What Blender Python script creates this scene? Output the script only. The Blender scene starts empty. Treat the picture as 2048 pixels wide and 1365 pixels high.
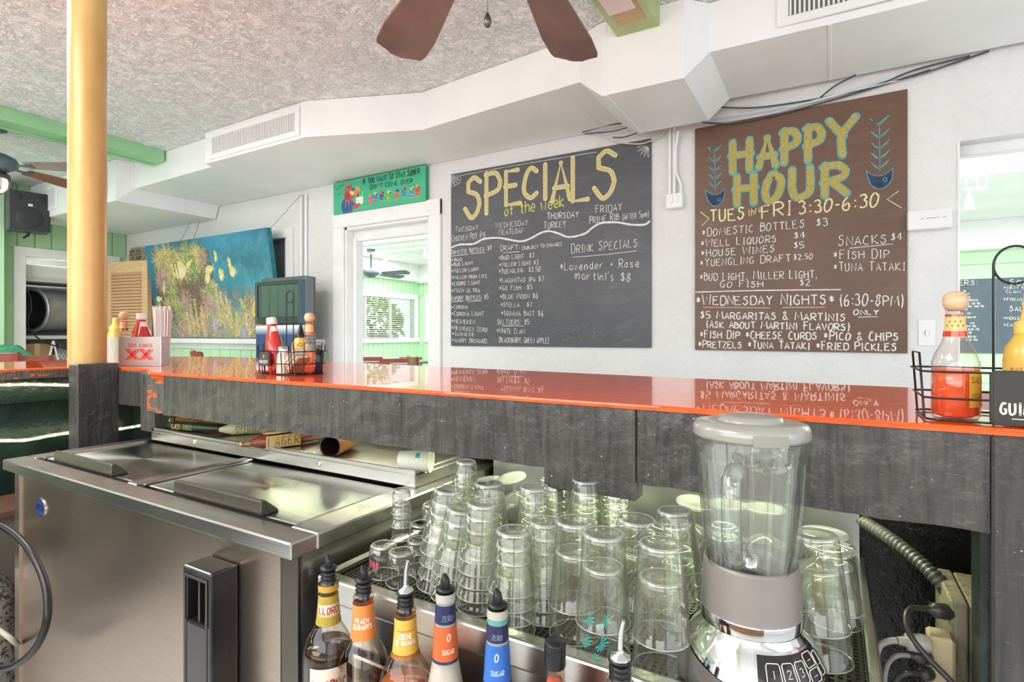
import bpy, math, random
from mathutils import Vector, Matrix
import numpy as np
rnd = random.Random(7)
C = bpy.context.scene.collection
H = 1.20; FY = 668.0; FPX = 1096.0
FW = Vector((-0.5045, 0.8634, 0)); RT = Vector((0.8634, 0.5045, 0))

# ---------------------------------------------------------------- camera, world, light, exposure
cam = bpy.data.objects.new('camera', bpy.data.cameras.new('camera')); C.objects.link(cam)
cam.data.sensor_width = 36.0; cam.data.lens = 36.0 * FPX / 2048
cam.data.shift_y = -(682.5 - FY) / 2048
cam.data.clip_start = 0.02; cam.data.clip_end = 200
cam.location = (0, 0, H)
cam.rotation_euler = (math.pi / 2, 0, math.atan2(0.5045, 0.8634))
bpy.context.scene.camera = cam
sc = bpy.context.scene
sc.view_settings.view_transform = 'Standard'; sc.view_settings.look = 'None'
sc.view_settings.gamma = 1; sc.view_settings.exposure = -0.28; sc.view_settings.use_curve_mapping = False
sc.cycles.max_bounces = 10; sc.cycles.diffuse_bounces = 5; sc.cycles.glossy_bounces = 4
sc.cycles.transmission_bounces = 6; sc.cycles.transparent_max_bounces = 48
sc.cycles.caustics_reflective = False; sc.cycles.caustics_refractive = False
sc.cycles.sample_clamp_indirect = 4.0; sc.cycles.sample_clamp_direct = 0
sc.cycles.use_denoising = True
try: sc.cycles.denoiser = 'OPENIMAGEDENOISE'; sc.cycles.denoising_prefilter = 'ACCURATE'
except Exception: pass
world = bpy.data.worlds.new('world'); sc.world = world; world.use_nodes = True
wn = world.node_tree.nodes; wn['Background'].inputs[0].default_value = (0.93, 0.97, 1.0, 1); wn['Background'].inputs[1].default_value = 1.25

def area(name, loc, target, sx, sy, power, color=(1, 1, 1), spread=math.pi):
    l = bpy.data.lights.new(name, 'AREA'); l.shape = 'RECTANGLE'; l.size = sx; l.size_y = sy
    l.energy = power; l.color = color; l.spread = spread
    o = bpy.data.objects.new(name, l); C.objects.link(o); o.location = loc
    o.rotation_euler = (Vector(target) - Vector(loc)).to_track_quat('-Z', 'Y').to_euler()
    o['kind'] = 'helper'
    return o
# unseen fill lamps added around and overhead to brighten these rooms
area('room_fill_light', (-1.5, -3.4, 1.7), (-1.5, 3, 1.6), 7.0, 2.0, 190, (0.99, 0.995, 1.0))
area('room_fill_light', (3.0, -0.8, 1.7), (-3, 1.0, 1.2), 4.0, 1.8, 45, (0.98, 0.99, 1.0))
area('overhead_fill_light', (-1.9, -1.2, 2.74), (-1.9, -1.2, 0), 1.8, 1.8, 110, (0.99, 0.995, 1.0))
area('overhead_fill_light', (-3.7, 0.7, 2.77), (-3.7, 0.7, 0), 1.6, 1.0, 60, (0.99, 0.995, 1.0))
area('overhead_fill_light', (-6.4, 0.6, 2.77), (-6.4, 0.6, 0), 1.0, 1.6, 55, (1.0, 0.99, 0.97))
area('overhead_fill_light', (-5.2, 6.0, 2.5), (-5.2, 6.0, 0), 3.0, 3.0, 190, (1.0, 1.0, 0.98))
area('overhead_fill_light', (1.6, 5.6, 2.5), (1.6, 5.6, 0), 2.5, 3.0, 170, (1.0, 1.0, 0.98))

# ---------------------------------------------------------------- helpers
def at(u, v, X=None, Y=None, Z=None, d=None):
    """point of the place seen along a viewing direction, at a known wall plane, height or distance"""
    r = FW + RT * ((u - 1024) / FPX); r.z = (FY - v) / FPX
    if d is None:
        if X is not None: d = X / r.x
        elif Y is not None: d = Y / r.y
        else: d = (Z - H) / r.z
    return Vector((r.x * d, r.y * d, H + r.z * d))

LOC = {}
def link(o, parent=None):
    C.objects.link(o)
    if parent is not None: o.parent = parent
    return o
def tag(o, label=None, cat=None, group=None, kind=None):
    if label: o['label'] = label
    if cat: o['category'] = cat
    if group: o['group'] = group
    if kind: o['kind'] = kind
    return o
def thing(name, label, cat, loc=(0, 0, 0), rotz=0, group=None):
    o = bpy.data.objects.new(name, None); link(o); o.location = loc; o.rotation_euler = (0, 0, rotz)
    o.empty_display_size = 0.05
    return tag(o, label, cat, group)
def copy_tree(o, parent=None):
    c = o.copy(); C.objects.link(c)
    if parent is not None: c.parent = parent
    for ch in list(o.children): copy_tree(ch, c)
    return c

class MB:
    def __init__(s): s.v = []; s.f = []; s.sm = []
    def add(s, vs, fs, smooth=False, M=None):
        b = len(s.v)
        for p in vs:
            p = Vector(p)
            s.v.append(M @ p if M is not None else p)
        for f in fs: s.f.append([b + i for i in f]); s.sm.append(smooth)
        return s
    def box(s, x0, x1, y0, y1, z0, z1, M=None):
        vs = [(x, y, z) for z in (z0, z1) for x, y in ((x0, y0), (x1, y0), (x1, y1), (x0, y1))]
        return s.add(vs, [(3, 2, 1, 0), (4, 5, 6, 7), (0, 1, 5, 4), (1, 2, 6, 5), (2, 3, 7, 6), (3, 0, 4, 7)], M=M)
    def prism(s, pts, vec, M=None, smooth=False):
        n = len(pts); vec = Vector(vec)
        vs = [Vector(p) for p in pts] + [Vector(p) + vec for p in pts]
        fs = [tuple(range(n))[::-1], tuple(range(n, 2 * n))] + [(i, (i + 1) % n, n + (i + 1) % n, n + i) for i in range(n)]
        b0 = len(s.f); s.add(vs, fs, M=M)
        if smooth:
            for i in range(b0 + 2, len(s.f)): s.sm[i] = True
        return s
    def tube(s, pts, r, n=8, M=None, closed=False, cap=True):
        pts = [Vector(p) for p in pts]; m = len(pts); vs = []; fs = []
        rr = r if isinstance(r, (list, tuple)) else [r] * m
        up = None
        for i, p in enumerate(pts):
            if closed: t = pts[(i + 1) % m] - pts[i - 1]
            else: t = pts[min(i + 1, m - 1)] - pts[max(i - 1, 0)]
            t = t.normalized() if t.length > 1e-9 else Vector((0, 0, 1))
            if up is None:
                up = t.orthogonal().normalized()
            else:
                up = up - t * up.dot(t)
                up = up.normalized() if up.length > 1e-6 else t.orthogonal().normalized()
            b = t.cross(up)
            for k in range(n):
                a = 2 * math.pi * k / n
                vs.append(p + (up * math.cos(a) + b * math.sin(a)) * rr[i])
        for i in range(m if closed else m - 1):
            j = (i + 1) % m
            for k in range(n):
                fs.append((i * n + k, i * n + (k + 1) % n, j * n + (k + 1) % n, j * n + k))
        s.add(vs, fs, True, M)
        if cap and not closed:
            s.add(vs[:n], [tuple(range(n))[::-1]], False, M); s.add(vs[-n:], [tuple(range(n))], False, M)
        return s
    def lathe(s, prof, c=(0, 0, 0), n=28, M=None, smooth=True, sq=0.0, a0=0.0, a1=None):
        """prof: list of (r,z). sq>0 pushes the section toward a rounded square"""
        vs = []; fs = []; m = len(prof); full = a1 is None; span = 2 * math.pi if full else a1 - a0
        k1 = n if full else n + 1
        for (r, z) in prof:
            for k in range(k1):
                a = a0 + span * k / n
                q = 1.0
                if sq:
                    e = 2 + 6 * sq
                    q = (abs(math.cos(a)) ** e + abs(math.sin(a)) ** e) ** (-1 / e)
                vs.append((c[0] + r * q * math.cos(a), c[1] + r * q * math.sin(a), c[2] + z))
        for i in range(m - 1):
            for k in range(n):
                k2 = (k + 1) % k1 if full else k + 1
                fs.append((i * k1 + k, i * k1 + k2, (i + 1) * k1 + k2, (i + 1) * k1 + k))
        return s.add(vs, fs, smooth, M)
    def quad(s, a, b, c, d): return s.add([a, b, c, d], [(0, 1, 2, 3)])
    def ribbon(s, pts, w, nrm, lift=0.0):
        """flat stroke of width w (number or list) lying in the plane with normal nrm"""
        nrm = Vector(nrm); pts = [Vector(p) for p in pts]; m = len(pts)
        if m < 2: return s
        vs = []
        ww = w if isinstance(w, list) else [w] * m
        for i, p in enumerate(pts):
            t = (pts[min(i + 1, m - 1)] - pts[max(i - 1, 0)])
            if t.length < 1e-9: t = Vector((1, 0, 0))
            sd = t.normalized().cross(nrm) * ww[i] / 2
            vs += [p + sd + nrm * lift, p - sd + nrm * lift]
        return s.add(vs, [(2 * i, 2 * i + 2, 2 * i + 3, 2 * i + 1) for i in range(m - 1)])
    def build(s, name, m, parent=None, world=True, bevel=0.0, seg=1, kind=None, label=None):
        off = Vector((0, 0, 0))
        if parent is not None and world:
            p = parent
            while p is not None: off += Vector(p.location); p = p.parent
        me = bpy.data.meshes.new(name)
        me.from_pydata([tuple(v - off) for v in s.v], [], s.f)
        me.polygons.foreach_set('use_smooth', s.sm)
        if m is not None: me.materials.append(m)
        me.update()
        o = bpy.data.objects.new(name, me); link(o, parent)
        if bevel:
            b = o.modifiers.new('bevel', 'BEVEL'); b.width = bevel; b.segments = seg; b.limit_method = 'ANGLE'; b.harden_normals = False
        if kind: o['kind'] = kind
        if label: o['label'] = label
        return o
def struct(name, mb, m, bevel=0.0, parent=None):
    return mb.build(name, m, parent, kind=None if parent is not None else 'structure', bevel=bevel)

# ---------------------------------------------------------------- materials
MATS = {}
class NT:
    def __init__(s, name):
        s.m = bpy.data.materials.new(name); s.m.use_nodes = True; s.t = s.m.node_tree
        s.b = s.t.nodes['Principled BSDF']; s.out = s.t.nodes['Material Output']; s._c = None
        MATS[name] = s.m
    def n(s, typ, **kw):
        x = s.t.nodes.new(typ)
        for k, v in kw.items():
            if hasattr(x, k): setattr(x, k, v)
        return x
    def l(s, a, b): s.t.links.new(a, b)
    def coord(s, scale=(1, 1, 1), gen='Object', rot=(0, 0, 0)):
        tc = s.n('ShaderNodeTexCoord'); mp = s.n('ShaderNodeMapping')
        mp.inputs['Scale'].default_value = scale; mp.inputs['Rotation'].default_value = rot
        s.l(tc.outputs[gen], mp.inputs[0]); return mp.outputs[0]
    def noise(s, co, scale, detail=3, rough=0.55, dist=0.0):
        x = s.n('ShaderNodeTexNoise'); x.inputs['Scale'].default_value = scale; x.inputs['Detail'].default_value = detail
        x.inputs['Roughness'].default_value = rough; x.inputs['Distortion'].default_value = dist
        s.l(co, x.inputs['Vector']); return x.outputs['Fac']
    def ramp(s, fac, stops):
        x = s.n('ShaderNodeValToRGB'); e = x.color_ramp.elements
        while len(e) < len(stops): e.new(0.5)
        for i, (p, c) in enumerate(stops):
            e[i].position = p; e[i].color = tuple(c) + (1,) if len(c) == 3 else c
        s.l(fac, x.inputs[0]); return x.outputs[0]
    def mix(s, fac, a, b):
        x = s.n('ShaderNodeMix'); x.data_type = 'RGBA'
        if isinstance(fac, float): x.inputs[0].default_value = fac
        else: s.l(fac, x.inputs[0])
        for i, c in ((6, a), (7, b)):
            if isinstance(c, (tuple, list)): x.inputs[i].default_value = tuple(c) + (1,)
            else: s.l(c, x.inputs[i])
        return x.outputs[2]
    def bump(s, h, strength=0.3, dist=0.01, prev=None):
        x = s.n('ShaderNodeBump'); x.inputs['Strength'].default_value = strength; x.inputs['Distance'].default_value = dist
        s.l(h, x.inputs['Height'])
        if prev is not None: s.l(prev, x.inputs['Normal'])
        s.l(x.outputs[0], s.b.inputs['Normal']); return x.outputs[0]
    def set(s, col=None, rough=None, metal=None, coat=None, coat_rough=0.03, ior=None, spec=None):
        b = s.b
        if col is not None:
            if isinstance(col, (tuple, list)): b.inputs['Base Color'].default_value = tuple(col) + (1,)
            else: s.l(col, b.inputs['Base Color'])
        if rough is not None:
            if isinstance(rough, (int, float)): b.inputs['Roughness'].default_value = rough
            else: s.l(rough, b.inputs['Roughness'])
        if metal is not None: b.inputs['Metallic'].default_value = metal
        if coat is not None: b.inputs['Coat Weight'].default_value = coat; b.inputs['Coat Roughness'].default_value = coat_rough
        if ior is not None: b.inputs['IOR'].default_value = ior
        if spec is not None: b.inputs['Specular IOR Level'].default_value = spec
        return s
def srgb(h):
    h = h.lstrip('#'); c = [int(h[i:i + 2], 16) / 255 for i in (0, 2, 4)]
    return tuple(x / 12.92 if x <= 0.04045 else ((x + 0.055) / 1.055) ** 2.4 for x in c)
def plain(name, hexc, rough=0.5, metal=0.0, coat=None, var=0.0, vscale=8, bump=0.0, bscale=60, spec=None):
    """painted / moulded surface with faint procedural mottling"""
    if name in MATS: return MATS[name]
    t = NT(name); c = srgb(hexc) if isinstance(hexc, str) else hexc
    co = t.coord()
    v = max(var, 0.04)
    nz = t.noise(co, vscale, 4)
    t.set(t.ramp(nz, [(0.3, tuple(x * (1 - v) for x in c)), (0.7, tuple(min(1, x * (1 + v)) for x in c))]), rough, metal, coat, spec=spec)
    if bump: t.bump(t.noise(co, bscale, 3), bump, 0.004)
    return t.m
def emit(name, hexc, s):
    t = NT(name); t.b.inputs['Emission Color'].default_value = srgb(hexc) + (1,); t.b.inputs['Emission Strength'].default_value = s
    t.set(srgb(hexc)); return t.m
def glass(name, tint=(0.96, 0.985, 0.95), refl=0.55, rough=0.02, edge=0.5, milky=0.0):
    """thin-walled glass: see-through face on, mirror-like and darker-edged toward grazing"""
    t = NT(name); nt = t.t; nt.nodes.remove(t.b)
    lw = t.n('ShaderNodeLayerWeight'); lw.inputs[0].default_value = 0.5
    fr = t.n('ShaderNodeMath'); fr.operation = 'POWER'; fr.inputs[1].default_value = 4.2; nt.links.new(lw.outputs['Facing'], fr.inputs[0])
    tr = t.n('ShaderNodeBsdfTransparent'); gl = t.n('ShaderNodeBsdfGlossy'); gl.inputs['Roughness'].default_value = rough
    gl.inputs['Color'].default_value = (1, 1, 1, 1)
    pw = t.n('ShaderNodeMath'); pw.operation = 'POWER'; pw.inputs[1].default_value = 2.5
    nt.links.new(lw.outputs['Facing'], pw.inputs[0])
    tc = t.n('ShaderNodeMix'); tc.data_type = 'RGBA'
    tc.inputs[6].default_value = tuple(tint) + (1,); tc.inputs[7].default_value = tuple(x * edge for x in tint) + (1,)
    nt.links.new(pw.outputs[0], tc.inputs[0]); nt.links.new(tc.outputs[2], tr.inputs[0])
    co = t.coord(); bp = t.n('ShaderNodeBump'); bp.inputs['Strength'].default_value = 0.12; bp.inputs['Distance'].default_value = 0.004
    nt.links.new(t.noise(co, 45, 2), bp.inputs['Height']); nt.links.new(bp.outputs[0], gl.inputs['Normal'])
    mu = t.n('ShaderNodeMath'); mu.operation = 'MULTIPLY_ADD'; mu.inputs[1].default_value = 0.9; mu.inputs[2].default_value = 0.03 + refl * 0.02
    mu.use_clamp = True
    nt.links.new(fr.outputs[0], mu.inputs[0])
    mx = t.n('ShaderNodeMixShader'); nt.links.new(mu.outputs[0], mx.inputs[0]); nt.links.new(tr.outputs[0], mx.inputs[1]); nt.links.new(gl.outputs[0], mx.inputs[2])
    last = mx.outputs[0]
    if milky:
        df = t.n('ShaderNodeBsdfDiffuse'); df.inputs[0].default_value = (0.9, 0.93, 0.86, 1)
        m2 = t.n('ShaderNodeMixShader'); m2.inputs[0].default_value = milky
        nt.links.new(last, m2.inputs[1]); nt.links.new(df.outputs[0], m2.inputs[2]); last = m2.outputs[0]
    nt.links.new(last, t.out.inputs['Surface'])
    return t.m

# textured plaster
def stucco(name, hexc, sc_, st, lo=0.9, knock=False, rough=0.85):
    t = NT(name); c = srgb(hexc); co = t.coord()
    if knock:
        n1 = t.noise(co, sc_, 4, 0.6, 1.2); n2 = t.noise(co, sc_ * 0.35, 3, 0.6, 0.6)
        r = t.ramp(n1, [(0.42, (0, 0, 0)), (0.56, (1, 1, 1))])
        r2 = t.ramp(n2, [(0.35, (0.15, 0.15, 0.15)), (0.6, (1, 1, 1))])
        x = t.n('ShaderNodeMix'); x.data_type = 'RGBA'; x.blend_type = 'MULTIPLY'; x.inputs[0].default_value = 1
        t.l(r, x.inputs[6]); t.l(r2, x.inputs[7])
        t.bump(x.outputs[2], st, 0.017)
        t.set(c, rough)
    else:
        n1 = t.noise(co, sc_, 5, 0.55, 0.8); r = t.ramp(n1, [(0.40, (0, 0, 0)), (0.62, (1, 1, 1))])
        t.bump(r, st, 0.008)
        t.set(t.ramp(t.noise(co, 1.3, 3), [(0.3, tuple(x * lo for x in c)), (0.7, c)]), rough)
    return t.m
M_wall = stucco('white_stucco', '#e9e9e8', 17, 0.42)
M_ceil = stucco('ceiling_stucco', '#f3f5f5', 38, 0.8, knock=True)
M_white = plain('white_paint', '#ececeb', 0.45, var=0.02, vscale=3, bump=0.06, bscale=25)
M_duct = plain('duct_paint', '#eef0f0', 0.55, var=0.02, vscale=2.5, bump=0.12, bscale=14)
M_trim = plain('trim_paint', '#efefef', 0.35, var=0.015)
M_green = plain('green_panel_paint', '#a9cfa3', 0.5, var=0.05, vscale=5, bump=0.08, bscale=30)
M_green2 = plain('pale_green_paint', '#c0e6bd', 0.5, var=0.04, vscale=4)
M_beamg = plain('green_beam_paint', '#97cf9a', 0.45, var=0.05, vscale=6, bump=0.08, bscale=30)
M_beamo = plain('olive_green_paint', '#a9b67e', 0.4, var=0.1, vscale=9, bump=0.15, bscale=30)
M_floor = plain('floor_vinyl', '#d6dad8', 0.4, var=0.1, vscale=3)
M_black = plain('black_plastic', '#1a1a1c', 0.35)
M_dark = plain('dark_recess', '#26272a', 0.7)
M_chrome = plain('chrome', '#e0e0e0', 0.08, 1.0)
M_wire = plain('black_wire', '#222426', 0.35, 0.3)
def steel(name, hexc, rough, sx=(2, 2, 90), bs=0.08, wave=0.0):
    t = NT(name); c = srgb(hexc); co = t.coord(sx)
    n1 = t.noise(co, 6, 4, 0.6)
    t.set(t.ramp(n1, [(0.2, tuple(x * 0.88 for x in c)), (0.8, tuple(min(1, x * 1.06) for x in c))]), None, 1.0)
    sm = t.noise(t.coord(), 3, 2, 0.5)
    t.set(rough=t.ramp(sm, [(0.2, (rough * 0.85,) * 3), (0.8, (rough * 1.25,) * 3)]))
    p = t.bump(n1, bs, 0.002)
    if wave: t.bump(t.noise(t.coord(), 1.8, 1, 0.3), wave, 0.12, p)
    return t.m
M_steel = steel('brushed_steel', '#d2cfcb', 0.25, (2, 2, 60))
M_steelf = steel('cooler_front_steel', '#c2b1a3', 0.30, (1.5, 1.5, 40), 0.04, 0.03)  # brown cast of the reflected floor put into the steel colour
M_steelt = steel('cooler_lid_steel', '#ccd0c8', 0.24, (3, 40, 3), 0.10, 0.03)
t_b = M_steelt.node_tree.nodes['Principled BSDF']; tn = M_steelt.node_tree.nodes.new('ShaderNodeTangent'); tn.direction_type = 'RADIAL'; tn.axis = 'Z'
M_steelt.node_tree.links.new(tn.outputs[0], t_b.inputs['Tangent']); t_b.inputs['Anisotropic'].default_value = 0.85
M_steeld = plain('dark_steel', '#6a655f', 0.3, 0.9, var=0.1)
# black painted timber, worn
def blackwood(name, base='#3a3a3b', hi='#6c6a66', spots=True, orange=False):
    t = NT(name); co = t.coord((1, 1, 1)); cs = t.coord((30, 30, 3.0))
    g = t.noise(cs, 2.2, 5, 0.65, 0.4)
    c = t.ramp(g, [(0.25, srgb(base)), (0.72, srgb(hi))])
    vo = t.n('ShaderNodeTexVoronoi'); vo.inputs['Scale'].default_value = 48; vo.inputs['Randomness'].default_value = 1.0
    t.l(co, vo.inputs['Vector'])
    sp = t.ramp(vo.outputs['Distance'], [(0.055, (1, 1, 1)), (0.085, (0, 0, 0))])
    gate = t.ramp(t.noise(co, 9, 3), [(0.47, (0, 0, 0)), (0.53, (1, 1, 1))])
    x = t.n('ShaderNodeMix'); x.data_type = 'RGBA'; x.blend_type = 'MULTIPLY'; x.inputs[0].default_value = 1
    t.l(sp, x.inputs[6]); t.l(gate, x.inputs[7])
    c2 = t.mix(x.outputs[2], c, srgb('#b9ada3'))
    sc1 = t.ramp(t.noise(t.coord((9, 9, 70), rot=(0.0, 0.25, 0)), 2.5, 4, 0.7, 0.8), [(0.66, (0, 0, 0)), (0.72, (0.5, 0.5, 0.5))])
    c2 = t.mix(sc1, c2, srgb('#96908a'))
    if orange:
        og = t.ramp(t.noise(t.coord((3, 3, 9)), 5, 5, 0.7), [(0.53, (0, 0, 0)), (0.56, (1, 1, 1))])
        c2 = t.mix(og, c2, srgb('#e0601a'))
    t.set(c2, 0.36, coat=0.25, coat_rough=0.25)
    p = t.bump(g, 0.5, 0.004); t.bump(t.noise(co, 26, 4, 0.6), 0.7, 0.006, p)
    return t.m
M_bwood = blackwood('black_painted_wood', '#262527', '#5a5754')
M_bwood2 = blackwood('black_painted_wood_worn', '#3a3a3b', '#6a6864', orange=True)
M_post = blackwood('black_post_wood', '#2e2d2f', '#4e4b48')
t = NT('dark_green_panel'); co = t.coord()
t.set(t.ramp(t.noise(co, 6, 4), [(0.3, srgb('#18241f')), (0.7, srgb('#2b3b35'))]), 0.28); t.bump(t.noise(co, 30, 4, 0.6), 0.6, 0.006)
M_dgreen = t.m
t = NT('black_glossy_panel'); co = t.coord()
t.set(t.ramp(t.noise(co, 8, 4), [(0.3, srgb('#121413')), (0.7, srgb('#242725'))]), 0.2); t.bump(t.noise(co, 45, 4, 0.7), 0.5, 0.006)
M_bpanel = t.m
# lacquered bar top
t = NT('red_lacquer_bar_top'); cs = t.coord((1.2, 9, 1))
g = t.noise(cs, 3.2, 5, 0.6, 2.0)
c = t.ramp(g, [(0.24, srgb('#cc3c10')), (0.40, srgb('#f2500f')), (0.62, srgb('#ff6512')), (0.80, srgb('#ee470b'))])
dk = t.ramp(t.noise(t.coord((1.6, 14, 1), rot=(0, 0, 0.12)), 1.7, 3, 0.5, 1.0), [(0.20, (1, 1, 1)), (0.27, (0, 0, 0))])
t.set(t.mix(dk, c, srgb('#4a1a12')), 0.35, coat=1.0, coat_rough=0.012); t.b.inputs['Coat IOR'].default_value = 1.52; t.b.inputs['Specular IOR Level'].default_value = 0.1
bp = t.n('ShaderNodeBump'); bp.inputs['Strength'].default_value = 0.05; bp.inputs['Distance'].default_value = 0.002
t.l(t.noise(t.coord(), 18, 2), bp.inputs['Height']); t.l(bp.outputs[0], t.b.inputs['Coat Normal'])
M_lac = t.m
M_orange = plain('worn_orange_wood_edge', '#dd5a1e', 0.35, coat=0.8, var=0.35, vscale=25, bump=0.2)
t = NT('gold_pole_paint'); co = t.coord((1, 1, 0.4))
t.set(t.ramp(t.noise(co, 9, 5, 0.6), [(0.28, srgb('#c69a56')), (0.55, srgb('#d2a965')), (0.8, srgb('#dfbd80'))]), 0.34, 0.1, 0.25, 0.2)
t.bump(t.noise(co, 20, 3), 0.12, 0.01); M_gold = t.m
M_bladew = None
def woodmat(name, c1, c2, sx, rough=0.4, coat=None, scale=3):
    t = NT(name); co = t.coord(sx)
    n_ = t.noise(co, scale, 5, 0.6, 0.8)
    t.set(t.ramp(n_, [(0.3, srgb(c1)), (0.7, srgb(c2))]), rough, coat=coat, coat_rough=0.2); t.bump(n_, 0.2, 0.002)
    return t.m
M_pine = woodmat('louver_pine', '#d2a878', '#e6c39a', (3, 3, 12), 0.45)
M_fanw = woodmat('fan_blade_brown', '#5d483d', '#856858', (2, 2, 2), 0.38, 0.2, 2)
M_fanw2 = woodmat('fan_blade_cherry', '#7d4a36', '#a4674a', (14, 2, 2), 0.35, 0.3, 3)
M_fang = woodmat('fan_blade_grey', '#7f6a63', '#a2948e', (14, 2, 2), 0.35, 0.2, 3)
M_cherry = woodmat('chair_cherry', '#7c2f22', '#9c4535', (3, 3, 9), 0.3, 0.4)
M_seat = plain('grey_vinyl', '#8b8f96', 0.5)
M_glass = glass('tumbler_glass', (0.975, 0.99, 0.945), 2.0, 0.05, 0.60, 0.03)
M_gedge = glass('glass_edge', (0.90, 0.93, 0.84), 8.0, 0.08, 0.5, 0.22)
M_glassm = glass('margarita_glass', (0.97, 0.985, 0.92), 1.2, 0.08, 0.8, 0.14)
M_glassd = glass('rocks_glass', (0.985, 0.99, 0.97), 1.0, 0.03, 0.75, 0.02)
M_jar = glass('blender_jar_glass', (0.965, 0.98, 0.96), 2.5, 0.03, 0.42, 0.02)
M_bglass = glass('bottle_glass', (0.95, 0.89, 0.81), 1.2, 0.03, 0.55, 0.0)
M_pane = glass('window_pane', (0.97, 0.99, 0.98), 0.5, 0.01, 0.9)
# ================================================================ STRUCTURE
ZC = 2.80; YW = 3.45; XL = -7.55; BT = 1.074      # ceiling, chalkboard wall, green end wall, bar top
mb = MB(); mb.box(-9, 4, -4.2, 9.2, -0.1, 0); struct('floor', mb, M_floor)
mb = MB(); mb.box(-7.7, 3.7, -4.0, YW + 0.14, ZC, ZC + 0.1); struct('ceiling', mb, M_ceil)
# chalkboard wall with its three openings
DX0, DX1, DZ = -3.73, -2.775, 2.14
WX0, WX1, WZ0, WZ1 = -6.45, -4.50, 1.16, 2.12
OX0, OX1, OZ = 0.544, 2.4, 2.15
mb = MB(); T = YW + 0.14
mb.box(-7.7, WX0, YW, T, 0, ZC); mb.box(WX0, WX1, YW, T, 0, WZ0); mb.box(WX0, WX1, YW, T, WZ1, ZC)
mb.box(WX1, DX0, YW, T, 0, ZC); mb.box(DX0, DX1, YW, T, DZ, ZC); mb.box(DX1, OX0, YW, T, 0, ZC)
mb.box(OX0, OX1, YW, T, OZ, ZC); mb.box(OX1, 3.7, YW, T, 0, ZC)
wall_back = struct('wall_back', mb, M_wall)
# low brown back bar behind the photographer (only its tone shows, in the steel)
mb = MB(); mb.box(-3.2, 2.0, -2.3, -2.2, 0, 1.0); struct('wall_front', mb, plain('back_bar_wood', '#9c7355', 0.5, var=0.2, vscale=2))

# green end wall, closet recess cut in it, boards proud of it
CY0, CY1, CZ = 2.464, 3.27, 2.04
mb = MB()
mb.box(XL - 0.12, XL, -4.0, CY0, 0, ZC); mb.box(XL - 0.12, XL, CY1, YW + 0.14, 0, ZC); mb.box(XL - 0.12, XL, CY0, CY1, CZ, ZC)
wall_left = struct('wall_left', mb, M_green)
y = -0.6; pw = 0.150
while y < YW - 0.02:
    y1 = min(y + pw - 0.012, YW - 0.001)
    z0 = 0.0
    if y1 > CY0 - 0.09 and y < CY1 + 0.09: z0 = CZ + 0.09
    MB().box(XL, XL + 0.014, y, y1, z0, ZC - 0.001).build('plank', M_green, wall_left, bevel=0.003)
    y += pw
# wainscot boards under the long sill of the chalkboard wall
x = XL + 0.02; k = 0
while x < -3.98:
    MB().box(x, x + 0.168, YW - 0.016, YW, 0, 1.10).build('plank', M_green2, wall_back, bevel=0.003); x += 0.178
# closet
mb = MB(); CX = XL - 0.75
mb.box(CX - 0.05, CX, CY0 - 0.3, CY1 + 0.17, 0, 2.3); mb.box(CX, XL - 0.12, CY0 - 0.30, CY0 - 0.25, 0, 2.3)
mb.box(CX, XL - 0.12, CY1 + 0.12, CY1 + 0.17, 0, 2.3); mb.box(CX, XL - 0.12, CY0 - 0.25, CY1 + 0.12, 2.25, 2.3)
struct('wall_closet', mb, plain('closet_grey', '#b9b9b8', 0.7, var=0.1))
mb = MB(); q = XL + 0.03
mb.box(XL, q, CY0 - 0.10, CY0, 0, CZ + 0.10); mb.box(XL, q, CY1, CY1 + 0.10, 0, CZ + 0.10); mb.box(XL, q, CY0, CY1, CZ, CZ + 0.10)
struct('trim_1', mb, M_trim, 0.004)
# green ceiling beams
mb = MB(); mb.box(-5.22, -5.03, -4.0, 2.60, 2.704, ZC); mb.box(-5.225, -5.19, -4.0, 2.60, 2.69, 2.704); struct('trim_2', mb, M_beamg, 0.003)
mb = MB(); mb.box(-0.94, -0.725, -4.0, 2.70, 2.70, ZC); struct('trim_3', mb, M_beamo, 0.004)
pt = thing('cover_plate', 'bare wood patch and pink blank plate under the olive green ceiling beam', 'cover plate', (-0.83, 2.45, 2.69))
a = MB(); a.box(-0.895, -0.765, 2.20, 2.56, 2.694, 2.70); a.build('backing_wood', woodmat('bare_ply', '#a98458', '#c9a678', (2, 14, 2)), pt)
a = MB(); a.box(-0.90, -0.775, 2.28, 2.44, 2.683, 2.694); a.build('blank_plate', plain('pinkish_plate', '#dcc7c2', 0.4), pt, bevel=0.002)
# window behind the painting: frame, recess darkness put into the colour of a grey sheet
win = MB()
for b in ((WX0 - 0.09, WX0, WZ0 - 0.02, WZ1 + 0.09), (WX1, WX1 + 0.09, WZ0 - 0.02, WZ1 + 0.09), (WX0, WX1, WZ1, WZ1 + 0.09)):
    win.box(b[0], b[1], YW - 0.03, YW, b[2], b[3])
w1 = struct('window_1', win, M_trim, 0.003)
a = MB(); a.box(WX0, WX1, YW + 0.06, YW + 0.09, WZ0, WZ1); a.build('recess_sheet', plain('recess_grey', '#8d8f92', 0.5), w1)
a = MB(); a.box(WX1 - 0.06, WX1 - 0.02, YW + 0.01, YW + 0.06, WZ0, WZ1); a.build('frame', M_trim, w1)
a = MB(); a.box(XL + 0.03, -3.98, YW - 0.12, YW, 1.10, 1.15); a.box(XL + 0.03, -3.98, YW - 0.035, YW, 1.04, 1.10); struct('trim_4', a, M_trim, 0.004)
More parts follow.
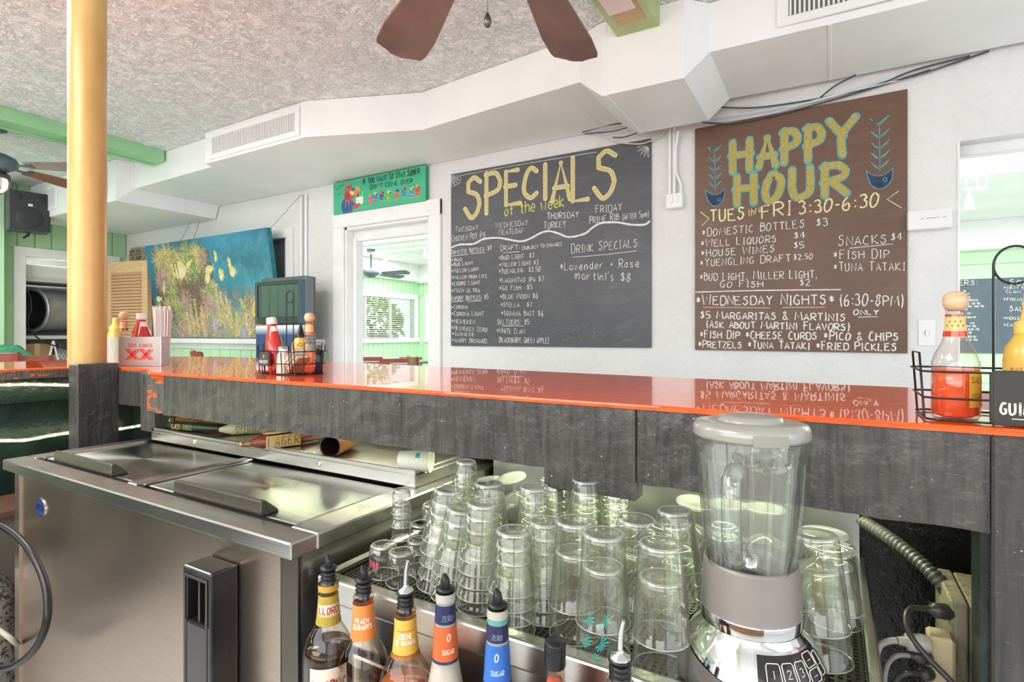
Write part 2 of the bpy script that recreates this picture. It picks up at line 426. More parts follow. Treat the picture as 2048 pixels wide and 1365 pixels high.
# doorway with casing, stops and transom panel
mb = MB(); t0 = YW - 0.025
mb.box(DX0 - 0.13, DX0, t0, YW, 0, DZ + 0.13); mb.box(DX1, DX1 + 0.12, t0, YW, 0, DZ + 0.13)
mb.box(DX0 - 0.13, DX1 + 0.12, t0 - 0.008, YW, DZ, DZ + 0.125)
d1 = struct('door_1', mb, M_trim, 0.004)
a = MB(); a.box(DX0, DX0 + 0.02, YW, T, 0, DZ); a.box(DX1 - 0.02, DX1, YW, T, 0, DZ); a.box(DX0, DX1, YW + 0.0, T, DZ - 0.02, DZ); a.build('jamb', M_trim, d1)
a = MB(); a.box(DX0 + 0.02, DX0 + 0.06, YW + 0.07, T + 0.02, 0, 2.06); a.box(DX1 - 0.055, DX1 - 0.02, YW + 0.07, T + 0.02, 0, 2.06); a.box(DX0 + 0.02, DX1 - 0.02, YW + 0.09, T + 0.02, 2.03, DZ - 0.02); a.build('door_stop', M_trim, d1, bevel=0.003)
# casing of the right opening
mb = MB(); mb.box(OX0 - 0.012, OX0, YW - 0.006, T + 0.01, 0, OZ); mb.box(OX0, OX1, YW + 0.09, T + 0.03, OZ - 0.05, OZ + 0.02); struct('door_2', mb, M_trim, 0.003)

# rooms beyond the wall
XF, YF, ZF = -7.0, 8.35, 2.52
mb = MB(); mb.box(XF - 0.2, 3.7, T, YF + 0.2, ZF, ZF + 0.1); struct('ceiling', mb, M_white)
for (bx) in (-5.9, -4.2, -2.0, 0.55, 1.9):
    mb = MB(); mb.box(bx, bx + 0.02, T, YF, ZF - 0.006, ZF); struct('trim_5', mb, M_trim)
mb = MB(); mb.box(XF, 3.7, 5.2, 5.38, ZF - 0.16, ZF); struct('trim_6', mb, M_white, 0.004)
mb = MB(); mb.box(XF, XF + 0.14, T, YF, 2.20, ZF); mb.box(XF, 3.7, YF - 0.14, YF, 2.18, ZF); struct('trim_7', mb, M_white, 0.004)
mb = MB(); s0, s1 = 1.12, 1.86; b0, b1 = 5.7, 8.22
mb.box(XF - 0.1, XF, T, b0, 0, ZF); mb.box(XF - 0.1, XF, b1, YF + 0.1, 0, ZF); mb.box(XF - 0.1, XF, b0, b1, 0, s0); mb.box(XF - 0.1, XF, b0, b1, s1, ZF)
wfl = struct('wall_far_left', mb, M_green2)
g0, g1 = -6.72, -5.2
mb = MB(); mb.box(XF - 0.1, g0, YF, YF + 0.1, 0, ZF); mb.box(g1, 3.7, YF, YF + 0.1, 0, ZF); mb.box(g0, g1, YF, YF + 0.1, 0, s0); mb.box(g0, g1, YF, YF + 0.1, s1, ZF)
wfb = struct('wall_far_back', mb, M_green2)
y = 5.2
while y < YF - 0.02:
    for z0, z1 in (((0, s0 - 0.08), (s1 + 0.08, 2.2)) if y > b0 - 0.05 else ((0, 2.2),)):
        MB().box(XF, XF + 0.012, y, min(y + 0.112, YF), z0, z1).build('plank', M_green2, wfl, bevel=0.002)
    y += 0.12
x = XF + 0.01
while x < -6.2:
    for z0, z1 in ((0, s0 - 0.08), (s1 + 0.08, 2.18)):
        MB().box(x, x + 0.112, YF - 0.012, YF, z0, z1).build('plank', M_green2, wfb, bevel=0.002)
    x += 0.12
for k in range(9):      # horizontal boards of the far wall behind the menu boards
    MB().box(0.9, 3.2, YF - 0.012, YF, 0.62 + k * 0.175, 0.62 + k * 0.175 + 0.167).build('board', M_green2, wfb, bevel=0.002)
def blinds_window(name, axis, p0, p1, inner):
    s = MB()
    def bx(m, a0, a1, d0, d1, z0, z1):
        if axis == 'Y': m.box(XF + d0, XF + d1, a0, a1, z0, z1)
        else: m.box(a0, a1, YF - d1, YF - d0, z0, z1)
    bx(s, p0 - 0.10, p0, 0, 0.025, s0 - 0.08, s1 + 0.10); bx(s, p1, p1 + 0.10, 0, 0.025, s0 - 0.08, s1 + 0.10)
    bx(s, p0, p1, 0, 0.025, s1, s1 + 0.10); bx(s, p0 - 0.12, p1 + 0.12, 0, 0.06, s0 - 0.08, s0)
    w = struct(name, s, M_trim, 0.003)
    a = MB(); n = int(round((p1 - p0) / 0.62))
    for i in range(n + 1): bx(a, p0 + (p1 - p0) * i / n - 0.02, p0 + (p1 - p0) * i / n + 0.02, -0.06, -0.02, s0, s1)
    a.build('window_frame', M_trim, w)
    a = MB(); bx(a, p0, p1, -0.075, -0.07, s0, s1); a.build('pane', M_pane, w)
    sh = None; nn = 19
    for k in range(nn):
        z = s0 + 0.02 + (s1 - s0 - 0.05) * k / (nn - 1)
        if sh is None:
            a = MB()
            if axis == 'Y': a.add([(XF - 0.012, p0, z + 0.004), (XF - 0.012, p1, z + 0.004), (XF + 0.012, p1, z - 0.004), (XF + 0.012, p0, z - 0.004), (XF - 0.012, p0, z + 0.006), (XF - 0.012, p1, z + 0.006), (XF + 0.012, p1, z - 0.002), (XF + 0.012, p0, z - 0.002)], [(0, 1, 2, 3), (7, 6, 5, 4), (0, 3, 7, 4), (1, 0, 4, 5), (2, 1, 5, 6), (3, 2, 6, 7)])
            else: a.box(p0, p1, YF - 0.012, YF + 0.012, z, z + 0.002)
            sh = a.build('blind_slat', M_white, w); zz = z
        else:
            c = sh.copy(); C.objects.link(c); c.parent = w; c.location = (0, 0, z - zz)
    return w
blinds_window('window_2', 'Y', b0, b1, 0)
blinds_window('window_3', 'X', g0, g1, 0)
# shrubs and parked white van outside the far windows
def leafball(name, c, r, n, m, label, grp=None):
    s = MB()
    for i in range(n):
        a, b = rnd.uniform(0, 6.28), rnd.uniform(-1, 1); q = math.sqrt(1 - b * b); rr = r * rnd.uniform(0.75, 1.0)
        p = Vector((c[0] + q * math.cos(a) * rr, c[1] + q * math.sin(a) * rr, c[2] + b * rr * 0.9))
        u = Vector((rnd.uniform(-1, 1), rnd.uniform(-1, 1), rnd.uniform(-1, 1))).normalized(); w = u.orthogonal().normalized(); L = rnd.uniform(0.06, 0.13)
        s.add([p - u * L, p + w * L * 0.4, p + u * L, p - w * L * 0.4], [(0, 1, 2, 3)])
    return s
def shrub(c, r, n, label):
    t_ = thing('garden_shrub', label, 'shrub', (c[0], c[1], 0), 0, 'shrubs outside the far windows')
    leafball('x', c, r, n, None, None).build('foliage', M_leaf, t_)
    MB().tube([(c[0], c[1], -0.05), (c[0], c[1], c[2])], 0.05, 6).build('trunk', M_fanw, t_)
M_leaf = plain('leaf_green', '#a9c05a', 0.5, var=0.4, vscale=3)
shrub((-9.6, 6.6, 1.5), 0.75, 650, 'sunlit shrub outside the wide blinds window, left one')
shrub((-10.2, 8.1, 1.6), 0.8, 650, 'sunlit shrub outside the wide blinds window, middle one')
shrub((-9.8, 9.9, 1.45), 0.8, 650, 'sunlit shrub outside near the corner of the far room')
shrub((-8.0, 10.6, 1.5), 0.7, 500, 'sunlit shrub outside the narrow blinds window by the corner')
mb = MB(); mb.box(-16, -7.1, 3.0, 14, -0.12, -0.05); mb.box(-7.1, 3.6, 8.5, 14, -0.12, -0.05); struct('ground_outside', mb, plain('paving', '#c9c6bf', 0.8))

# ================================================================ AIR DUCT
duct = thing('air_duct', 'long white boxed air duct running under the ceiling above the chalkboards', 'air duct', (-2.0, 3.0, 2.6))
# x, front y, bottom z, back y
secs = [(-7.53, 2.50, 2.42, 3.44), (-5.66, 2.50, 2.42, 3.44), (-5.60, 2.63, 2.55, 3.44), (-4.33, 2.60, 2.55, 3.44), (-4.30, 2.53, 2.55, 3.44),
        (-3.12, 2.53, 2.55, 3.44), (-2.345, 2.83, 2.55, 3.44), (-1.17, 2.72, 2.55, 3.44), (-1.02, 2.66, 2.42, 3.27), (-0.61, 2.668, 2.42, 3.27),
        (-0.51, 2.765, 2.56, 3.37), (0.10, 2.785, 2.56, 3.40), (3.6, 2.80, 2.56, 3.43)]
s = MB()
for (a_, b_) in zip(secs[:-1], secs[1:]):
    P = lambda q: [Vector((q[0], q[1], ZC - 0.002)), Vector((q[0], q[1], q[2])), Vector((q[0], q[3], q[2])), Vector((q[0], q[3], ZC - 0.002))]
    p, r = P(a_), P(b_)
    for i in range(3): s.add([p[i], p[i + 1], r[i + 1], r[i]], [(0, 1, 2, 3)])
p = P(secs[0]); s.add(p, [(0, 1, 2, 3)]); p = P(secs[-1]); s.add(p, [(3, 2, 1, 0)])
s.build('duct_body', M_duct, duct, bevel=0.006)
def seam(x, yf, zb, yb):
    a = MB(); a.box(x - 0.008, x + 0.008, yf - 0.004, yb, zb - 0.004, zb + 0.001); a.box(x - 0.008, x + 0.008, yf - 0.004, yf + 0.001, zb, ZC - 0.003)
    a.build('seam', M_duct, duct, bevel=0.002)
for q in ((-5.58, 2.63, 2.55, 3.44), (-4.34, 2.60, 2.55, 3.44), (-3.72, 2.53, 2.55, 3.44), (-2.33, 2.83, 2.55, 3.44), (-1.30, 2.735, 2.55, 3.44), (-0.01, 2.785, 2.56, 3.39), (-1.0, 2.662, 2.42, 3.27)): seam(*q)
def vent(x0, x1, z0, z1, yf, ns, mcol=M_duct, slope=0.0, mf=0.05):
    a = MB(); y0 = yf - 0.014
    a.box(x0 - mf, x1 + mf, y0, yf, z1, z1 + mf * 0.8); a.box(x0 - mf, x1 + mf, y0, yf, z0 - mf * 0.8, z0)
    a.box(x0 - mf, x0, y0, yf, z0, z1); a.box(x1, x1 + mf, y0, yf, z0, z1)
    f = a.build('vent_frame', M_duct, duct, bevel=0.004)
    a = MB(); a.box(x0, x1, yf - 0.003, yf - 0.001, z0, z1); a.build('vent_throat', plain('vent_grey_dark', '#7d7b77', 0.8), f)
    w = (x1 - x0) / ns; first = None
    for k in range(ns):
        if first is None:
            a = MB(); a.box(x0 + w * 0.2, x0 + w * 0.62, y0, yf - 0.002, z0, z1); first = a.build('louver_slat', mcol, f)
        else:
            c = first.copy(); C.objects.link(c); c.parent = f; c.location = Vector(first.location) + Vector((w * k, 0, 0))
vent(-4.20, -3.22, 2.61, 2.735, 2.53, 52)
vent(-6.35, -5.86, 2.52, 2.70, 2.50, 24)
vent(-7.15, -6.9, 2.52, 2.70, 2.50, 12)
vent(-0.17, 0.24, 2.635, 2.74, 2.775, 22)
# ---------------------------------------------------------------- gold pole, bar, posts
pc = at(175, 728, d=2.05)
pole = thing('support_pole', 'gold painted round steel pole rising from the bar corner to the ceiling', 'pole', (pc.x, pc.y, 0))
a = MB(); a.lathe([(0.0595, BT), (0.0595, ZC - 0.001)], (pc.x, pc.y, 0), 40); a.build('pole_shaft', M_gold, pole)
XS = -2.52
bar = thing('bar_counter', 'long bar with glossy red lacquered top on black painted timbers', 'bar counter', (-1.0, 1.2, 0))
a = MB()
top = [(XS, -2.1), (XS, 0.99), (-2.30, 1.035), (-2.10, 1.03), (-1.93, 0.955), (0.9, 0.955), (0.9, 1.56), (-0.4, 1.60), (-1.4, 1.68), (-2.3, 1.79), (-2.9, 1.80), (-3.1, 1.72), (-3.18, 1.5), (-3.18, -2.1)]
a.prism([(x, y, BT - 0.022) for x, y in top], (0, 0, 0.022))
a.build('bar_top', M_lac, bar, bevel=0.004, seg=2)
a = MB()
edge = [(-2.10, 1.024), (-1.93, 0.947), (0.9, 0.947)]
a.prism([(x, y, BT - 0.008) for x, y in edge] + [(0.9, 0.9549, BT - 0.008), (-1.93, 0.9549, BT - 0.008), (-2.10, 1.0299, BT - 0.008)], (0, 0, 0.005))
a.build('worn_edge', M_orange, bar, label='worn orange front edge of the bar top')
def board(x0, x1, z0, z1, y=0.95, th=0.04, m=None, nm='fascia_board'):
    a = MB(); n = max(2, int((x1 - x0) / 0.03)); vs = []; fs = []
    rows = 5
    for j in range(rows + 1):
        for i in range(n + 1):
            x = x0 + (x1 - x0) * i / n; z = z0 + (z1 - z0) * j / rows
            wob = 0.0 if j == rows else rnd.uniform(-0.0015, 0.0015)
            vs.append((x, y + (rnd.uniform(-0.0012, 0.0012) if 0 < i < n else 0), z + (wob if 0 < j or True else 0)))
    for j in range(rows):
        for i in range(n): b = j * (n + 1) + i; fs.append((b, b + 1, b + n + 2, b + n + 1))
    a.add(vs, fs, False)
    N = n + 1
    bk = [(v[0], y + th, v[2]) for v in vs]
    a.add(bk, [(f[3], f[2], f[1], f[0]) for f in fs])
    L = len(vs)
    for i in range(n):
        a.add([vs[i], vs[i + 1], bk[i + 1], bk[i]], [(3, 2, 1, 0)]); q = rows * N
        a.add([vs[q + i], vs[q + i + 1], bk[q + i + 1], bk[q + i]], [(0, 1, 2, 3)])
    for j in range(rows):
        a.add([vs[j * N], vs[(j + 1) * N], bk[(j + 1) * N], bk[j * N]], [(0, 1, 2, 3)]); e = n
        a.add([vs[j * N + e], vs[(j + 1) * N + e], bk[(j + 1) * N + e], bk[j * N + e]], [(3, 2, 1, 0)])
    return a.build(nm, m or M_bwood, bar)
zf = H - 0.262
board(-1.845, -0.482, zf + 0.002, BT - 0.0085)
board(-0.480, -0.3005, H - 0.295, BT - 0.0085, y=0.945, th=0.045)     # the deeper short board
board(-0.299, 0.1812, zf - 0.004, BT - 0.0085)
board(-0.474, -0.46, 0.80, 0.95, y=0.985)
# right post to the floor
a = MB(); a.box(0.182, 0.34, 0.943, 1.01, 0.0, BT - 0.0085); a.build('corner_post', M_post, bar, bevel=0.003)
a = MB(); a.box(0.172, 0.182, 0.955, 1.01, 0.0, zf); a.build('post_batten', M_dgreen, bar)
# short return boards at the pole corner
def plank_between(p, q, z0, z1, th, nm, m, bev=0.003):
    p = Vector(p); q = Vector(q); d = (q - p).normalized(); nn = Vector((-d.y, d.x)) * th
    a = MB(); a.prism([(p.x, p.y, z0), (q.x, q.y, z0), (q.x + nn.x, q.y + nn.y, z0), (p.x + nn.x, p.y + nn.y, z0)], (0, 0, z1 - z0))
    return a.build(nm, m, bar, bevel=bev)
plank_between((-1.962, 0.957), (-1.848, 0.957), zf + 0.002, BT - 0.009, 0.04, 'corner_block', M_bwood2)
plank_between((-2.061, 0.985), (-1.973, 0.985), 0.865, BT - 0.009, 0.05, 'corner_stud', M_bwood)
plank_between((-2.29, 1.02), (-2.07, 1.02), 0.937, BT - 0.009, 0.03, 'return_board', M_post)
# wide post under the pole
a = MB(); a.box(-2.37, -2.30, 0.896, 1.027, 0.0, H - 0.1085); a.build('wide_post', M_post, bar, bevel=0.003)
# side run of the bar (left edge of the picture): rim, panel below
a = MB(); a.box(XS - 0.04, XS + 0.002, -2.1, 0.985, BT - 0.040, BT - 0.006); a.build('side_rim', M_bwood2, bar, bevel=0.003)
a = MB(); a.box(-2.80, -2.76, -2.1, 1.30, 0.0, BT - 0.023); a.box(-2.76, -2.735, -2.1, 1.29, 0.93, 0.965); struct('wall_bar_side', a, M_dgreen)
a = MB(); a.box(-2.80, 0.60, 1.31, 1.35, 0.0, BT - 0.023); struct('wall_bar_front', a, M_bpanel)
a = MB(); a.box(-2.76, -2.10, 1.290, 1.31, 0.0, BT - 0.025); struct('wall_bar_corner', a, M_dgreen)
a = MB(); a.box(0.345, 0.40, 1.012, 1.31, 0.0, BT - 0.023); struct('wall_bar_end', a, M_bpanel)
a = MB(); a.box(0.235, 0.262, 1.285, 1.31, 0.4, BT - 0.023); struct('trim_9', a, M_dgreen)

# rope lights
E_rope = emit('rope_light_glow', '#f4ffd2', 3.0); E_bead = emit('rope_light_bulb', '#fffff0', 22.0)
M_rope = glass('rope_light_jacket', (0.95, 0.98, 0.88), 1.0, 0.1, 0.7, 0.35)
def rope(name, label, pts, sp=0.048, em=None):
    r = thing(name, label, 'rope light', pts[len(pts) // 2], 0, 'rope lights under the bar')
    # smooth path
    P = [Vector(p) for p in pts]; path = []
    for i in range(len(P) - 1):
        p0, p1, p2, p3 = P[max(i - 1, 0)], P[i], P[i + 1], P[min(i + 2, len(P) - 1)]
        for k in range(8):
            u = k / 8; path.append(0.5 * ((2 * p1) + (p2 - p0) * u + (2 * p0 - 5 * p1 + 4 * p2 - p3) * u * u + (3 * p1 - p0 - 3 * p2 + p3) * u ** 3))
    path.append(P[-1])
    MB().tube(path, 0.0075, 8).build('jacket', M_rope, r)
    MB().tube(path, 0.0028, 6).build('filament', E_rope, r)
    acc = 0; first = None
    for p, q in zip(path[:-1], path[1:]):
        L = (q - p).length; acc += L
        while acc > sp:
            acc -= sp; c = p + (q - p) * max(0, 1 - acc / max(L, 1e-6))
            if first is None:
                a = MB(); a.lathe([(0, -0.0042), (0.003, -0.003), (0.0042, 0), (0.003, 0.003), (0, 0.0042)], c, 8); first = a.build('bulb', em or E_bead, r); fc = c
            else:
                o = first.copy(); C.objects.link(o); o.parent = r; o.location = c - fc
    return r
yr = lambda v: None
rope('rope_light', 'upper clear rope light on the dark green panel left of the pole', [at(u, v, X=-2.725) for u, v in ((-160, 770), (-60, 771), (20, 770), (60, 769), (141, 771), (160, 772))])
pts = [at(u, v, X=-2.735) for u, v in ((-160, 888), (-60, 885), (0, 882), (50, 881), (100, 872), (141, 866), (190, 862), (235, 859))]
pts += [at(u, v, Y=1.26) for u, v in ((262, 855), (290, 850), (330, 842), (350, 837))]
rope('rope_light', 'lower clear rope light curving round the corner under the bar', pts)
area('led_strip_light', (-2.70, 0.2, 0.985), (-2.76, 0.2, 0.93), 2.0, 0.02, 0.8, (0.93, 1.0, 0.72))
area('led_strip_light', (-2.66, 0.2, 0.80), (-2.76, 0.2, 0.74), 2.0, 0.02, 0.8, (0.93, 1.0, 0.72))
area('led_strip_light', (-2.64, 0.2, 0.82), (-1.2, 0.95, 1.02), 1.6, 0.03, 2.6, (0.90, 1.0, 0.62))
# led strip hidden behind the fascia, washing the cooler and the glasses
def strip(name, x0, x1, y, z, p):
    o = area('led_strip_light', ((x0 + x1) / 2, y, z), ((x0 + x1) / 2, y - 0.03, 0), x1 - x0, 0.02, p, (0.93, 1.0, 0.66)); return o
strip('led', -1.8, -0.85, 1.24, 1.035, 0.8)
strip('led', -0.78, 0.02, 1.20, 1.035, 7.0)
rope('rope_light', 'clear rope light fixed under the bar top behind the black fascia', [(x_, 1.285 + 0.006 * math.sin(x_ * 9), 1.03 + 0.006 * math.sin(x_ * 7)) for x_ in (-1.9, -1.7, -1.5, -1.3, -1.1, -0.9)], 0.05, emit('rope_light_bulb_bright', '#fbffe6', 320.0))
a = MB(); a.box(-1.85, 0.0, 1.18, 1.26, 1.04, 1.05); a.build('led_channel', M_rope, bar)
# ================================================================ HAND LETTERING
# strokes as two-digit points (x 0-6, y 0-9); ' ' separates points, '|' strokes; lower y may be a-c = -1..-3
GL = {
'A': '00 39 60|13 53', 'B': '00 09|09 48 57 46 05|05 55 63 51 00', 'C': '58 39 17 03 11 30 51', 'D': '00 09|09 49 66 63 40 00', 'E': '59 09 00 60|05 45',
'F': '59 09 00|05 45', 'G': '58 39 17 03 11 30 51 54 34', 'H': '09 00|69 60|05 65', 'I': '39 30|19 59|10 50', 'i': '30 39', 'J': '59 52 30 11', 'K': '09 00|59 04 60',
'L': '09 00 50', 'M': '00 19 33 59 60', 'N': '00 09 60 69', 'O': '39 17 03 10 30 52 66 58 39', 'P': '00 09|09 49 67 55 04', 'Q': '39 17 03 10 30 52 66 58 39|32 60',
'R': '00 09|09 49 67 55 04|24 60', 'S': '58 39 18 16 45 53 41 20 02', 'T': '09 69|39 30', 'U': '09 03 10 30 52 59', 'V': '09 30 69', 'W': '09 10 37 50 69', 'X': '09 60|69 00',
'Y': '09 35|69 35 30', 'y': '09 35|69 20 0b', 'Z': '09 69 00 60', '0': '39 17 03 10 30 52 66 58 39', '1': '39 30', '2': '07 29 58 56 00 60', '3': '08 39 57 35|35 54 51 20 01',
'4': '49 03 63|49 40', '5': '59 09 05 45 63 41 00', '6': '49 16 02 10 40 53 45 13', '7': '09 69 20', '8': '39 17 35 53 31 20 02 14 46 58 39', '9': '60 69 39 16 34 66',
'*': '16 53|56 13|37 32', '$': '57 38 16 45 52 21 02|39 30', ':': '36 35|32 31', '-': '14 54', '.': '20 21', ',': '31 2a', "'": '39 27', '(': '49 26 23 4a', ')': '29 46 43 2a',
'&': '60 18 39 47 02 20 52', '+': '36 32|14 54', '/': '00 69', '!': '39 33|31 30',
'a': '55 26 03 11 30 53 56 51 60', 'c': '55 36 14 02 30 51', 'd': '55 26 03 11 30 53|59 52 60', 'e': '03 53 46 26 03 11 30 51', 'f': '58 39 27 20|05 45', 'h': '09 00|04 36 54 50', 'k': '09 00|46 03 50',
'l': '39 31 40', 'm': '00 05|04 16 25 20|24 46 55 50', 'n': '05 00|03 26 45 50', 'o': '36 14 02 20 41 54 36', 'p': '06 0c|05 36 54 42 11', 'r': '05 00|03 26 46', 's': '46 16 14 42 30 01', 't': '39 31 50|16 56', 'u': '06 02 20 41|46 40',
'v': '06 20 46', 'w': '06 10 24 40 56', 'x': '06 50|56 00', 'w2': '', 'g': '55 26 03 31 55|55 5a 3c 0b',
}
def glyph(ch):
    if ch in GL: s = GL[ch]
    elif ch.upper() in GL: s = GL[ch.upper()]
    else: return []
    out = []
    for st in s.split('|'):
        if not st: continue
        pts = []
        for p in st.split():
            y = p[1]; y = -(ord(y) - 96) if y.isalpha() else int(y)
            pts.append((int(p[0]) / 6, y / 9))
        out.append(pts)
    return out
def smooth(pts, k=4):
    """Catmull-Rom through the points, broken at sharp corners"""
    n = len(pts)
    if n < 3: return [pts]
    V = [Vector(p) for p in pts]; out = [V[0]]; sharp = [True] + [False] * (n - 2) + [True]
    for i in range(1, n - 1):
        a = (V[i] - V[i - 1]); b = (V[i + 1] - V[i])
        if a.length and b.length and a.angle(b) > 1.22: sharp[i] = True
    for i in range(n - 1):
        p1, p2 = V[i], V[i + 1]
        p0 = V[i - 1] if not sharp[i] else p1 - (p2 - p1) * 0.3
        p3 = V[i + 2] if not sharp[i + 1] else p2 + (p2 - p1) * 0.3
        if sharp[i] and sharp[i + 1]: out.append(p2); continue
        for j in range(1, k + 1):
            u = j / k; out.append(0.5 * ((2 * p1) + (p2 - p0) * u + (2 * p0 - 5 * p1 + 4 * p2 - p3) * u * u + (3 * p1 - p0 - 3 * p2 + p3) * u ** 3))
    return [out]
NY = Vector((0, -1, 0))
class Chalk:
    """lettering drawn on a vertical board facing the room; positions come from two points of the baseline"""
    def __init__(s, Y, zoom=(0, 0, 1.0)):
        s.Y = Y; s.z = zoom; s.mb = MB(); s.r = random.Random(3)
    def pt(s, x, y): return at(s.z[0] + x / s.z[2], s.z[1] + y / s.z[2], Y=s.Y)
    def line(s, text, x0, y0, x1, y1, h, w=2.4, jit=0.05, mb=None, lift=0.0006, gap=0.30, small=0.84, fit=0.66):
        A = s.pt(x0, y0); B = s.pt(x1, y1); A2 = s.pt(x0, y0 - h)
        hh = A2.z - A.z; dep = A.y / (FW + RT * ((s.z[0] + x0 / s.z[2] - 1024) / FPX)).y
        ww = w / s.z[2] * dep / FPX
        adv = []; 
        for i, ch in enumerate(text):
            wd = {' ': 0.55, 'i': 0.12, 'l': 0.4, '1': 0.3, ':': 0.3, '.': 0.25, ',': 0.3, "'": 0.2, 'I': 0.34, 'M': 1.1, 'W': 1.15, 'm': 0.95, 'w': 0.9, '(': 0.35, ')': 0.35, '-': 0.55}.get(ch, 0.74)
            adv.append(wd)
        tot = sum(adv) + gap * (len(text) - 1); k = (B - A).length / tot; d = (B - A).normalized()
        m = mb or s.mb; x = 0
        for i, ch in enumerate(text):
            if ch != ' ':
                first = i == 0 or text[i - 1] in ' *('
                sc_ = 1.0 if first or not ch.isalpha() else small
                jx, jy, js = s.r.uniform(-1, 1) * jit, s.r.uniform(-1, 1) * jit, 1 + s.r.uniform(-1, 1) * jit
                sl = s.r.uniform(-0.06, 0.06)
                for st in glyph(ch):
                    for poly in smooth(st):
                        P = []
                        for q in poly:
                            px = q[0] * adv[i] + jx * 0.5 + q[1] * sl; pz = (q[1] * js * sc_ + jy * 0.6) * hh
                            P.append(A + d * (x + px) * k + Vector((0, 0, pz)))
                        m.ribbon(P, [ww * s.r.uniform(0.75, 1.2) for _ in P], NY, lift + s.r.uniform(0, 0.0003))
            x += adv[i] + gap
    def letter(s, ch, x0, x1, y0, y1, w, mb, lift, grow=0.0):
        """big letter filling a box given by its left/right and top/bottom"""
        A = s.pt(x0, y1); B = s.pt(x1, y1); T_ = s.pt((x0 + x1) / 2, y0); Bm = s.pt((x0 + x1) / 2, y1)
        hh = T_.z - Bm.z; dd = Vector((B.x - A.x, 0, 0)); dep = Bm.y / (FW + RT * ((s.z[0] + x0 / s.z[2] - 1024) / FPX)).y
        ww = w / s.z[2] * dep / FPX; O = Vector((A.x, s.Y, Bm.z)); ins = ww / 2 
        sx = max(dd.length - ww, 0.001); sz = max(hh - ww, 0.001); i_ = 0
        for st in glyph(ch):
            for poly in smooth(st, 7):
                i_ += 1
                P = [O + Vector((ins + q[0] * sx, 0, ins + q[1] * sz)) for q in poly]
                # extend ends a touch
                e = grow + ww * 0.12
                P[0] = P[0] + (P[0] - P[1]).normalized() * e; P[-1] = P[-1] + (P[-1] - P[-2]).normalized() * e
                mb.ribbon(P, ww + 2 * grow, NY, lift + i_ * 0.00003); i_ += 1
                ends = [c2 for k2, c2 in enumerate(P) if k2 in (0, len(P) - 1) or (P[k2] - P[k2 - 1]).angle(P[k2 + 1] - P[k2], 0) > 0.4]
                for c_ in ends:      # round joints
                    i_ += 1
                    n_ = 8; vs = [c_ + Vector((math.cos(a * 2 * math.pi / n_), 0, math.sin(a * 2 * math.pi / n_))) * (ww / 2 + grow) + NY * (lift + 0.00003 * i_) for a in range(n_)]
                    mb.add(vs, [tuple(range(n_))[::-1]])
    def stroke(s, pts, w, mb=None, lift=0.0007, sm=True):
        P = [Vector(p) for p in pts]; P = smooth(P, 8)[0] if sm else P
        dep = s.Y / (FW + RT * ((s.z[0] + P[0][0] / s.z[2] - 1024) / FPX)).y; ww = w / s.z[2] * dep / FPX
        (mb or s.mb).ribbon([s.pt(p[0], p[1]) for p in P], [ww * s.r.uniform(0.8, 1.15) for _ in P], NY, lift)
    def fill(s, pts, mb, lift=0.0005):
        mb.add([s.pt(*p) + NY * lift for p in pts], [tuple(range(len(pts)))])
def chalkmat(name, hexc, thr=0.36):
    """chalk: pigment broken up by the tooth of the board"""
    t = NT(name); c = srgb(hexc); co = t.coord()
    f = t.ramp(t.noise(co, 420, 2, 0.6), [(thr, (0.35,) * 3), (thr + 0.12, (1, 1, 1))])
    t.set(c, 0.9); t.l(f, t.b.inputs['Alpha']); return t.m
M_chalk = chalkmat('white_chalk', '#f1f0ea'); M_chalkp = chalkmat('pink_chalk', '#e6c3bb'); M_faint = chalkmat('faint_chalk', '#8b8c8a', 0.5)
M_cream = plain('cream_chalk', '#d0c284', 0.9, var=0.14, vscale=60); M_cream2 = plain('pale_cream_chalk', '#e6dba8', 0.9, var=0.12, vscale=60); M_olive = plain('olive_gold_chalk', '#b3a257', 0.9, var=0.14, vscale=60); M_cyan = plain('cyan_chalk', '#5fa9ad', 0.9, var=0.25, vscale=50)
M_yg = chalkmat('yellow_green_chalk', '#c9cf6a', 0.3); M_blue = plain('navy_chalk', '#33445e', 0.9, var=0.3, vscale=30)
def slate(name, base, hi, warm):
    t = NT(name); co = t.coord()
    a = t.ramp(t.noise(t.coord((1, 1, 1)), 1.7, 4, 0.6, 1.0), [(0.25, srgb(base)), (0.75, srgb(hi))])
    w = t.ramp(t.noise(t.coord((1, 1, 3)), 2.6, 4, 0.65, 2.0), [(0.52, (0, 0, 0)), (0.8, (0.45, 0.45, 0.45))])
    t.set(t.mix(w, a, srgb(warm)), 0.42); t.bump(t.noise(co, 120, 2), 0.08, 0.002); return t.m
M_slate = slate('charcoal_chalkboard', '#46484d', '#57585c', '#7d7a77'); M_slateb = slate('brown_chalkboard', '#604332', '#71533f', '#7f6c5f')
M_slate2 = slate('blue_grey_chalkboard', '#4d5c66', '#5a6a74', '#6d7b83')
def panel(quadpts, name, m, parent, th=0.012):
    """board as wide as the four points, standing th off its wall"""
    a = MB(); a.prism([Vector((p.x, p.y, p.z)) for p in quadpts], (0, th, 0)); return a.build(name, m, parent)
YB = YW - 0.015
def board_thing(name, label, us, vt, vb, m):
    tl, tr = at(us[0], vt[0], Y=YB), at(us[1], vt[1], Y=YB); bl, br = at(us[0], vb[0], Y=YB), at(us[1], vb[1], Y=YB)
    t_ = thing(name, label, 'chalkboard', ((tl.x + tr.x) / 2, YW, bl.z))
    panel([bl, br, tr, tl], 'panel', m, t_)
    return t_, tl, tr, bl, br
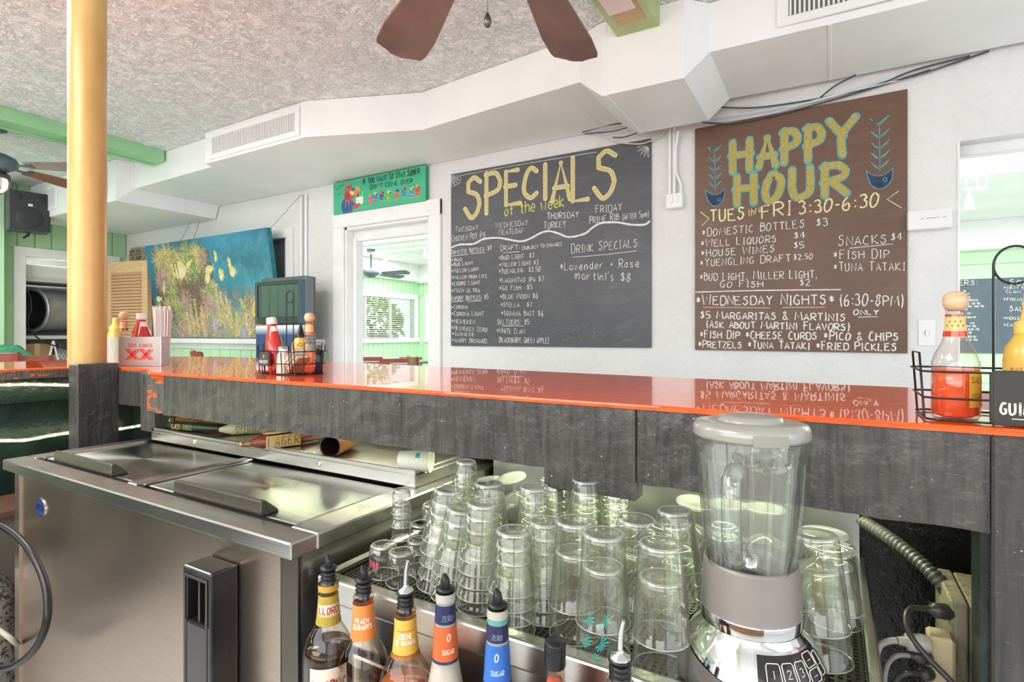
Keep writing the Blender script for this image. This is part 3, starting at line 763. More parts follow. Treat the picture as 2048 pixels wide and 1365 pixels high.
# ---------------- SPECIALS board
sp, *_ = board_thing('specials_chalkboard', 'charcoal chalkboard headed SPECIALS of the week in cream lettering', (902, 1302), (349, 277), (692, 696), M_slate)
c = Chalk(YB - 0.0002, (680, 300, 2.923))
c.mb = MB(); big = MB(); outline = MB()  # wider strokes under the big letters form their chalk outline
for ch, x0, x1, y0, y1 in (('S', 726, 842, 152, 405), ('P', 848, 946, 128, 370), ('E', 962, 1056, 112, 327), ('C', 1066, 1168, 96, 290), ('i', 1184, 1216, 82, 290), ('A', 1232, 1352, 66, 298), ('L', 1352, 1468, 34, 303), ('S', 1480, 1638, -4, 290)):
    c.letter(ch, x0, x1, y0, y1, 20, big, 0.0016); c.letter(ch, x0, x1, y0, y1, 20, outline, 0.0006, 0.0045)
outline.build('letter_edge', M_cream2, sp); big.build('title_lettering', M_cream, sp)
t_ = MB(); c.line('of the week', 962, 388, 1315, 330, 62, 7, mb=t_, small=1, gap=0.14); t_.build('script_lettering', M_yg, sp)
L = [('TUESDAY', 675, 480, 808, 466, 30), ('CHICKEN POT PIE', 655, 536, 855, 514, 36), ('WEDNESDAY', 912, 457, 1098, 440, 34), ('MEATLOAF', 927, 499, 1075, 486, 36), ('THURSDAY', 1212, 407, 1395, 392, 40), ('TURKEY', 1193, 463, 1320, 450, 42),
     ('FRIDAY', 1495, 370, 1648, 352, 46), ('PRIME RIB', 1460, 432, 1630, 408, 42), ('(AFTER 5pm)', 1652, 410, 1805, 390, 38),
     ('DOMESTIC BOTTLES: $4', 652, 612, 885, 587, 27), ('*BUD', 652, 654, 712, 650, 20), ('*BUD LIGHT', 652, 682, 778, 670, 20), ('*MILLER LIGHT', 652, 720, 812, 706, 22), ('*MILLER HIGH LIFE', 652, 757, 860, 748, 22),
     ('*COORS LIGHT', 652, 794, 818, 787, 24), ('*MICH ULTRA', 652, 834, 818, 832, 24), ('IMPORT BOTTLES: $5', 652, 882, 868, 874, 28), ('*CORONA', 652, 930, 748, 928, 22), ('*CORONA LIGHT', 652, 970, 840, 970, 26),
     ('*HEINEKEN', 652, 1014, 790, 1018, 26), ('*HEINEKEN ZERO', 652, 1052, 862, 1066, 26), ('*GUINESS', 655, 1085, 782, 1088, 20), ('*ANGRY ORCHARD', 655, 1124, 858, 1132, 26),
     ('DRAFT:', 940, 590, 1052, 582, 32), ('(SUBJECT TO CHANGE)', 1066, 585, 1295, 560, 22), ('*BUD LIGHT  $3', 930, 645, 1135, 628, 28), ('*MILLER LIGHT $3', 930, 685, 1160, 670, 26), ('*YUENGLING  $3.50', 930, 725, 1172, 710, 28),
     ('*LAGUNITAS IPA $7', 932, 777, 1192, 769, 30), ('*GO FISH  $5', 932, 822, 1125, 815, 28), ('*BLUE MOON $6', 935, 872, 1158, 868, 30), ('*STELLA   $7', 940, 918, 1122, 918, 28), ('*IGUANA BAIT $6', 943, 968, 1190, 972, 30),
     ('SELTZERS: $5', 920, 1022, 1108, 1022, 32), ('*WHITE CLAW', 915, 1072, 1082, 1076, 32), ('(BLACKBERRY, GREEN APPLE)', 930, 1126, 1220, 1132, 34),
     ('DRINK SPECIALS', 1355, 606, 1740, 566, 52), ('*Lavender + Rose', 1285, 706, 1752, 684, 46), ("martini's $8", 1375, 756, 1700, 772, 50)]
for q in L: c.line(q[0], *q[1:5], q[5], 2.6 if q[5] < 40 else 3.4)
for p in (((652, 622), (750, 610)), ((765, 608), (850, 600)), ((950, 602), (1050, 595)), ((655, 888), (720, 884)), ((745, 885), (830, 882)), ((950, 1030), (1080, 1030)), ((1362, 628), (1550, 612), (1733, 590))): c.stroke(p, 3)
c.stroke(((650, 572), (700, 554), (780, 550), (840, 522), (930, 515), (1050, 535), (1110, 520), (1165, 490), (1220, 475), (1280, 490), (1340, 510), (1430, 490), (1480, 452), (1530, 428), (1620, 424), (1700, 437), (1780, 437), (1812, 415)), 10)
c.stroke(((706, 150), (1000, 95), (1500, 12)), 2.5); 
for a_ in range(5):
    an = a_ * math.pi / 8; c.stroke(((652, 150), (652 + 50 * math.cos(an), 152 + 58 * math.sin(an)), (652 + 30 * math.cos(an + 0.25), 152 + 36 * math.sin(an + 0.25)), (652, 150)), 2)
    an = math.pi / 2 + a_ * math.pi / 8; c.stroke(((1806, -15), (1806 + 70 * math.cos(an), -15 + 60 * math.sin(an)), (1806 + 40 * math.cos(an + 0.25), -15 + 42 * math.sin(an + 0.25)), (1806, -15)), 2)
c.stroke(((706, 148), (700, 190), (652, 218)), 2.5)
c.mb.build('chalk_lettering', M_chalk, sp)
t_ = MB(); c.line('$5', 1470, 1110, 1540, 1110, 76, 4, mb=t_); t_.build('erased_lettering', M_faint, sp); t_ = MB(); c.line('ROSE BERRY', 1180, 1080, 1440, 1060, 40, 3, mb=t_); t_.build('erased_lettering', M_faint, sp, kind='stuff'); t_ = MB(); c.line('APPLE', 1300, 1125, 1425, 1125, 34, 3, mb=t_); t_.build('erased_lettering', M_faint, sp)
# ---------------- HAPPY HOUR board
hh_, tl, tr, bl, br = board_thing('happy_hour_chalkboard', 'tall brown chalkboard headed HAPPY HOUR with chalk fish skeletons', (1390, 1815), (258, 178), (700, 707), M_slateb)
c = Chalk(YB - 0.0002, (1348, 0, 2.923)); big = MB(); outline = MB()
for ch, x0, x1, y0, y1 in (('H', 325, 460, 818, 1008), ('A', 480, 612, 790, 982), ('P', 626, 742, 752, 955), ('P', 764, 884, 728, 942), ('Y', 892, 1076, 686, 916), ('H', 350, 485, 1020, 1200), ('O', 514, 646, 1005, 1186), ('U', 672, 836, 978, 1166), ('R', 862, 1022, 952, 1148)):
    c.letter(ch, x0, x1, y0, y1, 34, big, 0.0016); c.letter(ch, x0, x1, y0, y1, 34, outline, 0.0006, 0.006)
outline.build('letter_edge', M_cyan, hh_); big.build('title_lettering', M_olive, hh_)
t_ = MB()
for q in (('TUES', 212, 1296, 412, 1282, 66), ('FRI', 512, 1280, 686, 1254, 76), ('3:30-6:30', 732, 1252, 1195, 1208, 74)): c.line(q[0], *q[1:5], q[5], 9, mb=t_, small=1, gap=0.25); t_.build('hours_lettering', M_cream2, hh_); t_ = MB()
c.line('thru', 432, 1270, 512, 1238, 42, 3.5, mb=t_, small=1); t_.build('hours_lettering', M_cream2, hh_); t_ = MB()
c.stroke(((155, 1240), (204, 1278), (162, 1322)), 5, t_, sm=False); t_.build('chevron', M_cream2, hh_); t_ = MB(); c.stroke(((1312, 1118), (1246, 1166), (1330, 1216)), 5, t_, sm=False)
t_.build('chevron', M_cream2, hh_)
t_ = MB(); n_ = MB()
def fish(cx, ytop, ybot, sc_, ribs, head):
    c.stroke(((cx, ytop), (cx + 2, (ytop + ybot) / 2), (cx + 4, ybot)), 4, t_)
    c.stroke(((cx - 55 * sc_, ytop - 40 * sc_), (cx - 6, ytop - 8), (cx + 60 * sc_, ytop - 62 * sc_)), 7, t_)
    c.stroke(((cx - 40 * sc_, ytop - 34 * sc_), (cx - 2, ytop + 4), (cx + 45 * sc_, ytop - 45 * sc_)), 4, t_)
    for y in ribs: c.stroke(((cx - 48 * sc_, y - 14), (cx, y + 12), (cx + 60 * sc_, y - 32 * sc_)), 5, t_); c.stroke(((cx - 36 * sc_, y), (cx, y + 22), (cx + 50 * sc_, y - 14 * sc_)), 3, t_)
    c.fill(head, n_); c.stroke(list(head) + [head[0]], 4, t_, 0.0009)
fish(1200, 735, 1000, 1.0, (785, 850, 910, 965), ((1122, 998), (1160, 1024), (1205, 1030), (1245, 1012), (1280, 985), (1272, 1050), (1240, 1092), (1195, 1104), (1150, 1078)))
n_.build('fish_head', M_blue, hh_); n_ = MB(); t_.build('fish_bones', M_cyan, hh_); t_ = MB()
fish(237, 890, 1115, 0.68, (935, 988, 1035, 1080), ((182, 1108), (215, 1134), (245, 1138), (275, 1125), (298, 1104), (290, 1160), (262, 1198), (232, 1205), (200, 1175)))
c.stroke([(262 + 8 * math.cos(a / 8 * 6.283), 1168 + 8 * math.sin(a / 8 * 6.283)) for a in range(9)], 3, t_, 0.001)
n_.build('fish_head', M_blue, hh_); t_.build('fish_bones', M_cyan, hh_)
t_ = MB(); c.stroke([(1234 + 11 * math.cos(a / 8 * 6.283), 1050 + 11 * math.sin(a / 8 * 6.283)) for a in range(9)], 4, t_, 0.001)
t_.build('fish_eye', M_cyan, hh_)
c = Chalk(YB - 0.0002, (1348, 400, 2.923)); t_ = MB()
for q in (('*DOMESTIC BOTTLES', 162, 216, 762, 160, 48), ('$3', 830, 155, 902, 150, 44), ('*WELL LIQUORS', 155, 277, 600, 247, 44), ('$4', 700, 227, 766, 224, 38), ('*HOUSE WINES', 155, 335, 588, 305, 44), ('$5', 700, 285, 762, 282, 38),
          ('*YUENGLING DRAFT', 150, 390, 682, 360, 44), ('$2.50', 700, 352, 810, 346, 34), ('*BUD LIGHT, MILLER LIGHT,', 150, 472, 838, 457, 46), ('GO FISH', 272, 512, 520, 510, 38), ('$2', 736, 503, 796, 500, 36),
          ('SNACKS', 960, 270, 1245, 253, 60), ('$4', 1268, 238, 1332, 238, 44), ('*FISH DIP', 930, 347, 1260, 340, 52), ('*TUNA TATAKI', 930, 417, 1350, 413, 52)): c.line(q[0], *q[1:5], q[5], 4.2, mb=t_)
c.stroke(((125, 540), (500, 530), (975, 525)), 6, t_); c.stroke(((1025, 283), (1280, 258)), 4, t_)
for q in (('*WEDNESDAY NIGHTS*', 127, 614, 942, 612, 58), ('(6:30-8PM)', 970, 617, 1342, 622, 66), ('ONLY', 1052, 672, 1196, 672, 32), ('$5 MARGARITAS & MARTINIS', 155, 694, 1002, 708, 44), ('(ASK ABOUT MARTINI FLAVORS)', 190, 747, 1027, 765, 42),
          ('*FISH DIP *CHEESE CURDS *PICO & CHIPS', 150, 808, 1312, 824, 44), ('*PRETZELS *TUNA TATAKI *FRIED PICKLES', 140, 864, 1300, 883, 42)): c.line(q[0], *q[1:5], q[5], 6.2, mb=t_, gap=0.26)
c.stroke(((1075, 686), (1190, 684)), 4, t_)
t_.build('chalk_lettering', M_chalk, hh_)
t_ = MB(); c.stroke(((170, 628), (560, 632)), 4, t_); c.stroke(((635, 630), (885, 628)), 4, t_); t_.build('pink_underline', M_chalkp, hh_)
# ---------------- menu boards of the room on the right
Y8 = YF - 0.02
for (nm, lab, us, lines) in (('menu_chalkboard', 'blue-grey menu chalkboard on the far wall, left of the two seen through right opening', (1896, 1988), (('DINNERS:', 1546, 500, 1778, 497, 30), ('*$10.95', 1690, 538, 1705, 538, 9), ('*BUFFALO HOT', 1600, 556, 1728, 556, 11), ('*HONEY BBQ', 1600, 574, 1732, 574, 11), ('*JERKED', 1688, 592, 1776, 592, 12), ('RICE $8.95', 1692, 612, 1790, 612, 11), ('*COASTERS $10.95', 1640, 630, 1812, 628, 11), ('*SLAW $1.75', 1620, 648, 1715, 646, 9), ('FRIES  $8', 1640, 668, 1735, 668, 10), ('*COCONUT SHRIMP', 1600, 690, 1765, 692, 10), ('TENDERS  $8', 1620, 726, 1755, 726, 10), ('*GROUPER $11.95', 1600, 744, 1765, 744, 10), ('*BASKETS $10.75', 1600, 764, 1784, 764, 12), ('*CAKES  $8.95', 1620, 782, 1740, 782, 10), ('*GRILLED CHEESE', 1600, 806, 1768, 806, 12), ('WRAP  $10.95', 1620, 824, 1775, 824, 10))),
                             ('menu_chalkboard', 'blue-grey menu chalkboard listing soups, right of the two seen through right opening', (1991, 2110), (('SOUPS:', 1962, 500, 2180, 500, 36), ('*NEW ENGLAND', 1926, 522, 2180, 522, 18), ('CLAM CHOWDER', 1942, 544, 2200, 544, 16), ('*FRENCH ONION', 1926, 590, 2180, 590, 18), ('SALADS:', 1962, 650, 2160, 650, 30), ('*HOUSE', 1926, 700, 2040, 700, 18), ('*CAESAR', 1926, 740, 2060, 740, 18)))):
    p = [at(us[0], 558, Y=Y8), at(us[1], 558, Y=Y8)]; zt = at(1990, 557, Y=Y8).z; zb = at(1990, 707, Y=Y8).z
    b = thing(nm, lab, 'chalkboard', ((p[0].x + p[1].x) / 2, Y8, zb))
    a = MB(); a.box(p[0].x, p[1].x, Y8, Y8 + 0.02, zb, zt); a.build('panel', M_slate2, b, bevel=0.003)
    c = Chalk(Y8 - 0.001, (1348, 400, 2.923))
    for q in lines: c.line(q[0], *q[1:5], q[5], 2.4 if q[5] < 25 else 3.5)
    c.mb.build('chalk_lettering', M_chalk, b)
# ================================================================ painted pictures (flat art on real boards)
def raster_board(name, parent, m, fn, W, Hn, P00, P10, P01, off):
    """fn(arr) paints an Hn x W x 3 sRGB array; one face per cell on the front of the board"""
    arr = np.zeros((Hn, W, 3)); fn(arr)
    arr = np.clip(arr, 0, 1); lin = np.where(arr <= 0.04045, arr / 12.92, ((arr + 0.055) / 1.055) ** 2.4)
    P00, P10, P01 = Vector(P00), Vector(P10), Vector(P01); ex = (P10 - P00) / W; ey = (P01 - P00) / Hn
    off = Vector(off); vs = [tuple(P00 + ex * i + ey * j + off) for j in range(Hn + 1) for i in range(W + 1)]
    fs = [(j * (W + 1) + i, j * (W + 1) + i + 1, (j + 1) * (W + 1) + i + 1, (j + 1) * (W + 1) + i) for j in range(Hn) for i in range(W)]
    L = Vector((0, 0, 0)); p = parent
    while p is not None: L += Vector(p.location); p = p.parent
    me = bpy.data.meshes.new(name); me.from_pydata([(v[0] - L.x, v[1] - L.y, v[2] - L.z) for v in vs], [], fs)
    ca = me.color_attributes.new('paint', 'FLOAT_COLOR', 'CORNER')
    c = np.ones((Hn, W, 4, 4)); c[..., :3] = lin[:, :, None, :]
    ca.data.foreach_set('color', c.reshape(-1)); me.materials.append(m); me.update()
    return link(bpy.data.objects.new(name, me), parent)
def paintmat(name, rough):
    t = NT(name); a = t.n('ShaderNodeVertexColor'); a.layer_name = 'paint'; t.l(a.outputs[0], t.b.inputs['Base Color']); t.b.inputs['Roughness'].default_value = rough; return t.m
def dline(A, x0, y0, x1, y1, col, w=1.0, al=1.0):
    n = int(max(abs(x1 - x0), abs(y1 - y0)) * 1.5) + 2; Hn, W, _ = A.shape; r = int(math.ceil(w / 2)); col = np.array(col)
    for k in range(n):
        u = k / (n - 1); x = x0 + (x1 - x0) * u; y = y0 + (y1 - y0) * u; ww = w * (1 - 0.7 * u) / 2
        for j in range(int(y - r), int(y + r) + 1):
            for i in range(int(x - r), int(x + r) + 1):
                if 0 <= i < W and 0 <= j < Hn and (i - x) ** 2 + (j - y) ** 2 <= max(ww * ww, 0.3): A[j, i] = A[j, i] * (1 - al) + col * al
def dell(A, cx, cy, rx, ry, col, ang=0.0, al=1.0):
    Hn, W, _ = A.shape; yy, xx = np.mgrid[0:Hn, 0:W]; ca, sa = math.cos(ang), math.sin(ang)
    u = ((xx - cx) * ca + (yy - cy) * sa) / rx; v = (-(xx - cx) * sa + (yy - cy) * ca) / ry
    m = (u * u + v * v <= 1)[..., None]; A[:] = np.where(m, A * (1 - al) + np.array(col) * al, A)
def hexa(h): return tuple(int(h[i:i + 2], 16) / 255 for i in (0, 2, 4))
def reef(A):       # y up: row 0 is the bottom
    Hn, W, _ = A.shape; R = random.Random(11)
    yy, xx = np.mgrid[0:Hn, 0:W]; fy = yy / Hn; fx = xx / W
    top, mid, lo = np.array(hexa('2f86ad')), np.array(hexa('2f8fa6')), np.array(hexa('6f93a0'))
    w = fy[..., None]; A[:] = lo * (1 - w) + mid * w; A[:] = np.where(w > .5, mid * (1 - (w - .5) * 2) + top * (w - .5) * 2, A)
    A[:] *= (0.92 + 0.16 * np.sin(fx * 9 + fy * 5) * np.sin(fy * 11))[..., None]
    for _ in range(200): 
        x, y = R.uniform(.6, 1) * W, R.uniform(.35, .95) * Hn; dell(A, x, y, R.uniform(3, 14), R.uniform(2, 7), hexa(R.choice(['3fa3b8', '2c7c9c', '4fb0bb', '276f94', '5f8fb0'])), R.uniform(0, 3), .22)
    dell(A, .03 * W, .72 * Hn, .09 * W, .4 * Hn, hexa('13708f'), .2, .8); dell(A, .05 * W, .35 * Hn, .06 * W, .3 * Hn, hexa('1f5a6e'), 0, .7)
    for _ in range(190): dell(A, R.uniform(.08, .54) * W, R.uniform(.05, .93) * Hn, R.uniform(7, 20), R.uniform(5, 12), hexa(R.choice(['5b5a40', '6b5a48', '4a5240', '7c6a5c', '464b48', '7a6f58', '80733f', '5d5048'])), R.uniform(0, 3), .7)
    for _ in range(150): dell(A, R.uniform(.1, 1) * W, R.uniform(.0, .42) * Hn * (1 if R.random() < .8 else 1.2), R.uniform(7, 20), R.uniform(4, 10), hexa(R.choice(['7f8a6a', '8c8064', '6f7f6b', '9c8c74', '6f7a80', 'a79a7f', '8f87a0'])), R.uniform(0, 3), .55)
    for _ in range(70): dell(A, R.uniform(.05, 1) * W, R.uniform(0, .25) * Hn, R.uniform(6, 20), R.uniform(4, 10), hexa(R.choice(['8f8a72', '9b8a7c', 'a79a6f', '8a7f8f', '6f8f8f', 'b0a582'])), R.uniform(0, 3), .5)
    def clump(fx_, fy_, r, cols, n, spread=6.28, a0=0.0, w_=1.6):
        for _ in range(n):
            an = a0 + R.uniform(-spread / 2, spread / 2); L = r * R.uniform(.35, 1); x, y = fx_ * W + R.uniform(-.15, .15) * r, fy_ * Hn + R.uniform(-.15, .15) * r
            dline(A, x, y, x + math.cos(an) * L, y + math.sin(an) * L, hexa(R.choice(cols)), w_, .9)
    yl = ['c9b25e', 'd8c878', 'a98f4c', 'e6dc98', '8d7a45', 'b7b060']; pk = ['b58d78', 'c9a58c', '9c7468', 'd0b49c', '8a6b60', 'a9849a']; gn = ['8fa05a', 'a9b565', '6e8450', 'c7c77c', '55704c']; br = ['6a4f43', '4d4240', '87664f', '97745a', '5c5a4a']
    cl = [(.12, .84, 34, yl), (.20, .88, 30, yl), (.15, .68, 34, pk), (.22, .72, 34, yl), (.10, .60, 26, pk), (.29, .80, 34, yl), (.36, .86, 26, gn), (.46, .83, 26, yl), (.50, .80, 22, pk), (.33, .66, 34, yl), (.42, .66, 34, gn), (.46, .55, 32, br), (.37, .50, 34, br),
          (.28, .48, 32, br), (.42, .42, 30, br), (.20, .48, 24, gn), (.30, .36, 32, pk), (.50, .46, 26, gn), (.48, .34, 30, pk), (.24, .28, 26, gn), (.40, .28, 30, br), (.05, .30, 22, yl), (.12, .26, 26, gn)]
    for _ in range(60): clump(R.uniform(.08, .55), R.uniform(.08, .9), R.uniform(16, 28), R.choice([yl, pk, gn, br, yl]), 50)
    for _ in range(40): clump(R.uniform(.5, 1.0), R.uniform(.0, .36), R.uniform(14, 26), R.choice([yl, pk, gn, ['8fa0a6', '7f8f9a', 'a9a08f']]), 46)
    for q in cl: clump(q[0], q[1], q[2], q[3], 120, w_=1.9)
    for _ in range(26): 
        x = R.uniform(.02, .98); clump(x, R.uniform(.0, .16), R.uniform(20, 38), R.choice([yl, pk, gn, ['b9a9b8', '9a8fa6', 'cabfca']]), 60, 2.2, 1.57)
    for (x, y, h_) in ((.34, .02, 62), (.38, .02, 76), (.43, .02, 60), (.30, .02, 48), (.57, .12, 82), (.60, .10, 70), (.64, .10, 60), (.78, .02, 46), (.88, .02, 40), (.95, .04, 36), (.70, .02, 44)):
        for s_ in range(13):
            t_ = s_ / 13; clump(x + R.uniform(-.006, .006), y + t_ * h_ / Hn, 15 * (1 - t_ * .6), ['d9c08c', 'e9d9a5', 'c0a26f', 'a88a5e', 'cdb877'], 12, 2.4, 1.57)
    def fsh(fx_, fy_, L, hgt, ang, stripes=False, col='e7d277'):
        x, y = fx_ * W, fy_ * Hn; ca, sa = math.cos(ang), math.sin(ang)
        dell(A, x, y, L, hgt, hexa(col), ang); dell(A, x - ca * L * .05, y - sa * L * .05 - hgt * .25, L * .8, hgt * .55, hexa('f2e9b8'), ang, .7)
        for k in (-1, 0, 1): dline(A, x + ca * L * .8, y + sa * L * .8, x + ca * L * 1.45 - sa * hgt * .7 * k, y + sa * L * 1.45 + ca * hgt * .7 * k, hexa(col), 3)
        if stripes:
            for k in (-.65, -.25): dline(A, x + ca * L * k - sa * hgt, y + sa * L * k + ca * hgt, x + ca * L * k + sa * hgt, y + sa * L * k - ca * hgt, hexa('4a4436'), 3.6)
        dell(A, x - ca * L * .75, y - sa * L * .75 + 1, 1.4, 1.4, hexa('20303a'))
    fsh(.285, .70, 24, 17, .1, True, 'e9d690'); fsh(.37, .75, 12, 5, .5)
    for q in ((.535, .68, 13, 8, .2), (.515, .60, 12, 8, 1.0), (.60, .80, 4, 11, 0), (.625, .62, 7, 12, .1), (.70, .72, 4, 12, .1), (.715, .64, 9, 10, .2), (.055, .42, 10, 6, 0), (.12, .52, 12, 4, 1.3)): fsh(*q)
    fsh(.90, .30, 34, 19, .45, False, 'dcc35c')
    A[:] = A * 0.88 + 0.09
pnt = thing('reef_painting', 'wide blue canvas of yellow fish over coral, wired up and leaning out above the sill', 'painting', (-5.6, YW, 1.16))
bl_ = Vector((-6.67, 3.385, 1.156)); br_ = Vector((-4.52, 3.385, 1.156)); tl_ = Vector((-6.67, 3.235, 2.185))
dn = (br_ - bl_).cross(tl_ - bl_).normalized()       # toward the room
if dn.y > 0: dn = -dn
M_pic = paintmat('reef_print', 0.35)
a = MB(); a.prism([bl_ - dn * 0.001, br_ - dn * 0.001, br_ + (tl_ - bl_) - dn * 0.001, tl_ - dn * 0.001], -dn * 0.045); a.build('canvas', plain('teal_canvas_edge', '#1f7c86', 0.5, var=0.3, vscale=12), pnt)
raster_board('picture', pnt, M_pic, reef, 400, 192, bl_, br_, tl_, dn * 0.0005)
for x0, x1, (uu, vv) in ((-6.15, -6.0, (385, 437)), (-5.9, -5.75, (400, 440)), (-4.75, -4.5, (603, 385))):
    e = at(uu, vv, Y=3.42); e.z = min(e.z, 2.5); MB().tube([tl_ + Vector((x1 + 6.67, 0.02, -0.01)), e], 0.0025, 5).build('hanging_wire', plain('grey_wire', '#8f8f8f', 0.4, 0.6), pnt)
# parrot sign over the doorway
sg = [at(u, v, Y=3.405) for u, v in ((667, 430), (851, 402), (851, 334), (667, 364))]
zz0 = (sg[0].z + sg[1].z) / 2; zz1 = (sg[2].z + sg[3].z) / 2
sign = thing('parrot_sign', 'small green painted sign with parrots about staying sober, above the doorway', 'sign', (sg[0].x, YW, zz0))
P = [Vector((sg[0].x, 3.405, zz0)), Vector((sg[1].x, 3.405, zz0)), Vector((sg[1].x, 3.405, zz1)), Vector((sg[0].x, 3.405, zz1))]
a = MB(); a.prism([p + Vector((0, 0.0005, 0)) for p in P], (0, 0.04, 0)); a.build('canvas', plain('green_canvas_edge', '#2f9a72', 0.5), sign)
def parrots(A):
    Hn, W, _ = A.shape; R = random.Random(5); A[:] = hexa('45b58c')
    for _ in range(120): dell(A, R.uniform(0, W), R.uniform(0, Hn), R.uniform(4, 16), 2.2, hexa(R.choice(['3fae84', '52c296', '4bbb90', '3aa57c'])), 0, .5)
    for x, y in ((8, 70), (18, 78), (12, 55)): dline(A, x, y, x + 4, y - 3, (.1, .15, .2), 1.4); dline(A, x + 4, y - 3, x + 9, y + 1, (.1, .15, .2), 1.4)
    dell(A, 38, 18, 17, 24, hexa('3a5a93')); dell(A, 34, 24, 9, 17, hexa('26437a')); dell(A, 43, 50, 13, 22, hexa('d0583c'), .25); dell(A, 38, 42, 8, 14, hexa('b5352c'), .3)
    for k in range(7): dline(A, 38 + k * 2, 68, 33 + k * 2.4, 76 + (k % 3) * 2, hexa('c9402c'), 2.2)
    for k in range(8): dline(A, 30 + k * 2.4, 36 - k * .5, 26 + k * 2.6, 10 + k, hexa(('5f7fb8', '2a4a86', 'c9a04a')[k % 3]), 1.8)
    dell(A, 51, 54, 6, 8, hexa('f0dcc0')); dell(A, 62, 56, 8, 11, hexa('e0a060'), -.5); dell(A, 65, 48, 5, 8, hexa('c9803f'), .2); dell(A, 66, 42, 2.5, 5, hexa('6a4a30'), .3)
    dell(A, 53, 60, 6, 4.5, hexa('2f6f88')); dline(A, 34, 58, 50, 61, hexa('3a8fa0'), 3); dell(A, 60, 20, 12, 4, hexa('3a5a93'), .35)
    dell(A, 70, 26, 10, 12, hexa('d8ecd0')); dell(A, 70, 34, 10, 4, hexa('eef7e6')); dline(A, 74, 36, 80, 50, hexa('e8e04a'), 1.6); dell(A, 62, 14, 12, 6, hexa('c9503c'), .3)
    for k, (x, c1, c2) in enumerate(((98, 'd95c7a', 'e8a04a'), (110, '4a7fc9', 'e8c24a'), (126, '3a5aa0', 'd95c3c'), (143, '6fae3a', 'e8d24a'), (163, 'e0702f', '3a5aa0'), (180, '3f8fae', 'd9532f'), (198, '4a8fd0', 'e8c24a'), (211, 'd9432f', 'e8a04a'))):
        b = 16 + (k % 3) * 2; dell(A, x, b + 8, 5.5, 9 + (k % 2) * 2, hexa(c1)); dell(A, x + 1, b + 19 + (k % 2) * 2, 4, 4, hexa(c2)); dell(A, x + 4, b + 18, 2, 2, hexa('3a2f2a')); dline(A, x - 3, b + 6, x + 4, b + 4, hexa(c2), 2); dell(A, x, b - 3, 4, 1.5, hexa('d98a4a'))
raster_board('picture', sign, paintmat('sign_print', 0.4), parrots, 230, 88, P[0], P[1], P[3], (0, -0.0003, 0))
c = Chalk(3.4045, (680, 300, 2.923)); M_ink = plain('black_ink', '#1c2226', 0.6)
c.line('IF YOU WANT TO STAY SOBER', 134, 203, 465, 140, 33, 4.6, small=0.9, lift=0.001); c.line("DON'T COME OVER", 178, 230, 424, 192, 26, 4.2, small=0.9, lift=0.001)
c.mb.build('lettering', M_ink, sign)

# ================================================================ small text wrapped on any surface
def wtext(mb, text, f, s0, s1, t0, t1, w, gap=0.28, seed=1):
    """text filling parameters s0..s1 (along) and t0..t1 (up) of a surface f(s,t) -> point; w = stroke width in metres"""
    adv = [{' ': 0.5, 'i': 0.12, 'I': 0.3, '1': 0.3, '.': 0.25, ':': 0.3, "'": 0.2, 'M': 1.0, 'W': 1.05}.get(ch, 0.72) for ch in text]
    tot = sum(adv) + gap * (len(text) - 1); ks = (s1 - s0) / tot; kt = (t1 - t0); x = 0
    Ls = (f(s0 + (s1 - s0) * .01, t0) - f(s0, t0)).length / (abs(s1 - s0) * .01 + 1e-9); Lt = (f(s0, t1) - f(s0, t0)).length / (abs(kt) + 1e-9)
    for ch, ad in zip(text, adv):
        for st in glyph(ch):
            for poly in smooth(st, 3):
                P = [Vector((s0 + (x + q[0] * ad) * ks, t0 + q[1] * kt)) for q in poly]; M = len(P)
                if M < 2: continue
                vs = []
                for i, p in enumerate(P):
                    a_, b_ = P[max(i - 1, 0)], P[min(i + 1, M - 1)]; d = Vector(((b_.x - a_.x) * Ls, (b_.y - a_.y) * Lt))
                    if d.length < 1e-9: d = Vector((1, 0))
                    d.normalize(); nx, ny = -d.y * w / 2 / Ls, d.x * w / 2 / Lt
                    vs += [f(p.x + nx, p.y + ny), f(p.x - nx, p.y - ny)]
                mb.add(vs, [(2 * i, 2 * i + 1, 2 * i + 3, 2 * i + 2) for i in range(M - 1)])
        x += ad + gap
def planef(O, ex, ey): O, ex, ey = Vector(O), Vector(ex), Vector(ey); return lambda s, t: O + ex * s + ey * t
def conef(c, prof, off=0.0006):
    """surface of revolution about c: s = angle, t = height; prof = [(r,z)..] with z rising"""
    def f(s, t):
        for (r0, z0), (r1, z1) in zip(prof[:-1], prof[1:]):
            if z0 <= t <= z1 or (t > z1 and (r1, z1) == prof[-1]) or (t < z0 and (r0, z0) == prof[0]):
                k = (t - z0) / (z1 - z0 + 1e-9); r = r0 + (r1 - r0) * k + off; return Vector((c[0] + r * math.cos(s), c[1] + r * math.sin(s), c[2] + t))
        r = prof[-1][0] + off; return Vector((c[0] + r * math.cos(s), c[1] + r * math.sin(s), c[2] + t))
    return f
def patch(mb, f, s0, s1, t0, t1, n=12, m=3):
    vs = [f(s0 + (s1 - s0) * i / n, t0 + (t1 - t0) * j / m) for j in range(m + 1) for i in range(n + 1)]
    return mb.add(vs, [(j * (n + 1) + i, j * (n + 1) + i + 1, (j + 1) * (n + 1) + i + 1, (j + 1) * (n + 1) + i) for j in range(m) for i in range(n)], True)
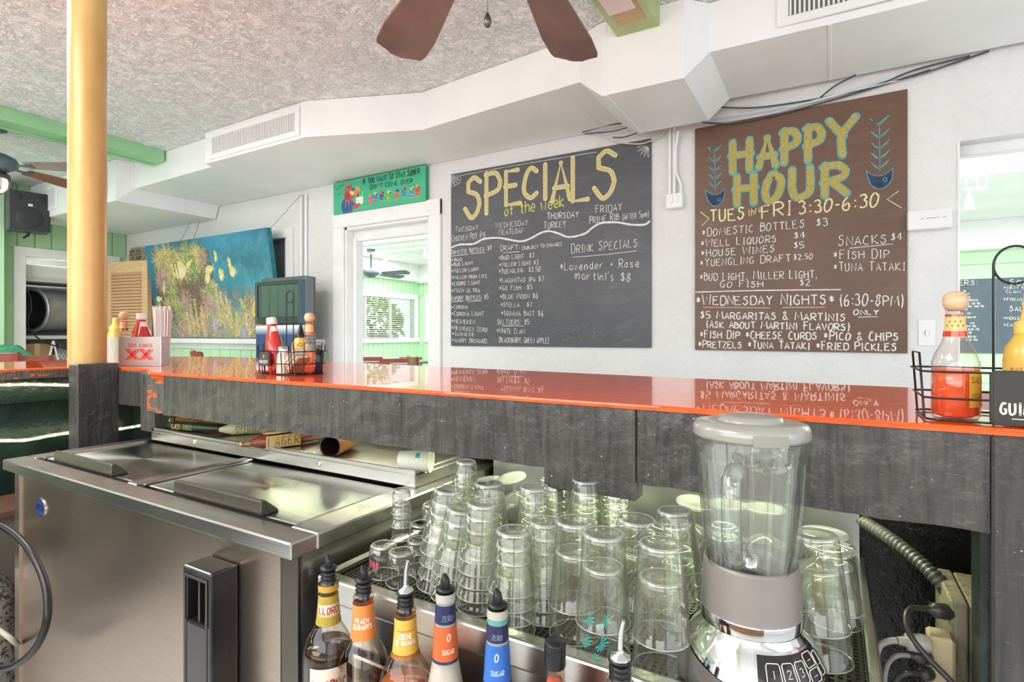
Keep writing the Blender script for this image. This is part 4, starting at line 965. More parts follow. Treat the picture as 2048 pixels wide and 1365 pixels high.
# ================================================================ COOLER
TZ = 0.84; x0, x1, y0, y1 = -2.05, -0.80, 0.63, 1.288
cl = thing('bottle_cooler', 'stainless steel chest cooler with two sliding lids under the bar', 'cooler', (-1.42, 0.96, 0))
a = MB(); a.box(x0 + 0.02, x1 - 0.062, y0 + 0.015, y1, 0.06, TZ - 0.028); a.build('cabinet', M_steelf, cl)
a = MB(); a.box(x0 + 0.018, x0 + 0.048, y0 + 0.010, y0 + 0.016, 0.06, TZ - 0.028); a.build('edge_strip', M_steelf, cl)
a = MB(); a.box(x1 - 0.062, x1 - 0.016, y0 + 0.016, y0 + 0.09, 0.06, TZ - 0.028); a.build('corner_strip', M_steeld, cl)
a = MB(); a.box(x1 - 0.064, x1 - 0.014, y0 + 0.024, y1, 0.06, TZ - 0.028); a.build('side_panel', M_steel, cl)
a = MB(); a.box(x0 + 0.03, x1 - 0.03, y0 + 0.03, y1 - 0.02, 0.0, 0.06); a.build('plinth', M_black, cl)
def rim(xa, xb, ya, yb, z0, z1, nm, m, bev=0.003):
    a = MB(); a.box(xa, xb, ya, yb, z0, z1); return a.build(nm, m, cl, bevel=bev)
rim(x0, x1, y0 - 0.012, y0 + 0.045, TZ - 0.03, TZ, 'top_rim', M_steel); rim(x1 - 0.075, x1, y0 + 0.045, y1, TZ - 0.03, TZ, 'top_rim', M_steel)
rim(x0, x0 + 0.05, y0 + 0.045, y1, TZ - 0.03, TZ, 'top_rim', M_steel); rim(-1.475, -1.435, y0 + 0.045, 0.985, TZ - 0.02, TZ + 0.001, 'divider', M_steel)
rim(x0 + 0.05, x1 - 0.075, y0 + 0.045, 0.985, TZ - 0.028, TZ - 0.018, 'track_bed', M_dark, 0)
for (la, lb, ha, hb) in ((-1.99, -1.485, -1.92, -1.59), (-1.425, -0.89, -1.30, -0.985)):
    a = MB(); a.box(la, lb, 0.70, 0.982, TZ - 0.016, TZ - 0.006); lid = a.build('lid', M_steelt, cl, bevel=0.002)
    a = MB(); a.prism([(ha, 0.690, TZ - 0.006), (ha, 0.735, TZ - 0.006), (ha, 0.730, TZ + 0.002), (ha, 0.700, TZ + 0.026), (ha, 0.692, TZ + 0.024)], (hb - ha, 0, 0)); a.build('handle', M_steeld, lid, bevel=0.002)
a = MB(); a.box(x0 + 0.06, x1 - 0.035, 0.985, y1, TZ, 0.872); a.build('rear_ledge', M_steel, cl, bevel=0.003)
a = MB()
a.box(x0 + 0.06, x1 - 0.035, 0.985, 0.995, 0.872, 0.882); a.box(x1 - 0.047, x1 - 0.035, 0.995, y1, 0.872, 0.882); a.build('ledge_rim', M_steel, cl, bevel=0.002)
for u in (388, 638):
    p = at(u, 880, Y=0.984); a = MB(); Mx = Matrix.Translation((p.x, 0.985, 0.860)) @ Matrix.Rotation(math.pi / 2, 4, 'X')
    a.lathe([(0, 0.004), (0.004, 0.004), (0.0075, 0.002), (0.008, 0)], (0, 0, 0), 14, M=Mx); a.box(-0.005, 0.005, -0.0012, 0.0012, 0.003, 0.0048, M=Mx); a.build('screw', M_chrome, cl)
# enamel badge
bc = at(82, 1015, Y=y0 + 0.0145); a = MB(); Mx = Matrix.Translation(bc) @ Matrix.Rotation(math.pi / 2, 4, 'X') @ Matrix.Scale(1.25, 4, (0, 1, 0)) @ Matrix.Rotation(0.3, 4, 'Z')
Mb = Matrix.Translation(bc) @ Matrix.Rotation(math.pi / 2, 4, 'X')
def ell(rx, ry, z0, z1, m, nm, par):
    a = MB(); a.prism([(rx * math.cos(k * math.pi / 14), ry * math.sin(k * math.pi / 14), z0) for k in range(28)], (0, 0, z1 - z0), M=Mb); return a.build(nm, m, par)
bd = ell(0.031, 0.024, -0.001, 0.003, M_chrome, 'badge', cl); ell(0.028, 0.021, 0.003, 0.0036, plain('badge_blue', '#2d3f86', 0.3), 'badge_face', bd)
a = MB(); wtext(a, 'APEX', planef(bc + Vector((-0.020, -0.0042, -0.008)), (1, 0, 0), (0, 0, 1)), 0, 0.040, 0, 0.017, 0.0026, 0.2); a.build('badge_lettering', M_chrome, bd)
# bottle opener with cap catcher
op = thing('cap_catcher', 'black box-shaped bottle cap catcher fixed to the cooler front', 'cap catcher', (-1.03, 0.645, 0.4))
X0, X1, Y0, Y1, Z0, Z1 = -1.077, -0.985, 0.589, 0.644, 0.40, 0.757
a = MB(); w_ = 0.012; zo0, zo1 = 0.655, 0.738
a.box(X0, X0 + w_, Y0, Y1, Z0, Z1 - 0.012); a.box(X1 - w_, X1, Y0, Y1, Z0, Z1 - 0.012); a.box(X0, X1, Y0, Y1, zo1, Z1); a.box(X0 + w_, X1 - w_, Y0, Y1, Z0, zo0); a.box(X0 + w_, X1 - w_, Y1 - 0.01, Y1, zo0, zo1)
a.build('catcher_body', plain('scuffed_black_plastic', '#262325', 0.22, coat=0.3, var=0.3, vscale=30), op, bevel=0.004, seg=2)
a = MB(); a.box(X0 + w_ + 0.03, X0 + w_ + 0.036, Y0 + 0.006, Y1 - 0.01, zo0, zo1); a.build('opener_plate', M_steeld, op)
a = MB(); a.box(X0 + 0.008, X1 - 0.008, Y0 - 0.003, Y0, zo1, zo1 + 0.006); a.box(X0 + 0.008, X0 + 0.013, Y0 - 0.003, Y0, zo0, zo1); a.box(X1 - 0.013, X1 - 0.008, Y0 - 0.003, Y0, zo0, zo1); a.build('opening_lip', M_steeld, op, bevel=0.001)

# gas bottle, regulator and hoses left of the cooler
gc = (-2.20, 0.60)
g = thing('gas_cylinder', 'speckled grey gas cylinder with brass valve left of the cooler', 'gas cylinder', (gc[0], gc[1], 0))
t = NT('speckled_cylinder'); co = t.coord(); t.set(t.mix(t.ramp(t.noise(co, 70, 3, 0.7), [(0.52, (0, 0, 0)), (0.56, (1, 1, 1))]), srgb('#b8b3aa'), srgb('#5d5650')), 0.4, 0.3); M_cyl = t.m
a = MB(); a.lathe([(0.10, 0), (0.105, 0.02), (0.105, 0.36), (0.095, 0.42), (0.06, 0.47), (0.03, 0.49), (0.03, 0.52)], (gc[0], gc[1], 0), 28); a.build('cylinder_body', M_cyl, g)
M_brass = plain('dull_brass', '#9d8257', 0.35, 0.8, var=0.2, vscale=30)
a = MB(); a.lathe([(0, 0.52), (0.020, 0.52), (0.020, 0.58), (0.013, 0.59), (0.013, 0.64), (0, 0.64)], (gc[0], gc[1], 0), 14); a.tube([(gc[0] - 0.06, gc[1], 0.56), (gc[0] + 0.08, gc[1], 0.56)], 0.013, 10); a.build('valve', M_brass, g)
a = MB(); a.lathe([(0.006, 0.64), (0.033, 0.642), (0.036, 0.655), (0.033, 0.668), (0, 0.670)], (gc[0], gc[1], 0), 12); a.build('valve_wheel', M_black, g, bevel=0.002)
a = MB(); a.lathe([(0, -0.015), (0.032, -0.015), (0.034, 0.0), (0.032, 0.015), (0, 0.015)], (0, 0, 0), 20, M=Matrix.Translation((gc[0] + 0.09, gc[1] - 0.02, 0.60)) @ Matrix.Rotation(1.3, 4, 'X')); a.build('gauge', M_steeld, g)
a = MB(); a.box(gc[0] - 0.09, gc[0] - 0.04, gc[1] - 0.112, gc[1] - 0.107, 0.33, 0.50); a.build('hang_tag', plain('tag_teal', '#4f7f7a', 0.5), g)
def hose(name, label, pts, r, m, cat='hose', ribs=None, ends=None, group=None):
    P = [Vector(p) for p in pts]; path = []
    for i in range(len(P) - 1):
        p0, p1, p2, p3 = P[max(i - 1, 0)], P[i], P[i + 1], P[min(i + 2, len(P) - 1)]
        for k in range(8):
            u = k / 8; path.append(0.5 * ((2 * p1) + (p2 - p0) * u + (2 * p0 - 5 * p1 + 4 * p2 - p3) * u * u + (3 * p1 - p0 - 3 * p2 + p3) * u ** 3))
    path.append(P[-1]); h_ = thing(name, label, cat, P[0], 0, group); a = MB()
    if ribs:
        fine = []; rad = []
        L = [0]
        for p, q in zip(path[:-1], path[1:]): L.append(L[-1] + (q - p).length)
        n = int(L[-1] / ribs * 4); j = 0
        for k in range(n + 1):
            s_ = L[-1] * k / n
            while j < len(L) - 2 and L[j + 1] < s_: j += 1
            fine.append(path[j].lerp(path[j + 1], (s_ - L[j]) / max(L[j + 1] - L[j], 1e-6))); rad.append(r * (1.0 if k % 4 in (0, 1) else 0.86))
        a.tube(fine, rad, 14)
    else: a.tube(path, r, 10)
    a.build('hose' if cat == 'hose' else 'cord', m, h_); return h_
hose('gas_hose', 'black rubber gas hose looping in front of the cooler left side', [at(-30, 1040, d=1.50), at(20, 1062, d=1.45), at(62, 1105, d=1.38), at(92, 1175, d=1.33), at(92, 1250, d=1.30), at(60, 1310, d=1.32), at(5, 1338, d=1.38), at(-60, 1320, d=1.45)], 0.0085, M_black)
hose('drain_hose', 'greyish clear hose curving down at the far lower left', [at(-30, 1240, d=1.55), at(0, 1262, d=1.52), at(30, 1285, d=1.52), at(36, 1296, d=1.62), at(34, 1335, d=1.68)], 0.007, plain('clear_hose', '#b0a99a', 0.3))
a = MB(); gx = thing('storage_crate', 'grey crate with dull red lid behind the gas cylinder', 'crate', (-2.55, 0.75, 0))
a.box(-2.72, -2.46, 0.55, 0.90, 0.565, 0.585); a.build('lid_panel', plain('dull_red', '#7a564c', 0.5), gx)
a = MB(); a.box(-2.71, -2.47, 0.56, 0.89, 0, 0.565); a.build('crate_box', plain('crate_grey', '#7a726a', 0.6), gx)
# ================================================================ DRAINBOARD
DZ0 = 0.76
db = thing('drainboard', 'stainless steel glass drainboard with black mesh mat under the bar', 'drainboard', (-0.37, 0.96, 0))
a = MB(); a.box(-0.79, 0.045, 0.685, 1.245, DZ0 - 0.02, DZ0 - 0.012); a.build('tray', M_steel, db)
a = MB(); a.box(-0.79, 0.055, 0.665, 0.690, DZ0 - 0.03, DZ0 + 0.012); a.build('front_lip', M_steel, db, bevel=0.004, seg=2)
a = MB(); a.box(-0.79, -0.775, 0.690, 1.245, DZ0 - 0.02, DZ0 + 0.012); a.build('side_lip', M_steel, db, bevel=0.003)
a = MB(); a.box(0.040, 0.055, 0.690, 1.245, DZ0 - 0.02, DZ0 + 0.012); a.build('side_lip', M_steel, db, bevel=0.003)
a = MB(); a.box(-0.785, 0.05, 0.672, 0.682, 0.30, DZ0 - 0.03); a.build('apron', M_steel, db)
a = MB(); a.box(-0.785, 0.05, 0.664, 0.672, 0.30, 0.60); a.build('apron', M_steel, db, bevel=0.002)
a = MB(); a.box(0.045, 0.055, 0.69, 1.24, 0.30, DZ0 - 0.02); a.build('end_plate', M_steel, db)
a = MB(); a.box(-0.785, 0.045, 1.245, 1.255, DZ0 - 0.02, 1.045); a.build('backsplash', plain('backsplash_steel', '#b4b5b8', 0.32, 0.85, var=0.05), db)
a = MB()
n = 84
for i in range(n): x = -0.772 + 0.810 * (i + 0.5) / n; a.box(x - 0.0022, x + 0.0022, 0.694, 1.24, DZ0 - 0.006, DZ0)
for j in range(58): y = 0.694 + 0.546 * (j + 0.5) / 58; a.box(-0.772, 0.038, y - 0.0022, y + 0.0022, DZ0 - 0.0065, DZ0 - 0.0005)
a.build('mesh_mat', plain('black_rubber_mat', '#2b2724', 0.45), db, kind='stuff')
a = MB(); a.box(-0.772, 0.038, 0.694, 1.24, DZ0 - 0.0115, DZ0 - 0.0068); a.build('mat_base', plain('mat_base_brown', '#57504a', 0.5), db)
sr = thing('speed_rail', 'steel bottle rail hung along the front of the drainboard', 'bottle rail', (-0.35, 0.60, 0.45))
a = MB(); a.box(-0.785, 0.06, 0.545, 0.662, 0.485, 0.495); a.box(-0.785, 0.06, 0.540, 0.546, 0.485, 0.60); a.box(-0.785, 0.06, 0.656, 0.663, 0.485, 0.66); a.build('trough', M_steel, sr)
# ================================================================ GLASSWARE
def tumbler_parts(r0, r1, h, th, name, label, cat, loc, M, m=None, ribs=0, sq=0, group=None, decor=None):
    """upside-down glass: rim (radius r0) at z=0, base (radius r1) at z=h"""
    t_ = thing(name, label, cat, loc, 0, group)
    a = MB(); a.lathe([(r0, 0.0), (r0 + 0.0006, 0.0015), (r0 - 0.0004, 0.003), (r0 + (r1 - r0) * 0.5, h * 0.5), (r1 + 0.001, h * 0.93), (r1, h - 0.004), (r1 - 0.003, h), (r1 - 0.008, h - 0.001), (r1 - 0.012, h - 0.003), (0.0, h - 0.004)], (0, 0, 0), 26, M=M, sq=sq)
    a.build('glass_wall', m or M_glass, t_, world=False)
    a = MB(); a.lathe([(r1 + (r0 - r1) * 0.12 - 0.002, h - th - 0.002), (r1 - 0.004, h - th + 0.001), (0.0, h - th + 0.0015)], (0, 0, 0), 20, M=M)
    a.build('thick_base', m or M_glass, t_, world=False)
    a = MB(); a.lathe([(r0 - 0.0012, 0.0012), (r0, 0.0), (r0 + 0.0008, 0.0012), (r0, 0.0026), (r0 - 0.0012, 0.0012)], (0, 0, 0), 28, M=M, sq=sq); a.build('rim', M_gedge, t_, world=False)
    a = MB(); a.lathe([(r1 - 0.0045, h - 0.0002), (r1 - 0.0025, h + 0.0010), (r1 - 0.0004, h - 0.0006), (r1, h - 0.003)], (0, 0, 0), 28, M=M, sq=sq)
    a.build('base_ring', M_gedge, t_, world=False)
    return t_
protos = {}
ORD = ['top', 'second', 'third', 'fourth', 'fifth', 'sixth', 'seventh', 'eighth']
KINDS = {'A': (0.0365, 0.0262, 0.086, 0.010, 0.0205), 'B': (0.0375, 0.0285, 0.122, 0.012, 0.044), 'C': (0.0330, 0.0200, 0.098, 0.009, 0.022), 'S': (0.0185, 0.0150, 0.044, 0.006, 0.024), 'R': (0.0260, 0.0215, 0.056, 0.008, 0.03)}
def stack(kind, base, n, lean, desc, group, noun='clear glass tumbler', z0=None, m=None):
    """n nested upside-down glasses; base = rim centre of the lowest one; lean = tilt toward (dx,dy)"""
    r0, r1, h, th, sp = KINDS[kind]; ax = Vector((lean[0], lean[1], 1)).normalized()
    R = Vector((0, 0, 1)).rotation_difference(ax).to_matrix().to_4x4()
    base = Vector(base)
    if z0 is not None: base.z = z0
    base.z += (abs(lean[0]) + abs(lean[1])) * r0 * 0.9
    for k in range(n):
        lab = '%s, %s' % (noun, desc) if n == 1 else '%s, %s of %s' % (noun, (ORD[n - 1 - k] if k else 'bottom one'), desc)
        key = (kind, m)
        if key not in protos:
            t_ = tumbler_parts(r0, r1, h, th, 'tumbler' if kind in 'ABC' else 'small_glass', lab, 'glass', (0, 0, 0), Matrix.Identity(4), m, group=group, sq=0.12 if kind == 'R' else 0); protos[key] = t_; first = True
        else: t_ = copy_tree(protos[key]); t_['label'] = lab; t_['group'] = group
        p = base + ax * sp * k
        t_.location = p + Vector((rnd.uniform(-1, 1), rnd.uniform(-1, 1), 0)) * (0.0006 if k else 0)
        t_.rotation_euler = (R @ Matrix.Rotation(rnd.uniform(0, 6), 4, 'Z')).to_euler()
G1 = 'upturned tumblers drying on the bar mat'
def gz(u, v): return at(u, v, Z=DZ0)
def zz(x, y): return at(840 + x / 3.067, 920 + y / 3.067, Z=DZ0)
stack('B', zz(1480, 1290), 2, (0.0, 0), 'the pair nearest the front lip', G1)
stack('B', zz(1120, 1190), 2, (0.01, 0), 'the frontmost pair with teal leaf decals', G1)
stack('B', zz(950, 1065), 2, (0.0, 0.0), 'the tall pair left of the teal decal pair', G1)
stack('B', at(1262, 1262, Z=DZ0), 2, (0.05, 0.0), 'the pair just behind the front middle', G1)
stack('A', at(1362, 1245, Z=DZ0), 5, (-0.06, 0.0), 'the stack left of the blender jar', G1)
stack('A', zz(555, 1050), 4, (0.03, 0.02), 'the leaning stack at the front centre left', G1)
stack('A', zz(360, 900), 5, (0.05, 0.0), 'the stack behind the blue labelled bottle', G1)
stack('A', zz(195, 850), 4, (0.11, 0.04), 'the slanting stack near the small glasses', G1)
stack('A', zz(110, 790), 5, (0.10, 0.05), 'the outermost left leaning stack', G1)
stack('A', zz(770, 955), 4, (0.0, 0.0), 'the stack in the middle front row', G1)
stack('A', at(978, 1150, Z=DZ0), 5, (0.0, 0.0), 'the second row stack at left', G1)
stack('A', at(1069, 1163, Z=DZ0), 5, (0.0, 0.0), 'the second row stack at centre', G1)
stack('A', at(1112, 1112, Z=DZ0), 4, (-0.05, 0.03), 'the rear stack tipped under the fascia', G1)
stack('A', at(1172, 1140, Z=DZ0), 5, (0.0, 0.0), 'the rear stack below the frosted feet', G1)
stack('A', at(1240, 1135, Z=DZ0), 5, (-0.07, 0.0), 'the rear stack right of centre', G1)
stack('C', at(925, 1110, Z=DZ0), 5, (0.05, 0.0), 'the narrow rear stack beside the cooler', G1)
stack('A', at(1322, 1180, Z=DZ0), 2, (0.0, 0.0), 'the low stack behind the right pair', G1)
stack('B', at(1643, 1322, Z=DZ0), 2, (-0.05, 0.02), 'the pair right of the blender', G1)
stack('A', at(1672, 1245, Z=DZ0), 2, (-0.04, 0.0), 'the low stack behind the blender pair', G1)
stack('A', at(1445, 1212, Z=DZ0), 3, (0.0, 0.0), 'the stack seen through the blender jar', G1)
# small glasses by the cooler
G2 = 'small glasses in the drainboard corner'
stack('R', at(767, 1150, Z=DZ0), 1, (0, 0), 'faint red print, left of the trio by the cooler', G2, 'small rocks glass', m=M_glassd)
stack('R', at(803, 1166, Z=DZ0), 1, (0, 0), 'nearest of the trio by the cooler', G2, 'small square-shouldered glass', m=M_glassd)
stack('R', at(838, 1139, Z=DZ0), 1, (0, 0), 'right of the trio by the cooler', G2, 'small rocks glass', m=M_glassd)
pS = at(803, 1138, Z=DZ0)
stack('S', at(803, 1098, d=1.02), 3, (0.0, 0), 'the little stack balanced on the trio', G2, 'clear plastic shot cup', z0=DZ0 + 0.058)
stack('R', at(842, 1102, Z=DZ0), 1, (0, 0), 'dark one behind the trio', G2, 'smoky shot glass', m=glass('smoky_glass', (0.5, 0.52, 0.47), 1.2, 0.05, 0.4))
stack('R', at(868, 1090, Z=DZ0), 2, (0, 0), 'the short stack behind the dark one', G2, 'small clear glass', m=M_glassd)
rg = [o for o in C.objects if 'faint red print' in o.get('label', '')][0]
a = MB(); fr_ = conef((0, 0, 0), [(0.0262, 0.0), (0.0218, 0.056)], 0.0006)
for k in range(5): a.add([fr_(-2.6 + k * .3, .018 + (k % 2) * .006), fr_(-2.4 + k * .3, .016 + (k % 3) * .004), fr_(-2.36 + k * .3, .030), fr_(-2.55 + k * .3, .034)], [(0, 1, 2, 3)])
a.build('red_print', plain('faded_red_print', '#c9566a', 0.5), rg, world=False, kind='stuff'); rg.rotation_euler = (0, 0, 0)
# teal leaf decals on the front pair
dcl = [o for o in C.objects if o.get('label', '').startswith('clear glass tumbler, bottom one of the frontmost pair')][0]
a = MB(); fcone = conef((0, 0, 0), [(0.0375, 0.0), (0.0285, 0.122)], 0.0008); R_ = random.Random(4)
for cx, cz in ((-1.95, 0.030), (-1.35, 0.032), (-1.9, 0.060), (-1.25, 0.062), (-1.6, 0.012)):
    for k in range(9):
        an = -2.4 + k * 0.45; L = R_.uniform(0.008, 0.014); q = [(cx, cz), (cx + math.cos(an - .12) * L * 18, cz + math.sin(an - .12) * L * .8), (cx + math.cos(an) * L * 28, cz + math.sin(an) * L), (cx + math.cos(an + .12) * L * 18, cz + math.sin(an + .12) * L * .8)]
        a.add([fcone(*p) for p in q], [(0, 1, 2, 3)])
o = a.build('leaf_decal', plain('teal_print', '#35b3a4', 0.4), dcl, world=False, kind='stuff', label='teal leaf decal'); dcl.rotation_euler = (0, 0.01, 0.05)
# stemmed glasses standing on their bowls, feet up
def stem_glass(label, top, hgt, foot, lean=(0, 0), bowl=0.036, z_rest=DZ0):
    top = Vector(top); ax = Vector((lean[0], lean[1], 1)).normalized(); base = Vector((top.x, top.y, z_rest)) - Vector((lean[0], lean[1], 0)) * hgt
    base.z += (abs(lean[0]) + abs(lean[1])) * bowl
    t_ = thing('stemmed_glass', label, 'glass', base, 0, 'upturned stemmed glasses at the back of the mat')
    M = Vector((0, 0, 1)).rotation_difference(ax).to_matrix().to_4x4()
    a = MB(); a.lathe([(bowl, 0), (bowl + 0.001, 0.003), (bowl * 1.12, hgt * 0.25), (bowl * 0.95, hgt * 0.42), (bowl * 0.45, hgt * 0.53), (0.005, hgt * 0.57)], (0, 0, 0), 26, M=M); a.build('bowl', M_glassm, t_, world=False)
    a = MB(); a.lathe([(0.005, hgt * 0.57), (0.0038, hgt * 0.7), (0.0045, hgt * 0.93), (0.009, hgt * 0.97)], (0, 0, 0), 14, M=M); a.build('stem', M_glassm, t_, world=False)
    a = MB(); a.lathe([(0.009, hgt * 0.97), (foot * 0.7, hgt * 0.975), (foot, hgt - 0.001), (foot + 0.0008, hgt), (foot, hgt + 0.002), (foot * 0.55, hgt), (0, hgt + 0.001)], (0, 0, 0), 26, M=M); a.build('foot', M_glassm, t_, world=False)
    return t_
for lab, u, v, Y, foot, lean in (('stemmed glass leaning with its round foot facing out, at left rear', 1024, 964, 1.13, 0.034, (-0.10, -0.22)), ('upturned stemmed glass whose foot shows left under the fascia', 1124, 950, 1.14, 0.034, (0, 0)), ('upturned stemmed glass whose foot shows second under the fascia', 1184, 960, 1.15, 0.034, (0, 0)),
                           ('upturned stemmed glass whose foot shows third under the fascia', 1236, 968, 1.16, 0.034, (0, 0)), ('stemmed glass tilted toward the blender jar, foot up', 1391, 1014, 1.10, 0.036, (0.12, -0.1)), ('upturned stemmed glass right of the blender, farther foot', 1648, 1068, 1.08, 0.037, (0, 0)),
                           ('upturned stemmed glass right of the blender, nearer foot', 1660, 1096, 0.99, 0.037, (0.02, 0)), ('upturned stemmed glass behind the blender jar, left one', 1455, 1010, 1.12, 0.036, (0, 0)), ('upturned stemmed glass behind the blender jar, right one', 1530, 1018, 1.13, 0.036, (0, 0)), ('upturned stemmed glass lying back beside the cooler corner', 975, 962, 1.17, 0.03, (-0.15, 0.0))):
    p = at(u, v, Y=Y); stem_glass(lab, p, p.z - DZ0, foot, lean)

# ================================================================ BOTTLES
def bottle_M(x, y, z, lean=(0, 0)):
    return Matrix.Translation((x, y, z)) @ Vector((0, 0, 1)).rotation_difference(Vector((lean[0], lean[1], 1)).normalized()).to_matrix().to_4x4()
CAMA = lambda x, y: math.atan2(-y, -x)       # angle of the side that faces the photographer
def pourer(t_, hn, steel=False, rings=True, r=0.0125):
    """cork rings in the mouth at height hn, a disk, then a spout"""
    zd = hn + (0.018 if rings else 0.003); a = MB()
    if rings:
        for k in range(3): q = hn - 0.002 + k * 0.0062; a.lathe([(r * 0.82, q - 0.003), (r * 1.0, q), (r * 0.82, q + 0.003)], (0, 0, 0), 18)
    a.lathe([(r * 0.75, hn - 0.012), (r * 0.80, zd - 0.001), (r * 1.06, zd), (r * 1.06, zd + 0.0025), (r * 0.5, zd + 0.004), (0, zd + 0.004)], (0, 0, 0), 20); a.build('pourer_cork', M_black, t_, world=False)
    a = MB()
    if steel: a.lathe([(r * 0.95, zd + 0.002), (r * 0.85, zd + 0.005), (0.0045, zd + 0.008), (0.0036, zd + 0.012)], (0, 0, 0), 16); a.tube([(0, 0, zd + 0.008), (0.001, 0, zd + 0.032), (0.004, 0, zd + 0.046)], [0.0034, 0.0030, 0.0026], 12); a.build('pour_spout', M_chrome, t_, world=False)
    else: a.tube([(0, 0, zd + 0.002), (0, 0, zd + 0.010), (-0.0008, 0, zd + 0.016), (-0.003, 0, zd + 0.0215)], [0.0062, 0.0066, 0.0052, 0.0020], 12); a.build('pour_spout', M_black, t_, world=False)
def liquor(name, label, u, v_tip, Y, kind):
    p = at(u, v_tip, Y=Y); zb = 0.495
    total = p.z - zb
    t_ = thing(name, label, 'bottle', (p.x, Y, zb), 0, 'liquor bottles in the speed rail'); ca = CAMA(p.x, Y) 
    rings = kind.get('rings', True); hn = total if kind.get('cap') else total - (0.018 if rings else 0.003) - (0.046 if kind['steel'] else 0.0215)
    prof = [(r, z * hn) for r, z in kind['prof']]
    a = MB(); a.lathe([(0, 0.0)] + prof, (0, 0, 0), 30); a.build('glass_body', kind.get('glass', M_bglass), t_, world=False)
    if kind.get('liq'):
        zl = kind['liq'][0] * hn; lp = [(max(r - 0.0025, 0.001), z) for r, z in prof if z < zl]
        f = conef((0, 0, 0), prof, -0.0025); e = f(0, zl); lp.append((e.x, zl)); lp.append((0, zl))
        a = MB(); a.lathe([(0, 0.002)] + lp, (0, 0, 0), 26); a.build('liquid', plain('liquid_' + name, kind['liq'][1], 0.15, coat=0.3), t_, world=False)
    f = conef((0, 0, 0), prof, 0.0007)
    for (z0, z1, half, colr, texts, m_) in kind['labels']:
        a = MB()
        if half > 3: patch(a, f, -math.pi, math.pi, z0 * hn, z1 * hn, 30, 4)
        else: patch(a, f, ca - half, ca + half, z0 * hn, z1 * hn, 14, 4)
        lb = a.build('paper_label', plain('label_' + colr.strip('#'), colr, 0.35, var=0.03), t_, world=False)
        ft = conef((0, 0, 0), prof, 0.0012)
        for (txt, s0, s1, a0, a1, w, tc) in texts:
            a = MB(); wtext(a, txt, ft, ca + s0, ca + s1, (z0 + (z1 - z0) * a0) * hn, (z0 + (z1 - z0) * a1) * hn, w); a.build('lettering', plain('ink_' + tc.strip('#'), tc, 0.5), lb, world=False)
    if kind.get('cap'):
        a = MB(); a.lathe([(0.0125, hn - 0.030), (0.0132, hn - 0.028), (0.0132, hn - 0.009), (0.0127, hn - 0.008), (0.0132, hn - 0.007), (0.0132, hn - 0.002), (0.0122, hn), (0, hn)], (0, 0, 0), 24); a.build('screw_cap', M_black, t_, world=False)
    else: pourer(t_, hn, kind['steel'], rings, r=kind.get('pr', 0.0122))
    return t_
round_ = [(0.036, 0.003), (0.0385, 0.02), (0.0385, 0.60), (0.0375, 0.65), (0.0335, 0.705), (0.0275, 0.745), (0.0215, 0.775), (0.0180, 0.80), (0.0165, 0.85), (0.0142, 0.945), (0.0150, 0.955), (0.0150, 0.985), (0.0122, 1.0)]
liquor('coffee_liqueur_bottle', 'dark liqueur bottle with gold and white neck label, leftmost in the rail', 657, 1110, 0.60, dict(prof=round_, steel=False, liq=(0.69, '#241211'), labels=[
    (0.795, 0.935, 4, '#b59a3f', [], None), (0.955, 0.985, 4, '#c99a3a', [], None), (0.84, 0.895, 1.1, '#efe6d8', [('LLORD', -0.9, 0.95, 0.25, 0.80, 0.0016, '#b4382a')], None), (0.25, 0.625, 0.75, '#efe3cf', [('LLORDS', -0.6, 0.7, 0.55, 0.85, 0.003, '#b4382a'), ('COFFEE', -0.6, 0.7, 0.25, 0.4, 0.0016, '#7a1f1f')], None)]))
liquor('peach_schnapps_bottle', 'clear bottle with orange Peach Schnapps neck label', 727, 1132, 0.60, dict(prof=round_, steel=False, liq=(0.45, '#b98e72'), labels=[
    (0.795, 0.955, 4, '#e88a45', [('PEACH', -0.75, 0.45, 0.50, 0.64, 0.0013, '#fff3e2'), ('SCHNAPPS', -1.0, 0.75, 0.32, 0.46, 0.0013, '#fff3e2')], None), (0.25, 0.56, 0.8, '#e9a25c', [('ORO', -0.6, 0.6, 0.6, 0.85, 0.002, '#b4382a')], None)]))
liquor('banana_liqueur_bottle', 'clear bottle with yellow Creme de Banana neck label and steel pourer', 811, 1122, 0.60, dict(prof=round_, steel=True, liq=(0.66, '#c1622a'), labels=[
    (0.785, 0.805, 4, '#a4622a', [], None), (0.805, 0.955, 4, '#e3b54f', [('CREME', -0.55, 0.55, 0.46, 0.60, 0.0015, '#fff6df'), ('DE BANANA', -0.85, 0.85, 0.28, 0.42, 0.0014, '#fff6df')], None), (0.845, 0.848, 0.9, '#8a5a22', [], None), (0.905, 0.908, 0.9, '#8a5a22', [], None)]))
taper = [(0.034, 0.003), (0.0365, 0.02), (0.0365, 0.36), (0.0345, 0.44), (0.0285, 0.56), (0.0230, 0.66), (0.0170, 0.755), (0.0150, 0.86), (0.0138, 0.90), (0.0130, 0.965), (0.0125, 1.0)]
M_pale = glass('pale_syrup_glass', (0.88, 0.84, 0.78), 1.5, 0.05, 0.55, 0.35)
liquor('orange_syrup_bottle', 'frosted bottle with navy and orange neck label, black spout', 891, 1148, 0.60, dict(prof=taper, steel=False, glass=M_pale, rings=False, liq=(0.72, '#cdb49c'), labels=[
    (0.745, 0.755, 4, '#26305c', [], None), (0.755, 0.88, 4, '#d9632f', [('0%', 0.15, 0.75, 0.62, 0.82, 0.0014, '#fbe7d8'), ('SUGAR', -0.25, 0.7, 0.22, 0.36, 0.0009, '#fbe7d8')], None), (0.89, 0.96, 4, '#232a52', [('ZERO', -0.3, 0.7, 0.2, 0.5, 0.001, '#8087a8')], None), (0.97, 1.0, 4, '#b9b4ab', [], None)]))
